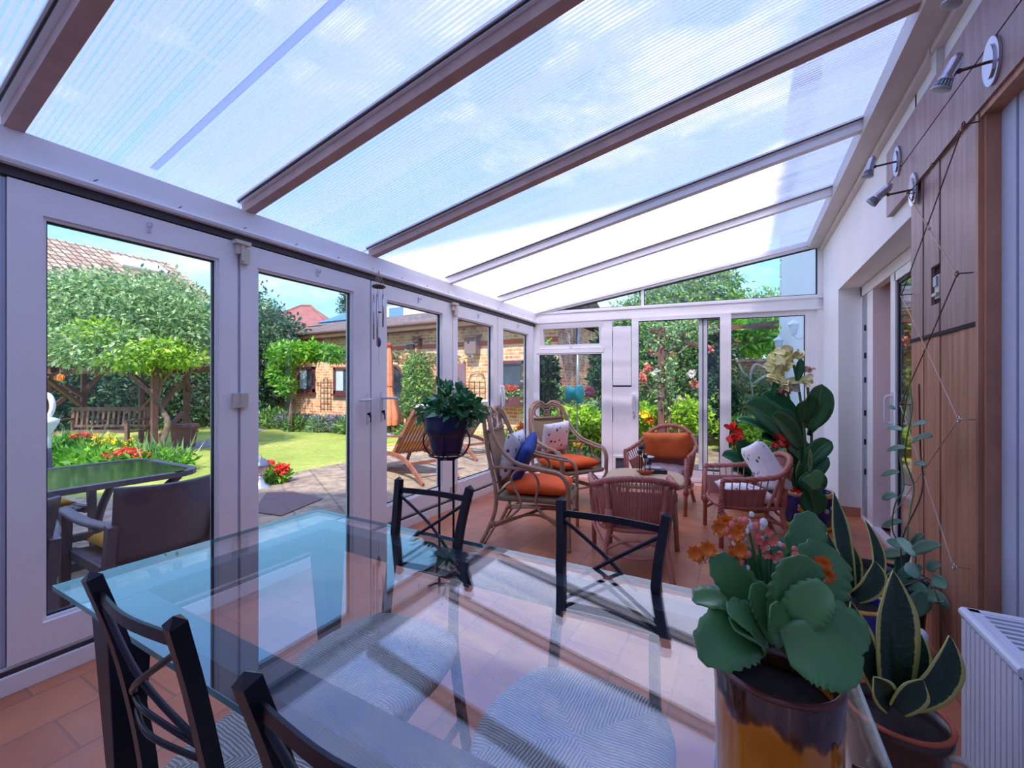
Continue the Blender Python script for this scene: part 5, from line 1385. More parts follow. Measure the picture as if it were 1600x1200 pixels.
cushion('scatter_cushion', (0.44, 0.42, 0.13), M_floral, T(WR, (0.02, -0.15, 0.57)), rot_e(WR[1], math.radians(62), 0.3), 'white sprigged pillow leaning up against the back of the right wicker armchair', 'cushion')
cushion('scatter_cushion', (0.38, 0.38, 0.12), M_floral, T(WR, (0.02, 0.0, 0.37)), rot_e(WR[1], math.radians(12), 0.05), 'white sprigged pillow lying on the seat of the right wicker armchair', 'cushion')

# ================================================================== COFFEE TABLE AND WHAT STANDS ON IT
ct = empty('coffee_table', (-0.70, 3.53, 0), math.radians(8), 'low wicker coffee table with a woven seagrass top', 'table')
mb = MB(); n = 44; vs = []
prof = [(1.0, 0.45), (1.02, 0.47), (1.0, 0.488), (0.95, 0.494), (0.5, 0.494), (0.01, 0.494)]
for r, z in prof:
    for k in range(n):
        a = 2 * PI * k / n; c_, s_ = math.cos(a), math.sin(a); vs.append((0.30 * r * math.copysign(abs(c_) ** 0.55, c_), 0.30 * r * math.copysign(abs(s_) ** 0.55, s_), z))
fs = [(i * n + k, i * n + (k + 1) % n, (i + 1) * n + (k + 1) % n, (i + 1) * n + k) for i in range(len(prof) - 1) for k in range(n)] + [tuple(range(n - 1, -1, -1))]
mb.add(vs, fs); mb.build('table_top', M_topweave, ct, True)
for x in (-1, 1):
    for y in (-1, 1):
        mb = MB(); mb.tube([(x * 0.22, y * 0.22, 0.46), (x * 0.245, y * 0.245, 0.0)], 0.018, 10); mb.tube([(x * 0.223, y * 0.223, 0.36), (x * 0.225, y * 0.225, 0.42)], 0.025, 10); mb.build('leg', M_ratpole, ct, True)
mb = MB(); mb.tube(cr([(0.235, 0.235, 0.16), (0, 0.2, 0.2), (-0.235, 0.235, 0.16), (-0.2, 0, 0.2), (-0.235, -0.235, 0.16), (0, -0.2, 0.2), (0.235, -0.235, 0.16), (0.2, 0, 0.2)], 5, True), 0.011, 8, True); mb.build('stretcher', M_wickpole, ct, True)
cs = ad(1008, 744, 3.46); cs.z = 0.494
ch_ = empty('candle_holder', cs, math.radians(28), 'terracotta boat-shaped candle holder with black cups on thin stems', 'candle holder')
mb = MB(); mb.grid(lambda u, v: ((u - 0.5) * 0.16 * (0.55 + 0.45 * v), (v - 0.0) * 0.0 + (1 if False else 0) + 0.032 * math.sin(PI * (u)) * 0 + 0.0, 0), 1, 1)
mb = MB(); mb.lathe([(0.025, 0.0), (0.030, 0.002), (0.055, 0.022), (0.066, 0.034), (0.062, 0.036), (0.04, 0.02), (0.001, 0.014)], n=28); mb.v = [(x * 1.15, y * 0.55, z) for x, y, z in mb.v]; mb.build('dish', M_terra, ch_, True)
for (x, y, h) in ((-0.045, 0.0, 0.17), (-0.025, 0.012, 0.21), (0.0, 0.0, 0.14), (0.032, 0.0, 0.085), (0.048, 0.01, 0.11)):
    mb = MB(); mb.tube([(x, y, 0.02), (x, y, h)], 0.0028, 6); s1 = mb.build('stem', M_black, ch_, True)
    mb = MB(); mb.lathe([(0.017, h), (0.019, h + 0.002), (0.019, h + 0.026), (0.016, h + 0.026), (0.016, h + 0.02)], (x, y, 0), 14); mb.build('cup', M_candle, s1, True)
bk = empty('storage_tin', Vector((-0.64, 3.68, 0.494)), math.radians(20), 'flat black box with a grey lid lying on the seagrass table', 'box')
mb = MB(); mb.box((0, 0, 0.016), (0.17, 0.10, 0.032)); mb.build('base', M_candle, bk, bevel=0.004)
mb = MB(); mb.box((-0.02, 0.01, 0.040), (0.12, 0.085, 0.014)); mb.build('lid', simple('pale_grey_card', (196, 198, 208), 0.6), bk, bevel=0.003)
dn = empty('footed_dish', Vector((-0.72, 3.74, 0.494)), 0, 'small round silver dish raised on a foot on the seagrass table', 'dish')
mb = MB(); mb.lathe([(0.03, 0), (0.03, 0.004), (0.006, 0.01), (0.006, 0.09), (0.02, 0.10), (0.058, 0.118), (0.062, 0.124), (0.054, 0.122), (0.01, 0.108)], n=24); mb.build('bowl', M_silver, dn, True)

# ================================================================== CANNAS BY THE END WALL
def majolica(loc, label, r=0.20, h=0.30):
    p = empty('plant_pot', loc, 0, label, 'plant pot')
    mb = MB(); mb.lathe([(r * 0.80, 0.03), (r * 0.86, 0.035), (r * 0.97, h * 0.4), (r * 0.96, h * 0.8), (r * 0.90, h), (r * 0.84, h), (r * 0.83, h * 0.9)], n=44, cap1=False); mb.build('body', M_cobalt, p, True)
    mb = MB(); mb.lathe([(r * 0.91, h - 0.03), (r * 0.98, h - 0.012), (r * 1.0, h + 0.006), (r * 0.94, h + 0.016), (r * 0.86, h + 0.01)], n=44, cap0=False, cap1=False); mb.build('rim', simple('cream_ochre_glaze' + str(len(MATS)), (232, 196, 136), 0.3), p, True)
    mb = MB(); mb.lathe([(r * 0.8, 0.0), (r * 0.98, 0.006), (r * 1.05, 0.032), (r * 1.0, 0.036), (r * 0.85, 0.03)], n=44); mb.build('saucer', M_gold, p, True)
    mb = MB(); mb.lathe([(0.001, h - 0.03), (r * 0.84, h - 0.03)], n=32, cap0=False, cap1=False); mb.build('soil', M_soil, p)
    for k in range(6):
        a = 2 * PI * k / 6 - PI / 2 - 0.25; R_ = r * 0.968
        mb = MB(); z0 = h * 0.62
        if k % 2 == 0:
            for q in range(5):
                b = 2 * PI * q / 5; da = math.cos(b) * 0.024 / R_; mb.sphere((R_ * math.cos(a + da), R_ * math.sin(a + da), z0 + 0.024 * math.sin(b)), 0.019, 10, (0.9 * abs(math.sin(a)) + 0.25, 0.9 * abs(math.cos(a)) + 0.25, 1.0))
            mb.build('painted_flower', M_gold, p, True)
        else:
            for q in range(2): 
                da = (q - 0.5) * 0.06 / R_; mb.sphere((R_ * math.cos(a + da), R_ * math.sin(a + da), z0 + (q - 0.5) * 0.02), 0.026, 10, (0.9 * abs(math.sin(a)) + 0.2, 0.9 * abs(math.cos(a)) + 0.2, 0.8))
            mb.build('painted_leaf', M_pale, p, True)
    return p
PA = (0.50, 4.50, 0); PB = (0.06, 4.86, 0)
majolica(PA, 'cobalt blue pot with painted ochre flowers and saucer by the right wall')
majolica(PB, 'cobalt pot with ochre saucer half hidden behind the right wicker armchair', 0.17, 0.28)
def canna(loc, label, lvs, fl, stm):
    t = empty('canna_lily', (loc[0], loc[1], 0.27), 0, label, 'plant'); O = Vector((loc[0], loc[1], 0.27))
    for (bx, by, tx, ty, d0, d1, w_, nr, bd) in lvs:
        m = MB(); blade_leaf(m, ad(bx, by, d0) - O, ad(tx, ty, d1) - O, w_, bd, nr, 6, 16, lambda v: math.sin(PI * min(1, v * 0.90 + 0.04)) ** 0.62 * (1 if v < 0.85 else max(0.0, 1 - (v - 0.85) / 0.15) ** 0.5 + 0.02), 0.25, 0.002); m.build('leaf', M_bigleaf, t, True)
    for s_ in stm:
        mb = MB(); mb.tube(cr([ad(x, y, d) - O for x, y, d in s_], 6), 0.011, 8); mb.build('stem', M_stemg, t, True)
    for (x, y, d, sz, mt, nn) in fl:
        c_ = ad(x, y, d) - O; m = MB()
        for k in range(nn):
            a = rn.uniform(0, 2 * PI); e_ = rn.uniform(-0.5, 1.2); dr = Vector((math.cos(a), math.sin(a) * 0.7 - 0.3, e_)).normalized()
            c2 = c_ + Vector((rn.uniform(-1, 1), rn.uniform(-1, 1), rn.uniform(-1, 1))) * sz * 0.35
            blade_leaf(m, c2, c2 + dr * sz * rn.uniform(0.55, 0.9), sz * rn.uniform(0.45, 0.7), (0, 0, sz * 0.15), (rn.uniform(-1, 1), -1, rn.uniform(-0.5, 1)), 4, 6, None, 0.5, 0.001, 0, 3, sz * 0.06)
        m.build('flower', mt, t, True)
    return t
W1 = (0.45, -0.85, 0.25)
canna(PA, 'tall canna with broad dark leaves and pale yellow flowers in the corner',
    [(1245, 700, 1165, 632, 3.75, 3.70, 0.30, (0.3, -0.8, 0.5), (0, 0, 0.06)), (1250, 690, 1190, 615, 3.85, 3.9, 0.26, (0.3, -0.9, 0.3), (0, 0, 0.05)), (1262, 670, 1284, 600, 3.75, 3.8, 0.24, W1, (0.02, 0, 0)),
     (1262, 680, 1299, 632, 3.8, 3.75, 0.16, (0.8, -0.4, 0.6), (0, 0, 0.05)), (1255, 660, 1262, 618, 3.7, 3.6, 0.20, (0.3, -0.7, 0.6), (0, 0, 0.04)), (1240, 710, 1152, 655, 3.7, 3.6, 0.20, (0.1, -0.5, 0.9), (0, 0, 0.05)),
     (1250, 720, 1190, 685, 3.7, 3.55, 0.20, (0.1, -0.6, 0.8), (0, 0, 0.05)), (1258, 730, 1300, 690, 3.7, 3.7, 0.16, (0.5, -0.5, 0.7), (0, 0, 0.04)), (1255, 740, 1236, 672, 3.9, 3.95, 0.22, W1, (0, 0, 0)),
     (1262, 745, 1272, 690, 3.85, 3.9, 0.20, W1, (0, 0, 0)), (1258, 760, 1295, 715, 3.7, 3.65, 0.13, (0.4, -0.7, 0.5), (0, 0, 0.03)), (1260, 738, 1275, 772, 3.55, 3.5, 0.22, (0.2, -0.9, 0.3), (0, 0, 0.02)),
     (1262, 765, 1275, 806, 3.52, 3.5, 0.21, (0.2, -0.95, 0.2), (0, 0, 0.02)), (1250, 770, 1225, 720, 3.8, 3.8, 0.16, W1, (0, 0, 0)), (1215, 590, 1207, 620, 3.9, 3.85, 0.07, W1, (0, 0, 0)), (1245, 595, 1252, 560, 3.8, 3.8, 0.08, W1, (0, 0, 0)),
     (1250, 700, 1205, 650, 3.6, 3.5, 0.2, (0.2, -0.8, 0.5), (0, 0, 0.04)), (1250, 760, 1262, 720, 3.6, 3.6, 0.14, W1, (0, 0, 0)), (1240, 690, 1215, 640, 3.65, 3.6, 0.2, (0.2, -0.8, 0.5), (0, 0, 0.02))],
    [(1216, 582, 3.85, 0.15, M_cream_fl, 10), (1234, 560, 3.85, 0.14, M_cream_fl, 9), (1208, 570, 3.9, 0.13, M_cream_fl, 7), (1222, 598, 3.85, 0.13, M_cream_fl, 8), (1262, 600, 3.8, 0.10, M_cream_fl, 6), (1240, 595, 3.85, 0.10, M_whitef, 6), (1224, 612, 3.85, 0.09, M_dried, 10), (1240, 605, 3.85, 0.09, M_whitef, 7), (1262, 580, 3.8, 0.07, M_dried, 8), (1240, 660, 3.75, 0.05, M_dried, 6), (1245, 562, 3.83, 0.11, M_cream_fl, 6)],
    [[(1255, 790, 3.85), (1248, 700, 3.85), (1232, 620, 3.88), (1222, 585, 3.88)], [(1262, 790, 3.85), (1258, 690, 3.8), (1250, 620, 3.84), (1240, 570, 3.86)], [(1265, 790, 3.8), (1268, 680, 3.8), (1262, 605, 3.8)], [(1250, 770, 3.7), (1245, 740, 3.6), (1250, 720, 3.6)]])
canna(PB, 'lower canna with scarlet flowers behind the right wicker armchair',
    [(1180, 745, 1128, 712, 3.9, 3.8, 0.16, (0.2, -0.7, 0.7), (0, 0, 0.05)), (1185, 740, 1150, 690, 3.9, 3.9, 0.18, W1, (0, 0, 0.03)), (1190, 740, 1175, 690, 3.9, 3.9, 0.18, (0.3, -0.8, 0.5), (0, 0, 0.03)), (1190, 745, 1205, 695, 4.0, 4.05, 0.18, W1, (0, 0, 0)),
     (1195, 730, 1225, 700, 3.95, 3.9, 0.16, (0.2, -0.6, 0.8), (0, 0, 0.03)), (1190, 760, 1160, 725, 3.8, 3.7, 0.15, (0.2, -0.6, 0.8), (0, 0, 0.03)), (1180, 760, 1145, 735, 3.85, 3.75, 0.15, (0.2, -0.6, 0.8), (0, 0, 0.03)), (1195, 790, 1190, 730, 3.9, 3.9, 0.16, W1, (0, 0, 0)), (1140, 700, 1146, 655, 4.2, 4.2, 0.05, W1, (0, 0, 0)), (1192, 800, 1215, 745, 3.9, 3.9, 0.16, W1, (0, 0, 0))],
    [(1143, 672, 4.0, 0.09, M_red, 8), (1147, 690, 3.98, 0.10, M_red, 9), (1217, 694, 3.62, 0.11, M_red, 10), (1188, 733, 3.75, 0.07, M_red, 5), (1245, 768, 3.50, 0.05, M_red, 6), (1148, 698, 3.97, 0.05, M_yellowf, 2)],
    [[(1185, 800, 3.98), (1165, 750, 3.95), (1150, 720, 3.97), (1145, 680, 4.0)], [(1190, 800, 3.98), (1195, 750, 3.85), (1215, 712, 3.65)], [(1188, 800, 3.98), (1188, 740, 3.9)]])
hs = empty('heart_leaved_plant', (0.60, 4.30, 0.0), 0, 'single pale-edged heart-shaped leaf and bud in front of the cobalt pot', 'plant'); O = Vector((0.60, 4.30, 0.0))
m = MB(); blade_leaf(m, ad(1265, 740, 3.45) - O, ad(1275, 766, 3.42) - O, 0.18, (0, 0, 0.02), (0.3, -0.9, 0.3), 8, 12, lambda v: math.sin(PI * min(1, v * 0.80 + 0.2)) ** 0.8 if v < 0.9 else max(0.02, (1 - v) * 6), 0.2, 0.002); m.build('leaf', M_kal, hs, True)
mb = MB(); mb.tube(cr([(0.02, 0.1, 0.0), ad(1270, 790, 3.5) - O, ad(1266, 740, 3.46) - O, ad(1265, 715, 3.45) - O], 6), 0.006, 6); mb.build('stem', M_stemg, hs, True)
m = MB(); blade_leaf(m, ad(1265, 738, 3.45) - O, ad(1266, 700, 3.45) - O, 0.03, (0, 0, 0), (0.3, -0.9, 0.1), 4, 8, None, 0.6, 0.004); m.build('bud', L_pale, hs, True)
# blue container on the floor behind the kalanchoe
bx = empty('storage_box', (-0.14, 2.42, 0), math.radians(6), 'royal blue box on the floor, half hidden behind the kalanchoe', 'box')
mb = MB(); mb.b2((-0.0, -0.12, 0.0), (0.26, 0.12, 0.006)); mb.b2((0, -0.12, 0), (0.26, -0.114, 0.13)); mb.b2((0, 0.114, 0), (0.26, 0.12, 0.13)); mb.b2((0, -0.12, 0), (0.006, 0.12, 0.13)); mb.b2((0.254, -0.12, 0), (0.26, 0.12, 0.13)); mb.build('body', simple('royal_blue_plastic', (30, 92, 190), 0.35), bx)
mb = MB(); mb.b2((-0.006, -0.126, 0.12), (0.266, -0.114, 0.134)); mb.b2((-0.006, 0.114, 0.12), (0.266, 0.126, 0.134)); mb.b2((-0.006, -0.12, 0.12), (0.006, 0.12, 0.134)); mb.b2((0.254, -0.12, 0.12), (0.266, 0.12, 0.134)); mb.build('rim', MATS['royal_blue_plastic'], bx)
# ================================================================== GARDEN
mb = MB()
mb.poly([(-60, -20, GZ - 0.05), (14, -20, GZ - 0.05), (14, 70, GZ - 0.05), (-60, 70, GZ - 0.05)], (0, 0, 0.05)); o = struct('ground_lawn', mb, M_lawn)
# paved terrace along the conservatory
mb = MB()
g = [gd(395, 5.9), gd(470, 6.6), gd(560, 7.6), gd(640, 9.3), gd(700, 11.0), gd(760, 11.6)]
pts = [(-9.0, -0.8), (-7.6, 1.7), (-5.9, 2.3)] + [(p.x, p.y) for p in g] + [(-3.2, 9.9), (RX + 0.02, 9.9), (RX + 0.02, 5.9), (LX - 0.08, 5.45), (LX - 0.08, -0.8)]
mb.poly([(x, y, GZ - 0.02) for x, y in pts], (0, 0, 0.035)); struct('ground_terrace', mb, M_pave)
mb = MB()   # darker flagstones close to the doors
mb.poly([az(395, 800, GZ + 0.02), az(395, 765, GZ + 0.02) + Vector((0.3, 0, 0)), az(455, 768, GZ + 0.02), az(505, 779, GZ + 0.02), az(440, 806, GZ + 0.02)], (0, 0, 0.006)); struct('ground_flagstone', mb, simple('plum_flagstone', (118, 92, 90), 0.9, bump=0.2))
mb = MB()   # gravel path by the tree
mb.poly([(p.x, p.y, GZ) for p in (gd(225, 8.0), gd(340, 9.6), gd(420, 13.5), gd(420, 14.3), gd(335, 10.6), gd(215, 8.9))], (0, 0, 0.012)); struct('ground_gravel_path', mb, simple('grey_gravel', (150, 140, 146), 0.95, var=0.5, scale=40, bump=0.8))
mb = MB(); mb.poly([(p.x, p.y, GZ) for p in (gd(395, 13.9), gd(480, 13.3), gd(560, 12.3), gd(600, 12.0), (-7.4, 9.9, 0) and Vector((-9.0, 9.98, 0)), Vector((-16, 9.98, 0)))], (0, 0, 0.03)); struct('ground_border', mb, simple('border_soil', (132, 104, 86), 0.95, var=0.3, scale=20, bump=0.6))

# ---- brick outbuilding
BX0, BX1, BYW = -16.2, -4.15, 10.0
eave = 3.05
bld = empty('brick_house', (-10, BYW, GZ), 0, 'long orange brick garden house with brown tiled roof, plum windows and climbers', 'house')
def Bc(p): return (p[0] + 10, p[1] - BYW, p[2] - GZ)
def bb(mb, a, b): mb.b2(Bc(a), Bc(b))
mb = MB(); bb(mb, (BX0, BYW, GZ), (BX1, BYW + 4.3, eave - 0.1)); mb.build('wall', M_brick, bld)
mb = MB(); bb(mb, (BX1 - 0.001, BYW, GZ), (BX1 + 0.012, BYW + 4.3, eave - 0.1)); mb.build('side_wall', M_brick_side, bld)
mb = MB(); bb(mb, (BX0, BYW - 0.03, 2.38), (BX1, BYW - 0.005, 2.50)); mb.build('brick_course', simple('red_brick_band', (196, 90, 56), 0.85), bld)
mb = MB(); bb(mb, (BX0 - 0.4, BYW - 0.42, eave - 0.14), (BX1 + 0.3, BYW - 0.36, eave + 0.04)); mb.build('fascia', simple('tan_fascia_timber', (214, 150, 112), 0.6), bld)
mb = MB(); mb.tube([Bc((BX0 - 0.4, BYW - 0.48, eave + 0.02)), Bc((BX1 + 0.3, BYW - 0.48, eave + 0.02))], 0.055, 8); mb.build('gutter', M_postw, bld, True)
mb = MB(); bb(mb, (BX0 - 0.4, BYW - 0.40, eave - 0.14), (BX1 + 0.3, BYW + 0.0, eave - 0.11)); mb.build('soffit', M_postw, bld)
def roofquad(name, a, b, c, d, mat, parent, off=Bc, thick=0.06, uvw=None):
    A_, B_, C_, D_ = [Vector(off(q)) for q in (a, b, c, d)]
    W_ = (B_ - A_).length; H_ = (D_ - A_).length
    mb = MB(); mb.grid(lambda u, v: A_.lerp(B_, u).lerp(D_.lerp(C_, u), v), 8, 4, (W_, H_), thick); return mb.build(name, mat, parent)
roofquad('roof', (BX0 - 0.5, BYW - 0.5, eave + 0.02), (BX1 + 0.35, BYW - 0.5, eave + 0.02), (BX1 + 0.35, BYW + 1.8, eave + 0.83), (BX0 + 1.6, BYW + 1.8, eave + 0.83), M_tile_grey, bld)
roofquad('roof', (BX1 + 0.35, BYW + 4.9, eave - 0.3), (BX0 - 0.5, BYW + 4.9, eave - 0.3), (BX0 + 1.6, BYW + 1.8, eave + 0.83), (BX1 + 0.35, BYW + 1.8, eave + 0.83), M_tile_grey, bld)
def bwin(px0, py0, px1, py1, glass=M_winglass, blind=0.0, planter=False):
    a = ay(px0, py1, BYW); b = ay(px1, py0, BYW)
    w_, h_ = b.x - a.x, b.z - a.z
    f = MB(); 
    for (p, q) in (((a.x, a.z), (b.x, a.z + 0.13)), ((a.x, b.z - 0.09), (b.x, b.z)), ((a.x, a.z), (a.x + 0.10, b.z)), ((b.x - 0.10, a.z), (b.x, b.z))):
        bb(f, (p[0], BYW - 0.07, p[1]), (q[0], BYW + 0.02, q[1]))
    bb(f, (a.x - 0.05, BYW - 0.12, a.z - 0.05), (b.x + 0.05, BYW, a.z + 0.01)); fr = f.build('window', M_plum, bld)
    m = MB(); bb(m, (a.x + 0.09, BYW - 0.02, a.z + 0.1), (b.x - 0.09, BYW - 0.012, b.z - 0.08)); m.build('pane', glass, fr)
    if blind:
        m = MB(); bb(m, (a.x + 0.1, BYW - 0.03, a.z + 0.13), (a.x + 0.1 + (w_ - 0.2) * blind, BYW - 0.022, b.z - 0.09)); m.build('blind', M_wincurt, fr)
bwin(467, 573, 493, 613, blind=0.5); bwin(523, 573, 556, 616, blind=0.42); bwin(780, 563, 822, 628)
# arched doorway and plum side door
a = ay(605, 661, BYW); b = ay(630, 571, BYW)
mb = MB(); wd = (b.x - a.x); cx_ = (a.x + b.x) / 2; zt = b.z - wd / 2
pts = [Bc((a.x, BYW - 0.01, GZ)), Bc((b.x, BYW - 0.01, GZ))] + [Bc((cx_ + wd / 2 * math.cos(t), BYW - 0.01, zt + wd / 2 * math.sin(t))) for t in np.linspace(0, PI, 14)]
mb.poly(pts, (0, -0.03, 0)); dr = mb.build('arched_door', M_winglass, bld)
mb = MB(); rr = [Bc((a.x, BYW - 0.06, GZ)), Bc((a.x, BYW - 0.06, zt))] + [Bc((cx_ - wd / 2 * math.cos(t), BYW - 0.06, zt + wd / 2 * math.sin(t))) for t in np.linspace(0, PI, 14)] + [Bc((b.x, BYW - 0.06, zt)), Bc((b.x, BYW - 0.06, GZ))]
for i in range(len(rr) - 1): mb.bar(rr[i], rr[i + 1], 0.07, 0.05, (0, 1, 0))
mb.bar(Bc((cx_, BYW - 0.05, GZ)), Bc((cx_, BYW - 0.05, b.z)), 0.05, 0.04, (0, 1, 0)); mb.build('door_surround', M_postw, dr)
a = ay(710, 628, BYW); b = ay(728, 568, BYW); mb = MB(); bb(mb, (a.x, BYW - 0.05, GZ), (b.x, BYW - 0.0, b.z)); d2 = mb.build('side_door', simple('mauve_painted_door', (140, 108, 124), 0.5), bld)
mb = MB(); bb(mb, (a.x + 0.12, BYW - 0.07, 1.0), (a.x + 0.16, BYW - 0.05, 1.7)); mb.build('door_pull', M_silver, d2)
# solar roof and dormer behind (another building)
b2_ = empty('rear_house', (-11, 14.6, GZ), 0, 'white weatherboarded dormer and blue solar roof rising behind the brick garden house', 'house')
def B2(p): return (p[0] + 11, p[1] - 14.6, p[2] - GZ)
s0 = ay(494, 506, 14.6); s1 = ay(640, 468, 17.0)
mb = MB(); mb.poly([B2((-19, 14.6, GZ)), B2((-6.5, 14.6, GZ)), B2((-6.5, 19, GZ)), B2((-19, 19, GZ))], (0, 0, 4.1)); mb.build('wall', M_wclad, b2_)
roofquad('roof', (-20.3, 14.4, 4.42), (-6.2, 14.4, 4.42), (-6.2, 17.5, 6.1), (-18.4, 17.5, 6.1), M_tile_grey, b2_, B2)
for k in range(5):
    u0 = -19.7 + k * 1.35; A_ = Vector((u0, 14.6, 4.56)); D_ = Vector((u0 + (1.5 if k == 0 else 0.9 if k == 1 else 0.4), 17.0, 5.87)); e1_ = -19.7 + (k + 1) * 1.35 - 0.06
    D2_ = Vector((e1_ + (0.9 if k == 0 else 0.4), 17.0, 5.87))
    mb = MB(); mb.poly([B2(A_), B2(Vector((e1_, 14.6, 4.56))), B2(D2_), B2(D_)], (0, -0.03, 0.05)); mb.build('solar_panel', M_solar, b2_)
a = ay(566, 508, 14.2); b = ay(712, 466, 14.2)
mb = MB(); mb.b2(B2((a.x, 14.0, 3.5)), B2((b.x, 17, 5.05))); dm = mb.build('dormer', M_wclad, b2_)
mb = MB(); mb.b2(B2((a.x - 0.15, 13.85, 5.05)), B2((b.x + 0.15, 17, 5.15))); mb.build('dormer_roof', M_whiteren, dm)
a = ay(603, 500, 13.97); b = ay(634, 476, 13.97); mb = MB(); mb.b2(B2((a.x, 13.96, a.z)), B2((b.x, 14.0, b.z))); mb.build('window_frame', M_whiteren, dm)
a = ay(608, 496, 13.95); b = ay(630, 479, 13.95); mb = MB(); mb.b2(B2((a.x, 13.94, a.z)), B2((b.x, 13.965, b.z))); mb.build('window', simple('sky_blue_window_glass', (110, 150, 200), 0.1), dm)
# red hipped roof far away
r0 = ad(478, 478, 42); rh_ = empty('red_roofed_house', (r0.x, r0.y, GZ), 0.55, 'distant house with a red clay hipped roof above the hedge', 'house')
mb = MB(); mb.b2((-4.5, -4, 0), (4.5, 4, 6.0)); mb.build('wall', M_whiteren, rh_)
mb = MB(); z0, z1 = 5.9, r0.z - GZ; pb = [(-5, -4.5, z0), (5, -4.5, z0), (5, 4.5, z0), (-5, 4.5, z0)]
mb.add(pb + [(-0.5, 0, z1), (0.5, 0, z1)], [(0, 1, 5, 4), (1, 2, 5), (2, 3, 4, 5), (3, 0, 4), (3, 2, 1, 0)]); mb.build('roof', M_redtile, rh_)
mb = MB(); mb.tube([(-0.5, 0, z1), (0.5, 0, z1)], 0.14, 6); mb.tube([(0.5, 0, z1), (5, -4.5, z0)], 0.12, 6); mb.tube([(-0.5, 0, z1), (-5, -4.5, z0)], 0.12, 6); mb.build('ridge_tiles', M_redtile, rh_)
# white neighbour house on the left with tan tiled roof
h0 = gd(150, 24)
nh = empty('white_house', (h0.x, h0.y, GZ), 0, 'white rendered neighbouring house with a tan tiled roof and skylight', 'house')
def Hc(p): return (p[0] - h0.x, p[1] - h0.y, p[2] - GZ)
E1 = Vector((-31, -4, 6.75)); E2 = Vector((-31, 15.7, 6.75)); R1 = Vector((-33.9, -4, 9.5)); R2 = Vector((-33.7, 13.6, 9.5))
roofquad('roof', E1, E2, R2, R1, M_tile_tan, nh, Hc, 0.1)
roofquad('roof', E2, Vector((-36.6, 15.7, 6.75)), R2 + Vector((-0.01, 0.01, 0)), R2, M_tile_tan, nh, Hc, 0.1)
mb = MB(); mb.b2(Hc((-31.35, -4, GZ)), Hc((-36.4, 15.3, 6.72))); mb.build('wall', M_whiteren, nh)
mb = MB(); mb.bar(Hc(E1 + Vector((0, 0, -0.02))), Hc(E2 + Vector((0, 0, -0.02))), 0.15, 0.2); mb.build('gutter', M_whiteren, nh)
mb = MB(); sA = E1.lerp(E2, 0.81).lerp(R1.lerp(R2, 0.81), 0.62); sdir = (E2 - E1).normalized(); su_ = (R1.lerp(R2, 0.81) - E1.lerp(E2, 0.81)).normalized(); nn = -sdir.cross(su_)
if nn.z < 0: nn = -nn
if nn.z == 0: pass
p0 = [sA, sA + sdir * 2.4, sA + sdir * 2.4 + su_ * 0.9, sA + su_ * 0.9]; mb.poly([Hc(p) for p in p0], nn * 0.18); sk = mb.build('skylight', M_whiteren, nh)
mb = MB(); p1 = [sA + sdir * 0.2 + su_ * 0.18, sA + sdir * 2.2 + su_ * 0.18, sA + sdir * 2.2 + su_ * 0.75, sA + sdir * 0.2 + su_ * 0.75]; mb.poly([Hc(p + nn * 0.18) for p in p1], nn * 0.02); mb.build('skylight_glass', M_wincurt, sk)

# ---- trees, hedges, shrubs
def blobs(lst):
    return [(ad(px, py, d), (rx, ry_, rz_)) for px, py, d, rx, ry_, rz_ in lst]
def plant(name, px, d, label, cat, bl, n, size, mat, seed, trunk=None, group=None, rel=True, second=None, **k):
    g_ = gd(px, d); t = empty(name, g_, 0, label, cat, group)
    B_ = [(c_ - g_, r) for c_, r in blobs(bl)]
    leaves('foliage', B_, n, size, mat, t, seed, **k)
    if second: leaves('foliage', [(c_ - g_, r) for c_, r in blobs(second[0])], second[1], second[2], second[3], t, seed + 50, **k)
    if trunk:
        for tr in trunk:
            mb = MB(); pp = cr([ad(x, y, dd) - g_ for x, y, dd in tr[0]], 5); pp[0].z = min(pp[0].z, 0.0) if tr[2] else pp[0].z
            mb.tube(pp, [tr[1] * (1 - 0.55 * i / (len(pp) - 1)) for i in range(len(pp))], 8); mb.build('trunk' if tr[2] else 'branch', M_bark, t, True)
    return t
plant('garden_tree', 245, 8.1, 'broad pale-leaved tree behind the garden bench, seen through the first door', 'tree',
    [(120, 520, 9.0, 1.5, 1.2, 0.75), (200, 480, 9.2, 1.7, 1.2, 0.75), (90, 470, 9.2, 1.1, 1.0, 0.45), (265, 500, 9.0, 1.2, 1.0, 0.75), (180, 545, 8.4, 1.5, 1.0, 0.5), (300, 530, 8.8, 0.9, 0.9, 0.8), (150, 450, 9.4, 0.9, 0.8, 0.35), (250, 460, 9.4, 1.0, 0.8, 0.45)],
    24000, 0.105, L_pale, 21, [([(247, 715, 8.1), (262, 660, 8.15), (246, 630, 8.2), (252, 590, 8.3), (245, 545, 8.4)], 0.065, True), ([(250, 600, 8.3), (280, 560, 8.5), (300, 520, 8.7)], 0.05, False), ([(246, 625, 8.2), (225, 600, 8.4), (170, 560, 8.6), (130, 520, 8.8)], 0.05, False), ([(246, 560, 8.4), (220, 520, 8.7), (200, 470, 9.0)], 0.05, False)],
    second=([(225, 560, 8.0, 0.7, 0.6, 0.28), (250, 545, 8.0, 0.6, 0.5, 0.2), (160, 520, 8.0, 0.5, 0.5, 0.25), (280, 560, 8.1, 0.5, 0.4, 0.2)], 2600, 0.10, L_lime), shell=0.15, up=0.8)
HG = 'dark hedge shrubs behind the garden'
plant('hedge_shrub', 80, 13, 'dark hedge at the far left behind the bench', 'shrub', [(60, 590, 13, 2.4, 1.5, 1.9), (0, 580, 12, 2.2, 1.5, 2.2)], 8000, 0.15, L_dark, 31, group=HG)
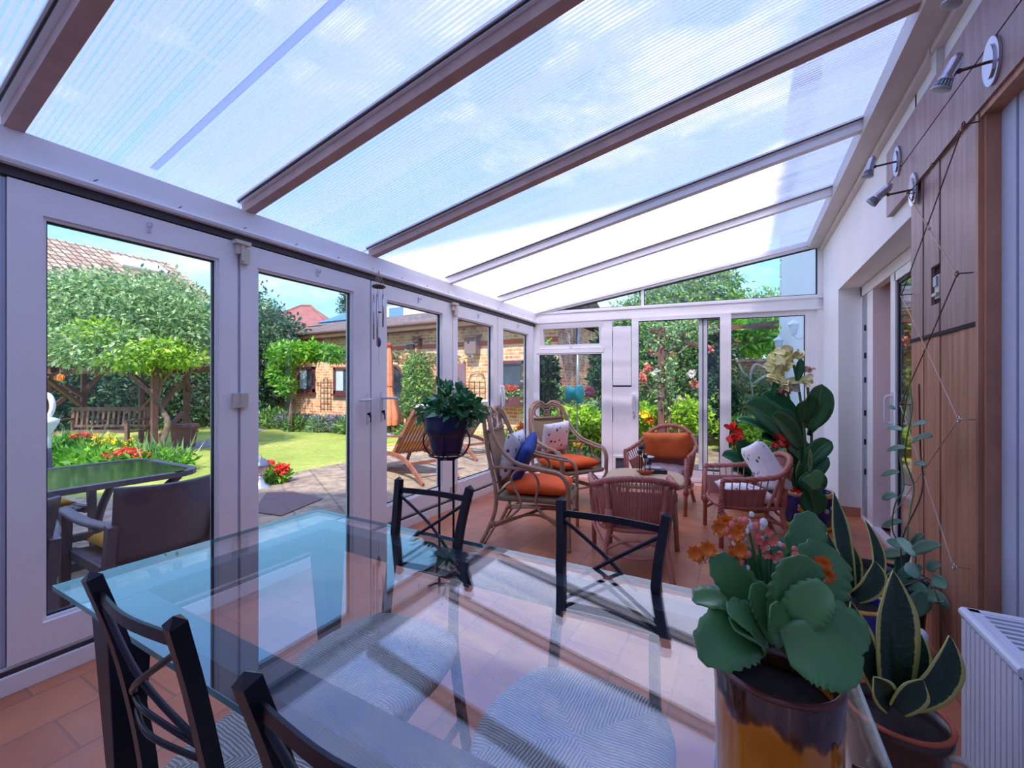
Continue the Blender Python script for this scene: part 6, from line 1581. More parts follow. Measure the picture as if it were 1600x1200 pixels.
plant('hedge_shrub', 170, 13.5, 'dark hedge directly behind the garden bench', 'shrub', [(150, 600, 13.5, 2.4, 1.4, 1.9), (220, 610, 14, 1.9, 1.4, 1.7)], 8000, 0.15, L_dark, 32, group=HG)
plant('hedge_shrub', 310, 14.5, 'tall dark shrub right of the tree, behind the brown bin', 'shrub', [(310, 590, 14.5, 1.9, 1.6, 2.1), (330, 530, 15, 1.4, 1.3, 1.4), (290, 620, 13.5, 1.4, 1.2, 1.4)], 9000, 0.15, L_dark, 33, group=HG)
plant('garden_tree', 405, 15.5, 'bushy dark tree left of the brick garden house', 'tree', [(385, 540, 15.5, 1.4, 1.4, 2.3), (410, 510, 15.5, 1.1, 1.1, 0.9), (428, 520, 14.8, 1.1, 0.9, 0.8), (400, 590, 15.2, 1.3, 1.2, 1.8), (370, 500, 16, 1.2, 1.0, 1.0)], 11000, 0.16, L_dark, 34,
      [([(405, 665, 15.3), (404, 620, 15.4), (408, 540, 15.5)], 0.12, True)], second=([(400, 500, 15.3, 0.8, 0.7, 0.9), (418, 535, 14.8, 0.7, 0.6, 0.6)], 1800, 0.13, L_pale))
plant('conifer_tree', 560, 30, 'tall conifer peeping over the solar roof', 'tree', [(552, 480, 30, 1.0, 1.0, 1.8), (556, 468, 30, 0.9, 0.9, 1.4), (562, 450, 30, 0.7, 0.7, 1.2), (566, 490, 30, 1.4, 1.3, 2.2)], 5000, 0.22, L_conifer, 35, [([(562, 600, 30), (562, 460, 30)], 0.2, True)])
plant('climbing_plant', 430, 12.7, 'bright green wisteria over the left end of the brick house', 'climber',
      [(450, 552, 12.4, 0.9, 0.35, 0.34), (490, 550, 12.0, 0.85, 0.3, 0.26), (438, 580, 12.6, 0.36, 0.3, 0.5), (448, 603, 12.4, 0.26, 0.25, 0.3), (520, 553, 11.7, 0.5, 0.25, 0.2)], 5200, 0.13, L_bright, 36, [([(452, 655, 12.4), (456, 620, 12.4), (462, 590, 12.4), (480, 560, 12.2)], 0.035, True), ([(456, 640, 12.4), (450, 600, 12.5), (452, 560, 12.4)], 0.03, True)], shell=0.1)
plant('climbing_plant', 560, 11.4, 'thin dry-leaved vine along the brick wall under the eaves', 'climber', [(540, 558, 13.2, 0.6, 0.15, 0.22), (640, 558, 12.4, 0.9, 0.15, 0.18), (600, 556, 12.8, 0.6, 0.15, 0.15), (690, 560, 11.7, 0.7, 0.15, 0.16)], 1500, 0.11, leaf_mat('olive_vine_leaves', (110, 122, 70), (176, 170, 110)), 37, [([(640, 660, 12.3), (644, 600, 12.3), (650, 560, 12.3)], 0.03, True)])
plant('ivy_bush', 652, 11.9, 'clipped ivy column beside the arched doorway', 'shrub', [(652, 580, 12.0, 0.40, 0.35, 0.42), (654, 605, 11.9, 0.44, 0.38, 0.5), (650, 630, 11.9, 0.46, 0.38, 0.5), (662, 645, 11.8, 0.3, 0.3, 0.35)], 7000, 0.10, leaf_mat('ivy_leaves', (70, 122, 46), (128, 170, 70), (176, 206, 104)), 38, shell=0.5)
LV = [(452, 13.3, 'lavender clump nearest the wisteria stem'), (480, 12.9, 'second lavender clump in the border under the left window'), (508, 12.6, 'deep purple lavender clump below the metal trellis'), (535, 12.3, 'lavender clump below the right hand plum window')]
for i, (px, d, lb) in enumerate(LV):
    g_ = gd(px, d); t = empty('lavender', g_, 0, lb, 'plant', 'lavender along the brick house border')
    leaves('foliage', [((0, 0, 0.18), (0.42, 0.35, 0.26))], 1000, 0.13, L_lav, t, 40 + i, aspect=0.22, droop=-0.5)
    leaves('flower_spikes', [((0, -0.05, 0.33), (0.36, 0.3, 0.16))], 200, 0.09, M_purple, t, 60 + i, aspect=0.35, droop=-0.8)
BD = [(425, 13.6, 0.85, 0.40, L_mid, 'strappy green clump at the left end of the brick house'), (465, 12.7, 0.45, 0.28, L_mid, 'low green mound between lavender clumps'), (497, 12.5, 0.4, 0.25, L_pale, 'silvery mound beside the deep purple lavender'), (548, 12.0, 0.45, 0.3, L_mid, 'green mound at the door edge of the border')]
for i, (px, d, r, h, m_, lb) in enumerate(BD):
    g_ = gd(px, d); t = empty('border_plant', g_, 0, lb, 'plant', 'green mounds in the brick house border'); leaves('foliage', [((0, 0, h * 0.45), (r, r * 0.6, h))], 1500, 0.16, m_, t, 80 + i, aspect=0.25, droop=-0.4)
for i, (px, d, lb) in enumerate([(640, 11.2, 'leafy edging plant by the arched doorway'), (620, 11.6, 'small green tuft in front of the orange parasol'), (700, 10.6, 'edging plant below the mauve side door'), (800, 9.6, 'low plants under the flower box')]):
    g_ = gd(px, d); t = empty('border_plant', g_, 0, lb, 'plant', 'edging plants along the terrace'); leaves('foliage', [((0, 0, 0.14), (0.4, 0.3, 0.2))], 600, 0.11, L_mid, t, 90 + i, aspect=0.3)

# bed with yellow and red flowers, left
bed = gd(150, 6.6)
t = empty('flower_bed_plants', bed, 0, 'sunlit bed of irises and leafy perennials in front of the bench', 'plants', kind='stuff')
leaves('foliage', [(Vector((0, 0, 0.16)), (1.2, 0.7, 0.24)), (Vector((-0.9, -0.1, 0.2)), (0.8, 0.6, 0.3)), (Vector((0.8, 0.4, 0.12)), (0.6, 0.5, 0.22))], 6500, 0.12, L_bright, t, 101, aspect=0.35, droop=-0.2)
leaves('iris_blades', [(Vector((-0.8, 0.0, 0.22)), (0.9, 0.5, 0.15)), (Vector((0.9, 0.5, 0.20)), (0.4, 0.4, 0.12))], 300, 0.30, L_pale, t, 102, aspect=0.07, droop=-2.2)
for i, (px, py, d, lb) in enumerate([(150, 683, 6.7, 'first yellow flower spire from the left in the bed'), (160, 690, 6.6, 'yellow flower spire rising beside the bench end'), (172, 682, 6.7, 'tall yellow flower spire in the middle of the bed'), (182, 690, 6.7, 'yellow flower spire leaning next to the middle one'), (207, 688, 6.9, 'rightmost yellow flower spire in the bed'), (193, 695, 6.8, 'short yellow flower spire above the red flowers')]):
    p_ = ad(px, py, d); b_ = Vector((p_.x, p_.y, GZ)); t = empty('yellow_flower_spire', b_, 0, lb, 'flower', 'yellow flower spires in the bed')
    h = p_.z - GZ; leaves('blossom', [((0, 0, h - 0.06), (0.03, 0.03, 0.13))], 80, 0.032, M_yellowf, t, 110 + i, aspect=0.8)
    mb = MB(); mb.tube([(0, 0, 0), (0, 0, h)], 0.008, 5); mb.build('stem', M_stemg, t)
for i, (px, py, d, lb) in enumerate([(200, 704, 6.3, 'wide patch of orange red flowers at the front of the bed'), (218, 711, 6.3, 'orange red flowers at the right tip of the bed'), (178, 710, 6.2, 'orange red flowers beside the table edge'), (130, 681, 6.9, 'small red flowers in front of the bench seat')]):
    p_ = ad(px, py, d); b_ = Vector((p_.x, p_.y, GZ)); t = empty('red_flower_patch', b_, 0, lb, 'flowers', 'red flowers in the bed')
    leaves('blossom', [((0, 0, p_.z - GZ), (0.15, 0.13, 0.03))], 120, 0.045, simple('tomato_red_petals_%d' % i, (240, 84, 60), 0.6) , t, 120 + i, aspect=0.9); leaves('foliage', [((0, 0, (p_.z - GZ) * 0.5), (0.15, 0.15, 0.15))], 200, 0.08, L_bright, t, 125 + i)

# ---- rustic arbour: posts, beams and braces
ar = empty('rustic_arbour', gd(200, 9.2), 0, 'dark timber arbour with braces over the garden bench', 'arbour'); AO = gd(200, 9.2)
def A3(px, py, d): return ad(px, py, d) - AO
posts = [(241, 8.05, 715), (131, 9.6, 0), (221, 9.9, 0), (291, 9.7, 0), (75, 9.0, 0)]
for px, d, _ in posts:
    g_ = gd(px, d) - AO; top = A3(px, 577, d); mb = MB(); mb.bar((g_.x, g_.y, 0), (top.x, top.y, top.z), 0.09, 0.09); mb.build('post', M_postw, ar)
for (a_, b_) in (((60, 579, 8.4), (340, 577, 8.6)), ((75, 577, 9.1), (300, 577, 9.8)), ((241, 577, 8.1), (291, 577, 9.7)), ((75, 577, 8.2), (131, 577, 9.6))):
    mb = MB(); mb.bar(A3(*a_), A3(*b_), 0.07, 0.13); mb.build('beam', M_postw, ar)
for (a_, b_) in (((205, 585, 8.1), (240, 615, 8.08)), ((278, 600, 9.0), (250, 640, 8.6)), ((100, 600, 9.2), (130, 620, 9.6)), ((160, 582, 9.7), (132, 612, 9.6)), ((78, 640, 9.0), (100, 622, 9.2)), ((222, 640, 9.9), (238, 622, 9.3)), ((225, 672, 9.3), (243, 655, 8.4)), ((285, 645, 9.4), (252, 680, 8.3)), ((72, 590, 8.6), (125, 632, 9.5)), ((283, 592, 9.6), (300, 610, 9.7))):
    mb = MB(); mb.bar(A3(*a_), A3(*b_), 0.07, 0.08); mb.build('brace', M_postw, ar)
# bench
bn = empty('garden_bench', gd(168, 8.9), YAW + 0.06, 'weathered slatted wooden bench under the arbour', 'bench')
mb = MB()
for k in range(5): mb.b2((-0.76, -0.46 + k * 0.1, 0.40), (0.76, -0.38 + k * 0.1, 0.425))
mb.build('seat', M_bench, bn)
mb = MB(); mb.bar((-0.76, 0.10, 0.86), (0.76, 0.10, 0.86), 0.035, 0.08); mb.bar((-0.76, 0.06, 0.50), (0.76, 0.06, 0.50), 0.035, 0.05)
for k in range(14): mb.bar((-0.68 + k * 0.105, 0.06, 0.50), (-0.68 + k * 0.105, 0.10, 0.84), 0.045, 0.015, (0, 1, 0))
mb.build('backrest', M_bench, bn)
for s_ in (-1, 1):
    mb = MB(); mb.bar((s_ * 0.76, 0.06, 0), (s_ * 0.76, 0.11, 0.90), 0.06, 0.06); mb.build('leg', M_bench, bn)
    mb = MB(); mb.bar((s_ * 0.76, -0.45, 0), (s_ * 0.76, -0.45, 0.62), 0.06, 0.06); mb.build('leg', M_bench, bn)
    mb = MB(); mb.bar((s_ * 0.76, -0.50, 0.64), (s_ * 0.76, 0.08, 0.66), 0.06, 0.03); mb.build('arm', M_bench, bn)
# bin
bi = empty('garden_bin', gd(288, 9.2), YAW + 0.3, 'brown lidded garden bin on the lawn right of the tree', 'bin')
mb = MB(); mb.bar((0, 0, 0), (0, 0, 0.46), 0.30, 0.30, (0, 1, 0), 0.38, 0.38); mb.build('body', simple('brown_plastic_bin', (118, 80, 78), 0.6), bi)
mb = MB(); mb.bar((0, 0, 0.46), (0, 0, 0.52), 0.44, 0.44, (0, 1, 0), 0.40, 0.40); mb.box((0.22, 0, 0.36), (0.06, 0.1, 0.05)); mb.build('lid', simple('brown_plastic_lid', (130, 88, 84), 0.6), bi)
# white ornament (left edge)
wo_ = empty('garden_ornament', gd(72, 6.4), YAW, 'white oval ring ornament on a shell base at the left edge of the bed', 'ornament')
mb = MB(); zc = 1.05
mb.tube([(0.10 * math.cos(a), 0, zc + 0.17 * math.sin(a)) for a in np.linspace(0, 2 * PI, 26, endpoint=False)], 0.035, 8, True); mb.build('ring', M_whiteren, wo_, True)
mb = MB(); mb.lathe([(0.05, 0), (0.06, 0.55), (0.05, 0.6), (0.14, 0.78), (0.15, 0.84), (0.06, 0.88)], n=18); mb.build('base', M_whiteren, wo_, True)
og = empty('hanging_ornament', ad(94, 590, 8.3), YAW, 'round orange pumpkin-like disc hanging from the arbour beam', 'ornament')
mb = MB(); mb.sphere((0, 0, 0), 0.10, 18, (1.0, 0.3, 0.72)); mb.build('disc', M_orangef, og, True)
mb = MB()
for k in range(5): mb.tube(cr([(0.09 * math.sin((k - 2) * 0.45), -0.005, 0.06 * math.cos((k - 2) * 0.3)), (0.098 * math.sin((k - 2) * 0.55), -0.032, 0), (0.09 * math.sin((k - 2) * 0.45), -0.005, -0.06 * math.cos((k - 2) * 0.3))], 5), 0.006, 5)
mb.build('ribs', M_rust, og, True)
mb = MB(); mb.tube([(0, 0, 0.07), (0, 0, 0.17)], 0.004, 5); mb.build('cord', M_string, og)

# ---- lantern with red geraniums by the terrace edge
ln = empty('garden_lantern', gd(407, 5.55), 0, 'silver and white pedestal lantern at the terrace edge, cut by the door frame', 'lantern')
mb = MB(); mb.lathe([(0.13, 0), (0.12, 0.02), (0.06, 0.06), (0.035, 0.14), (0.03, 0.17)], n=20); mb.build('base', M_silver, ln, True)
mb = MB(); mb.lathe([(0.035, 0.17), (0.05, 0.18), (0.075, 0.30), (0.07, 0.31)], n=8); mb.build('glass_body', simple('frosted_lantern_glass', (220, 196, 190), 0.2), ln)
mb = MB(); mb.lathe([(0.12, 0.29), (0.115, 0.31), (0.07, 0.37), (0.02, 0.40), (0.008, 0.44), (0.001, 0.45)], n=16); mb.build('cap', simple('grey_lantern_cap', (110, 116, 130), 0.3, 0.4), ln, True)
t = empty('geranium', gd(428, 5.9), 0, 'red geraniums growing at the lawn edge beside the lantern', 'flowers')
leaves('foliage', [((0, 0, 0.09), (0.26, 0.16, 0.12))], 700, 0.08, L_bright, t, 131); leaves('blossom', [((0.16, 0, 0.20), (0.10, 0.08, 0.07)), ((-0.12, 0, 0.22), (0.07, 0.07, 0.07)), ((-0.24, 0.0, 0.10), (0.04, 0.04, 0.04))], 420, 0.04, M_red, t, 132, aspect=0.9)

# ---- outdoor table and chairs
gt = empty('garden_table', (-3.98, 0.7, GZ), 0, 'taupe garden table with dark green mottled glass top, outside the first door', 'table')
mb = MB(); a0, a1, b0, b1 = -0.50, 0.50, -0.95, 0.90
def toppts(ins, zz):
    P_ = []
    for (cx_, cy_, t0) in ((a1, b1, 0), (a0, b1, PI / 2), (a0, b0, PI), (a1, b0, 1.5 * PI)):
        r = 0.16
        ccx, ccy = cx_ - math.copysign(r + ins, cx_), cy_ - math.copysign(r + ins, cy_)
        for k in range(6):
            t_ = t0 + PI / 2 * k / 5; P_.append((ccx + r * math.cos(t_), ccy + r * math.sin(t_) + 0.06 * math.cos(ccx * 3) * (1 if cy_ > 0 else -1), zz))
    return P_
mb.poly(toppts(0.05, 0.725), (0, 0, 0.010)); mb.build('glass_top', M_gtable, gt)
mb = MB(); o_ = toppts(0.02, 0.72)
for i in range(len(o_)): mb.bar(o_[i], Vector(o_[(i + 1) % len(o_)]) + (Vector(o_[(i + 1) % len(o_)]) - Vector(o_[i])) * 0.04, 0.055, 0.035)
mb.build('frame', M_garch, gt)
for x in (-0.36, 0.36):
    for y in (-0.75, 0.70):
        mb = MB(); mb.tube(cr([(x * 1.15, y * 1.15, 0.70), (x, y * 0.95, 0.52), (x * 0.95, y * 0.85, 0.25), (x * 1.1, y, 0.0)], 6), 0.028, 8); mb.build('leg', M_garch, gt, True)
mb = MB(); mb.bar((-0.34, -0.65, 0.22), (-0.34, 0.6, 0.22), 0.05, 0.05); mb.bar((0.34, -0.65, 0.22), (0.34, 0.6, 0.22), 0.05, 0.05); mb.build('stretcher', M_garch, gt)
def patio_chair(loc, rz, label):
    t = empty('garden_chair', loc, rz, label, 'chair', 'taupe plastic garden chairs')
    mb = MB(); mb.grid(lambda u, v: ((u - 0.5) * (0.46 + 0.06 * v), -0.22 - 0.14 * v - 0.05 * math.sin(PI * u) * (0.6 + 0.4 * v), 0.38 + 0.44 * v - 0.02 * (1 - 4 * (u - 0.5) ** 2 if v > 0.95 else 0)), 14, 10, (1, 1), 0.018); mb.build('backrest', M_garch, t, True)
    mb = MB(); mb.grid(lambda u, v: ((u - 0.5) * 0.50, -0.23 + 0.47 * v, 0.40 - 0.015 * math.sin(PI * u)), 8, 8, (1, 1), 0.025); mb.bar((-0.25, -0.22, 0.37), (-0.25, 0.25, 0.38), 0.04, 0.05); mb.bar((0.25, -0.22, 0.37), (0.25, 0.25, 0.38), 0.04, 0.05); mb.bar((-0.25, -0.24, 0.35), (0.25, -0.24, 0.35), 0.035, 0.06); mb.build('seat', M_garch, t)
    for s_ in (-1, 1):
        mb = MB(); mb.tube([tuple(p) for p in cr([(s_ * 0.26, -0.30, 0.60), (s_ * 0.29, -0.1, 0.62), (s_ * 0.30, 0.12, 0.655), (s_ * 0.29, 0.20, 0.65)], 5)], 0.018, 8); mb.v = [(x * 1.0 + (x - s_ * 0.29) * 0.9, y, 0.63 + (z - 0.63) * 0.9) for x, y, z in mb.v]; mb.build('arm', M_garch, t, True)
        mb = MB(); mb.bar((s_ * 0.285, 0.20, 0.655), (s_ * 0.275, 0.27, 0.0), 0.05, 0.045, (0, 1, 0), 0.035, 0.035); mb.build('leg', M_garch, t)
        mb = MB(); mb.bar((s_ * 0.25, -0.30, 0.62), (s_ * 0.245, -0.24, 0.36), 0.04, 0.05, (0, 1, 0)); mb.bar((s_ * 0.245, -0.24, 0.38), (s_ * 0.25, -0.33, 0.0), 0.05, 0.045, (0, 1, 0), 0.035, 0.035); mb.build('leg', M_garch, t)
    return t
pc = patio_chair((-3.16, 1.16, GZ), PI / 2, 'taupe plastic garden chair with mustard cushion seen from behind through the first door')
pc2 = again(pc, (-3.18, 0.46, GZ), PI / 2, 'taupe garden chair mostly hidden by the left frame of the first door')
pc3 = again(pc, (-4.72, 1.02, GZ), -PI / 2 + 0.1, 'taupe garden chair on the far side of the green glass table')
for (x, y, r, lb) in ((-3.16, 1.18, PI / 2, 'mustard seat cushion on the garden chair nearest the first door'), (-4.72, 1.0, -PI / 2, 'mustard seat cushion on the garden chair across the green glass table')):
    cushion('seat_cushion', (0.46, 0.46, 0.09), M_mustard, (x, y, GZ + 0.445), (0, 0, r), lb, 'cushion', pinch=0.3)

# ---- sun loungers
def lounger(loc, rz, label, canvas=True):   # local: faces +Y, back at -Y
    t = empty('deck_lounger', loc, rz, label, 'lounger', 'hardwood deck loungers on the terrace')
    for s_ in (-1, 1):
        mb = MB(); pth = cr([(s_ * 0.29, -0.95, 0.02), (s_ * 0.29, -0.55, 0.26), (s_ * 0.29, -0.1, 0.34), (s_ * 0.29, 0.45, 0.28), (s_ * 0.29, 0.85, 0.30)], 6)
        for i in range(len(pth) - 1): mb.bar(pth[i], pth[i + 1] + (pth[i + 1] - pth[i]) * 0.05, 0.032, 0.06)
        mb.build('side_rail', M_lounger, t)
        mb = MB(); mb.bar((s_ * 0.31, 0.55, 0.0), (s_ * 0.31, 0.18, 0.56), 0.03, 0.055); mb.build('leg', M_lounger, t)
        mb = MB(); mb.bar((s_ * 0.32, 0.30, 0.57), (s_ * 0.32, -0.42, 0.62), 0.06, 0.025); mb.build('arm', M_lounger, t)
        mb = MB(); mb.bar((s_ * 0.27, -0.10, 0.32), (s_ * 0.27, -0.72, 1.02), 0.03, 0.055); mb.build('back_rail', M_lounger, t)
    mb = MB()
    for k in range(9):
        x = -0.22 + k * 0.055; mb.bar((x, -0.13, 0.33), (x, -0.72, 1.0), 0.035, 0.012)
    mb.build('backrest_slats', M_lounger, t)
    mb = MB()
    for k in range(10): mb.bar((-0.28, -0.02 + 0.09 * k, 0.33 - 0.004 * k), (0.28, -0.02 + 0.09 * k, 0.33 - 0.004 * k), 0.06, 0.015)
    mb.bar((-0.28, -0.55, 0.24), (0.28, -0.55, 0.24), 0.04, 0.04); mb.build('seat_slats', M_lounger, t)
    return t
def mattress(R, label):
    mb = MB(); pth = cr([(0, 0.86, 0.345), (0, 0.4, 0.36), (0, -0.02, 0.385), (0, -0.14, 0.43), (0, -0.42, 0.74), (0, -0.73, 1.08)], 6)
    n_ = len(pth) - 1
    mb.grid(lambda u, v: pth[min(n_, int(round(v * n_)))] + Vector(((u - 0.5) * 0.50, 0, 0)), 6, n_, (1, 1), -0.055)
    o = mb.build('lounger_mattress', M_stripe, None, True); o.location = R[0]; o.rotation_euler = (0, 0, R[1]); tag(o, label, 'mattress', 'striped lounger mattresses')
L1_ = ((-4.53, 4.87, GZ + 0.015), math.radians(73)); L2_ = ((-4.95, 6.74, GZ + 0.015), math.radians(75))
lg = lounger(L1_[0], L1_[1], 'hardwood deck lounger nearest the folding doors, left of the navy pot')
again(lg, L2_[0], L2_[1], 'hardwood deck lounger farther out, seen right of the navy pot')
mattress(L1_, 'orange yellow and white striped mattress on the nearer deck lounger'); mattress(L2_, 'orange yellow and white striped mattress on the farther deck lounger')

# ---- closed parasol
pr = empty('closed_parasol', gd(608, 11.4), 0, 'closed orange parasol standing left of the arched doorway', 'parasol')
mb = MB(); mb.tube([(0, 0, 0), (0, 0, 2.5)], 0.022, 8); mb.build('pole', M_bench, pr)
mb = MB(); n = 24; vs = []
zz = [(2.45, 0.035), (2.2, 0.07), (1.6, 0.10), (1.35, 0.085), (1.2, 0.10), (0.55, 0.26), (0.3, 0.24)]
for z, r in zz:
    for k in range(n): a = 2 * PI * k / n; q = r * (1 + 0.22 * math.cos(8 * a)); vs.append((q * math.cos(a), q * math.sin(a), z))
mb.add(vs, [(i * n + k, i * n + (k + 1) % n, (i + 1) * n + (k + 1) % n, (i + 1) * n + k) for i in range(len(zz) - 1) for k in range(n)]); mb.build('canopy', M_parasol, pr, True)
mb = MB(); mb.lathe([(0.09, 1.33), (0.10, 1.35), (0.09, 1.37)], n=16, cap0=False, cap1=False); mb.lathe([(0.02, 2.42), (0.09, 2.44), (0.085, 2.50), (0.02, 2.52)], n=16); mb.build('strap', simple('red_strap', (196, 60, 40), 0.7), pr)
mb = MB(); mb.lathe([(0.24, 0), (0.24, 0.05), (0.05, 0.09), (0.04, 0.25)], n=20); mb.build('base', M_concrete, pr, True)

# ---- things fixed to the brick wall
def fixed(name, px, py, label, cat): return empty(name, ay(px, py, BYW), 0, label, cat)
def trellis(px0, px1, py0, py1, label, arch=False):
    a, b = ay(px0, py1, BYW - 0.03), ay(px1, py0, BYW - 0.03); t = empty('metal_trellis', (a.x, BYW - 0.035, a.z), 0, label, 'trellis'); W_, H_ = b.x - a.x, b.z - a.z; mb = MB()
    top = H_ - (W_ / 2 if arch else 0.0)
    for k in range(4): 
        x = W_ * k / 3; mb.bar((x, 0, 0), (x, 0, top + (0.12 if (not arch and k in (1, 2)) else 0)), 0.014, 0.014)
    for k in range(6): mb.bar((0, 0, top * (0.1 + 0.18 * k)), (W_, 0, top * (0.1 + 0.18 * k)), 0.012, 0.012)
    if arch:
        mb.tube([(W_ / 2 - W_ / 2 * math.cos(q), 0, top + W_ / 2 * math.sin(q)) for q in np.linspace(0, PI, 16)], 0.008, 5)
        mb.tube([(W_ * 0.33 - W_ / 3 * math.cos(q), 0, top + W_ / 3 * math.sin(q)) for q in np.linspace(0, PI / 1.5, 10)], 0.006, 5); mb.tube([(W_ * 0.67 + W_ / 3 * math.cos(q), 0, top + W_ / 3 * math.sin(q)) for q in np.linspace(0, PI / 1.5, 10)], 0.006, 5)
    else: mb.tube([(W_ / 2 - W_ / 4 * math.cos(q), 0, top + W_ / 4 * math.sin(q)) for q in np.linspace(0, PI, 10)], 0.007, 5)
    mb.build('grid', M_postw, t)
trellis(501, 517, 596, 642, 'small brown trellis on the brick wall between the two plum windows'); trellis(733, 758, 580, 642, 'arched metal trellis on the brick wall right of the mauve door', True)
t = fixed('bird_box', 742, 540, 'grey timber bird box high on the brick wall above the arched trellis', 'bird box')
mb = MB(); mb.b2((-0.19, -0.25, -0.25), (0.19, -0.0, 0.22)); mb.build('box', simple('grey_weathered_timber', (132, 112, 112), 0.8), t)
mb = MB(); mb.box((0, -0.15, 0.25), (0.48, 0.36, 0.035), M=Matrix.Rotation(0.2, 3, 'X')); mb.build('lid', M_postw, t)
mb = MB(); mb.lathe([(0.03, 0), (0.03, 0.01)], n=12); mb.v = [(x - 0.05, -0.256 - z, y + 0.08) for x, y, z in mb.v]; mb.build('entrance', M_dark, t)
t = fixed('security_camera', 741, 556, 'white dome security camera below the bird box', 'camera')
mb = MB(); mb.sphere((0, -0.14, 0), 0.075, 14); mb.box((0, -0.07, 0.05), (0.07, 0.14, 0.06)); mb.build('dome', M_whiteren, t, True)
mb = MB(); mb.sphere((0, -0.19, -0.02), 0.035, 10); mb.build('lens', M_seal, t, True)
t = fixed('flood_light', 656, 532, 'dark floodlight on the brick wall under the eaves', 'light'); mb = MB(); mb.box((0, -0.14, 0), (0.22, 0.14, 0.16), M=Matrix.Rotation(-0.4, 3, 'X')); mb.box((0.05, -0.05, -0.12), (0.10, 0.1, 0.12)); mb.build('body', M_postw, t)
t = fixed('wall_box', 644, 541, 'small dark box on the brick wall left of the floodlight', 'box'); mb = MB(); mb.box((0, -0.06, 0), (0.26, 0.12, 0.10)); mb.build('case', M_track, t)
t = fixed('flower_box', 800, 624, 'plum window box with red geraniums under the right hand window', 'flower box'); mb = MB(); mb.b2((-0.42, -0.36, -0.17), (0.42, -0.13, 0.08)); mb.build('box', M_plum, t)
leaves('foliage', [((0, -0.25, 0.17), (0.42, 0.14, 0.16))], 700, 0.08, L_pale, t, 141); leaves('blossom', [((0.1, -0.27, 0.30), (0.22, 0.1, 0.08))], 160, 0.05, M_red, t, 142, aspect=0.9)

# ---- end garden seen through the end wall
def endplant(name, px, d, label, bl, n, size, mat, seed, cat='shrub', **k): return plant(name, px, d, label, cat, bl, n, size, mat, seed, **k)
mb = MB(); mb.b2((-3.3, 11.5, GZ), (RX, 11.7, 1.80)); mb.b2((-3.3, 11.45, 1.80), (RX, 11.75, 1.88)); struct('garden_wall', mb, M_brick_wall)
mb = MB()
fp = [gd(30, 16.0), gd(250, 16.5), gd(432, 17.2)]
for i in range(2): mb.bar((fp[i].x, fp[i].y, 0.9), (fp[i + 1].x, fp[i + 1].y, 0.9), 0.04, 2.0)
struct('wall_boundary_fence', mb, simple('dark_stained_fence_boards', (78, 62, 58), 0.85, var=0.3, scale=6))

dp = empty('downpipe', (-4.05, 11.2, GZ), 0, 'pale grey downpipe on the red brick end of the garden house', 'pipe'); mb = MB(); mb.tube([(0, 0, 0), (0, 0, 3.0)], 0.045, 8); mb.build('pipe', M_silver, dp, True)
endplant('climbing_shrub', 852, 8.2, 'leafy shrub behind the far corner rattan armchair', [(845, 575, 8.4, 0.30, 0.3, 0.55), (845, 620, 8.2, 0.35, 0.3, 0.6)], 2600, 0.10, L_mid, 151)
endplant('potted_shrub', 852, 6.35, 'dark glossy-leaved shrub pressed near the outside of the end window', [(850, 590, 6.3, 0.22, 0.16, 0.20), (848, 618, 6.3, 0.26, 0.18, 0.18), (853, 570, 6.35, 0.16, 0.14, 0.14)], 700, 0.11, L_dark, 152, trunk=[([(850, 725, 6.35), (850, 600, 6.3)], 0.02, True)], aspect=0.5)
endplant('flowering_shrub', 918, 9.6, 'tall dark shrub behind the turquoise spinner', [(938, 570, 9.8, 0.22, 0.3, 0.8), (938, 620, 9.4, 0.3, 0.3, 0.7), (918, 660, 8.6, 0.5, 0.4, 0.35)], 3200, 0.12, L_dark, 153)
endplant('border_shrub', 915, 7.5, 'lime green bush low behind the end window', [(905, 668, 7.4, 0.55, 0.35, 0.35), (930, 680, 7.3, 0.4, 0.3, 0.3), (885, 680, 7.4, 0.35, 0.3, 0.3)], 3000, 0.12, L_lime, 154)
endplant('border_shrub', 890, 8.6, 'pale bush around the turquoise spinner stake', [(885, 640, 8.6, 0.6, 0.4, 0.4), (860, 620, 8.9, 0.25, 0.3, 0.35)], 1500, 0.12, L_pale, 155)
EG = 'shrubs in the end garden'
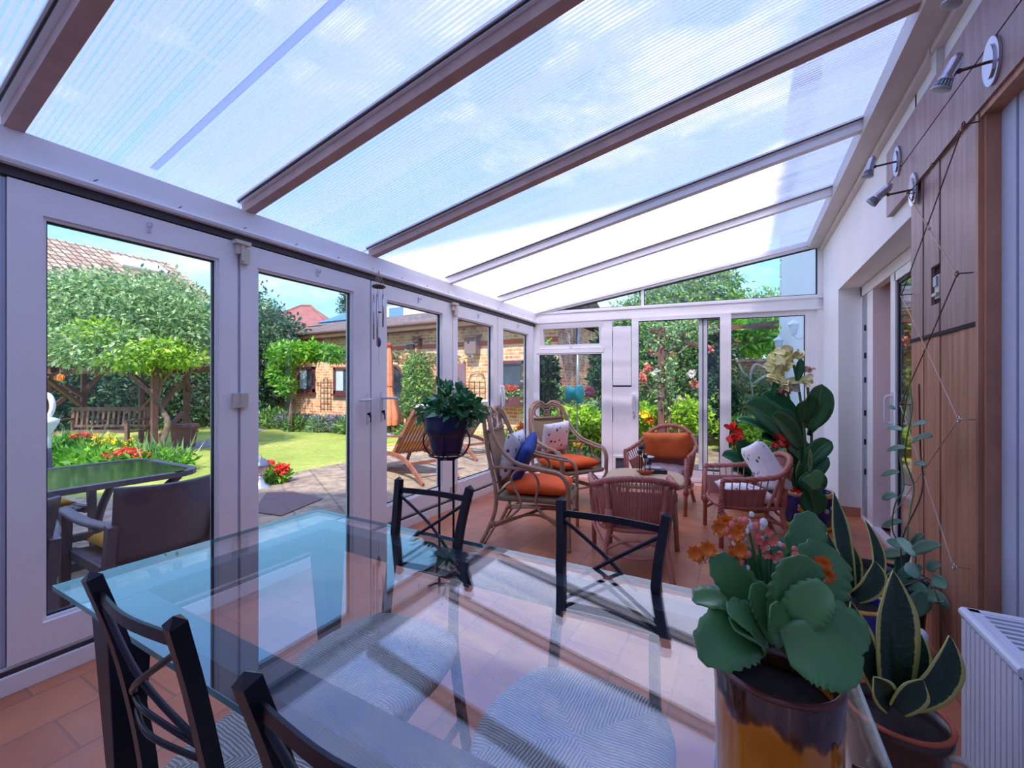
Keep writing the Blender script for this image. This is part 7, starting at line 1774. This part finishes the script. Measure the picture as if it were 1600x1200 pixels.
for i, (px, d, lb, bl, n, sz, mt) in enumerate([
    (1012, 9.5, 'green climber filling the left of the sliding door glass', [(1010, 600, 9.6, 0.6, 0.4, 0.8), (1005, 540, 9.9, 0.6, 0.4, 0.5), (1015, 650, 9.2, 0.6, 0.4, 0.5)], 5000, 0.12, L_mid),
    (1065, 9.8, 'dense sunlit rose bush behind the brown pergola post', [(1060, 570, 9.9, 0.55, 0.4, 0.7), (1075, 630, 9.6, 0.6, 0.4, 0.7), (1055, 520, 10.1, 0.7, 0.4, 0.45)], 5600, 0.12, L_mid),
    (1055, 8.4, 'lime bush low behind the far wicker armchair', [(1075, 650, 8.3, 0.4, 0.3, 0.35), (1005, 655, 8.3, 0.5, 0.3, 0.3)], 2400, 0.11, L_lime),
    (1118, 9.6, 'dark green shrub behind the narrow sliding pane', [(1115, 560, 9.9, 0.5, 0.4, 0.7), (1118, 630, 9.5, 0.5, 0.4, 0.7)], 4200, 0.12, L_dark),
    (1165, 9.3, 'climber with bare stems over the garden wall', [(1155, 600, 9.6, 0.35, 0.25, 0.35), (1165, 640, 9.2, 0.5, 0.3, 0.35), (1190, 600, 9.6, 0.25, 0.25, 0.3)], 1700, 0.10, L_pale),
    (1175, 11.5, 'bamboo-like bush hanging over the garden wall', [(1160, 530, 11.6, 0.9, 0.5, 0.45), (1200, 525, 11.8, 0.9, 0.5, 0.5), (1130, 520, 11.8, 0.8, 0.5, 0.5), (1225, 520, 11.9, 0.4, 0.5, 0.5)], 3600, 0.24, L_bright),
    (1180, 8.4, 'bright ground cover behind the red canna', [(1160, 672, 8.3, 0.45, 0.35, 0.25), (1172, 690, 8.0, 0.3, 0.3, 0.22)], 2400, 0.10, L_lime)]):
    endplant('end_garden_shrub', px, d, lb, bl, n, sz, mt, 160 + i, group=EG, aspect=0.3 if i == 5 else 0.45, trunk=[([(1175, 650, 11.6), (1172, 560, 11.7), (1165, 530, 11.6)], 0.05, True)] if i == 5 else None)
plant('garden_tree', 1085, 17, 'large tree beyond the garden wall, seen through the raking top lights', 'tree', [(1060, 470, 17, 1.7, 1.3, 1.5), (1110, 455, 17, 1.2, 1.2, 1.1), (1030, 490, 16.5, 1.8, 1.2, 1.0), (1080, 520, 16.5, 2.4, 1.4, 1.3), (985, 520, 17, 1.0, 1.0, 1.0)], 14000, 0.19, L_mid, 180, [([(1080, 640, 17), (1082, 560, 17), (1085, 480, 17)], 0.2, True)])
plant('garden_tree', 1180, 19, 'pale green tree high above the garden wall on the right', 'tree', [(1190, 495, 19, 2.2, 1.4, 1.2), (1130, 500, 19, 2.0, 1.4, 1.1)], 7000, 0.2, L_pale, 181, [([(1180, 640, 19), (1185, 500, 19)], 0.2, True)])
plant('garden_tree', 760, 26, 'tree crown just above the brick house roof on the right', 'tree', [(735, 492, 27, 2.2, 2, 1.0), (790, 500, 26, 2.6, 2, 1.4)], 4000, 0.25, L_mid, 182, [([(760, 600, 26), (760, 500, 26)], 0.2, True)])
FL = [(1012, 575, 8.9, M_coral), (1028, 583, 8.8, M_whitef), (1005, 590, 8.9, M_coral), (1044, 555, 9.3, M_orangef), (1045, 592, 9.0, M_coral), (1080, 583, 9.0, M_whitef), (1020, 550, 9.4, M_coral), (1062, 625, 8.9, M_whitef), (1016, 655, 8.0, M_orangef), (1008, 648, 8.0, M_yellowf), (1110, 545, 9.3, M_coral), (1160, 660, 8.2, M_whitef), (1085, 600, 9.0, M_coral)]
BL = ['coral blossom just left of the pergola post, uppermost of two', 'white blossom beside the pergola post, left side', 'coral blossom near the left edge of the sliding door glass', 'orange blossom high up right of the pergola post', 'coral blossom right of the pergola post at mid height',
      'single white blossom standing out right of the pergola post', 'coral blossom by the top of the pergola post', 'white blossom low among the rose leaves above the wicker armchair', 'orange blossom lowest, above the lime bush on the left', 'yellow blossom lowest, beside the orange one above the lime bush',
      'coral blossom behind the narrow inner sliding pane', 'white blossom over the bright ground cover right of the door stile', 'coral blossom below the single white one, right of the pergola post']
for i, (px, py, d, m_) in enumerate(FL):
    t = empty('garden_blossom', ad(px, py, d), 0, BL[i], 'blossom', 'rose blossoms in the end garden')
    leaves('petals', [((0, 0, 0), (0.07, 0.07, 0.06))], 60, 0.07, m_, t, 190 + i, aspect=0.9, shell=0.1)
for i, (px, py, d, lb) in enumerate([(815, 667, 6.35, 'orange poppy-like flower outside the corner glass, left of the armchair'), (903, 693, 6.5, 'yellow-orange flower outside the end window, above the orange cushion')]):
    p_ = ad(px, py, d); t = empty('garden_flower', (p_.x, p_.y, GZ), 0, lb, 'flower'); h = p_.z - GZ
    leaves('blossom', [((0, 0, h), (0.05, 0.05, 0.03))], 50, 0.06, M_orangef if i == 0 else M_yellowf, t, 210 + i, aspect=0.9); leaves('foliage', [((0, 0, h * 0.45), (0.18, 0.16, h * 0.35))], 160, 0.10, L_mid, t, 212 + i); mb = MB(); mb.tube([(0, 0, 0), (0, 0, h)], 0.006, 5); mb.build('stem', M_stemg, t)
# turquoise and red spinners on a stake
sp_ = empty('garden_spinner', gd(900, 6.6), 0, 'turquoise bell-shaped spinner with a dusky red wheel on a stake', 'ornament')
g_ = gd(900, 6.6); q = ad(898, 616, 6.5) - g_; q2 = ad(922, 612, 6.6) - g_
mb = MB(); mb.lathe([(0.03, -0.12), (0.10, -0.10), (0.11, -0.07), (0.075, -0.05), (0.08, 0.03), (0.12, 0.05), (0.115, 0.09), (0.05, 0.10)], n=20); mb.v = [(q.x + z * 1.15, q.y + x * 1.25, q.z + y * 1.25) for x, y, z in mb.v]; mb.build('reel', M_teal, sp_, True)
mb = MB()
for k in range(8):
    a = 2 * PI * k / 8; blade_leaf(mb, q2, q2 + Vector((0.10 * math.cos(a), 0, 0.10 * math.sin(a))), 0.07, (0, -0.02, 0), (0, -1, 0), 3, 4, None, 0.3, 0.002)
mb.build('wheel', M_pink, sp_, True)
mb = MB(); mb.tube([(q.x + 0.04, q.y, 0), (q.x + 0.04, q.y, q.z - 0.05)], 0.011, 6); mb.bar(q, q2, 0.014, 0.014); mb.build('stake', M_silver, sp_)
# pergola in the end garden
pg = empty('garden_pergola', gd(1034, 7.8), 0, 'brown timber pergola post and beams outside the sliding garden door', 'pergola'); PO = gd(1034, 7.8)
mb = MB(); tp = ad(1033, 510, 7.8) - PO; mb.bar((0, 0, 0), tp, 0.11, 0.11); mb.build('post', M_postw, pg)
mb = MB(); g2 = gd(1150, 10.2) - PO; mb.bar((g2.x, g2.y, 0), (g2.x, g2.y, 2.5), 0.1, 0.1); mb.build('post', M_postw, pg)
for a_, b_ in (((1020, 532, 7.8), (1215, 503, 9.0)), ((1015, 515, 7.7), (1115, 550, 9.5)), ((1080, 508, 9.6), (1215, 512, 9.8))):
    mb = MB(); mb.bar(ad(*a_) - PO, ad(*b_) - PO, 0.05, 0.07); mb.build('beam', M_postw, pg)
mb = MB(); mb.bar(ad(1070, 520, 8.0) - PO, ad(1036, 560, 7.8) - PO, 0.07, 0.07); mb.build('brace', M_postw, pg)
plant('climbing_plant', 1033, 7.85, 'rose climbing the pergola post outside the sliding door', 'climber', [(1035, 530, 7.85, 0.28, 0.2, 0.3), (1040, 580, 7.8, 0.16, 0.16, 0.4), (1040, 620, 7.8, 0.14, 0.14, 0.3), (1075, 515, 8.0, 0.5, 0.3, 0.18)], 1300, 0.09, L_pale, 220, [([(1040, 720, 7.8), (1046, 640, 7.8), (1040, 580, 7.8), (1050, 540, 7.8)], 0.03, True), ([(1050, 560, 7.8), (1075, 540, 7.9), (1090, 525, 8.0)], 0.018, False)])
mb = None
tw = empty('wisteria_trunk', gd(1178, 9.4), 0, 'pale twisting bare stems in front of the garden wall', 'plant'); TO = gd(1178, 9.4)
mb = MB()
for pth in ([(1178, 680, 9.4), (1176, 620, 9.4), (1172, 590, 9.4), (1180, 570, 9.4), (1200, 575, 9.3), (1215, 560, 9.2), (1222, 548, 9.2)], [(1172, 592, 9.4), (1160, 580, 9.5), (1150, 560, 9.6)], [(1176, 600, 9.4), (1195, 588, 9.3), (1215, 582, 9.2)]):
    mb.tube(cr([ad(*p) - TO for p in pth], 6), 0.028, 7)
mb.build('stem', simple('pale_bark', (206, 190, 172), 0.9), tw, True)
# wall lanterns on the white house wall
for i, (px, py, lb, dd) in enumerate([(1223, 535, 'white coach lantern on a bracket at the far end of the house wall', 8.9), (1256, 510, 'large white wall lantern nearest the end window', 6.3)]):
    p_ = ax(px, py, RX + 0.03 - 0.16); 
    r = ray(px, py); 
    p_ = ad(px, py, dd); p_.x = min(p_.x, RX - 0.12)
    t = empty('wall_lantern', p_, 0, lb, 'lantern', None); k_ = 1.0 if i == 0 else 0.8
    mb = MB(); mb.lathe([(0.03 * k_, -0.16 * k_), (0.05 * k_, -0.14 * k_), (0.085 * k_, 0.04 * k_), (0.08 * k_, 0.045 * k_)], n=6); mb.build('glass', simple('white_lantern_glass_%d' % i, (226, 232, 240), 0.2), t)
    mb = MB(); mb.lathe([(0.11 * k_, 0.04 * k_), (0.10 * k_, 0.07 * k_), (0.03 * k_, 0.12 * k_), (0.015 * k_, 0.17 * k_)], n=6); mb.build('cap', M_whiteren, t)
    mb = MB(); mb.tube(cr([(0, 0, -0.16 * k_), (0.05, 0, -0.22 * k_), (RX + 0.02 - p_.x, 0, -0.20 * k_)], 6), 0.012, 7); mb.build('bracket', M_whiteren, t, True)
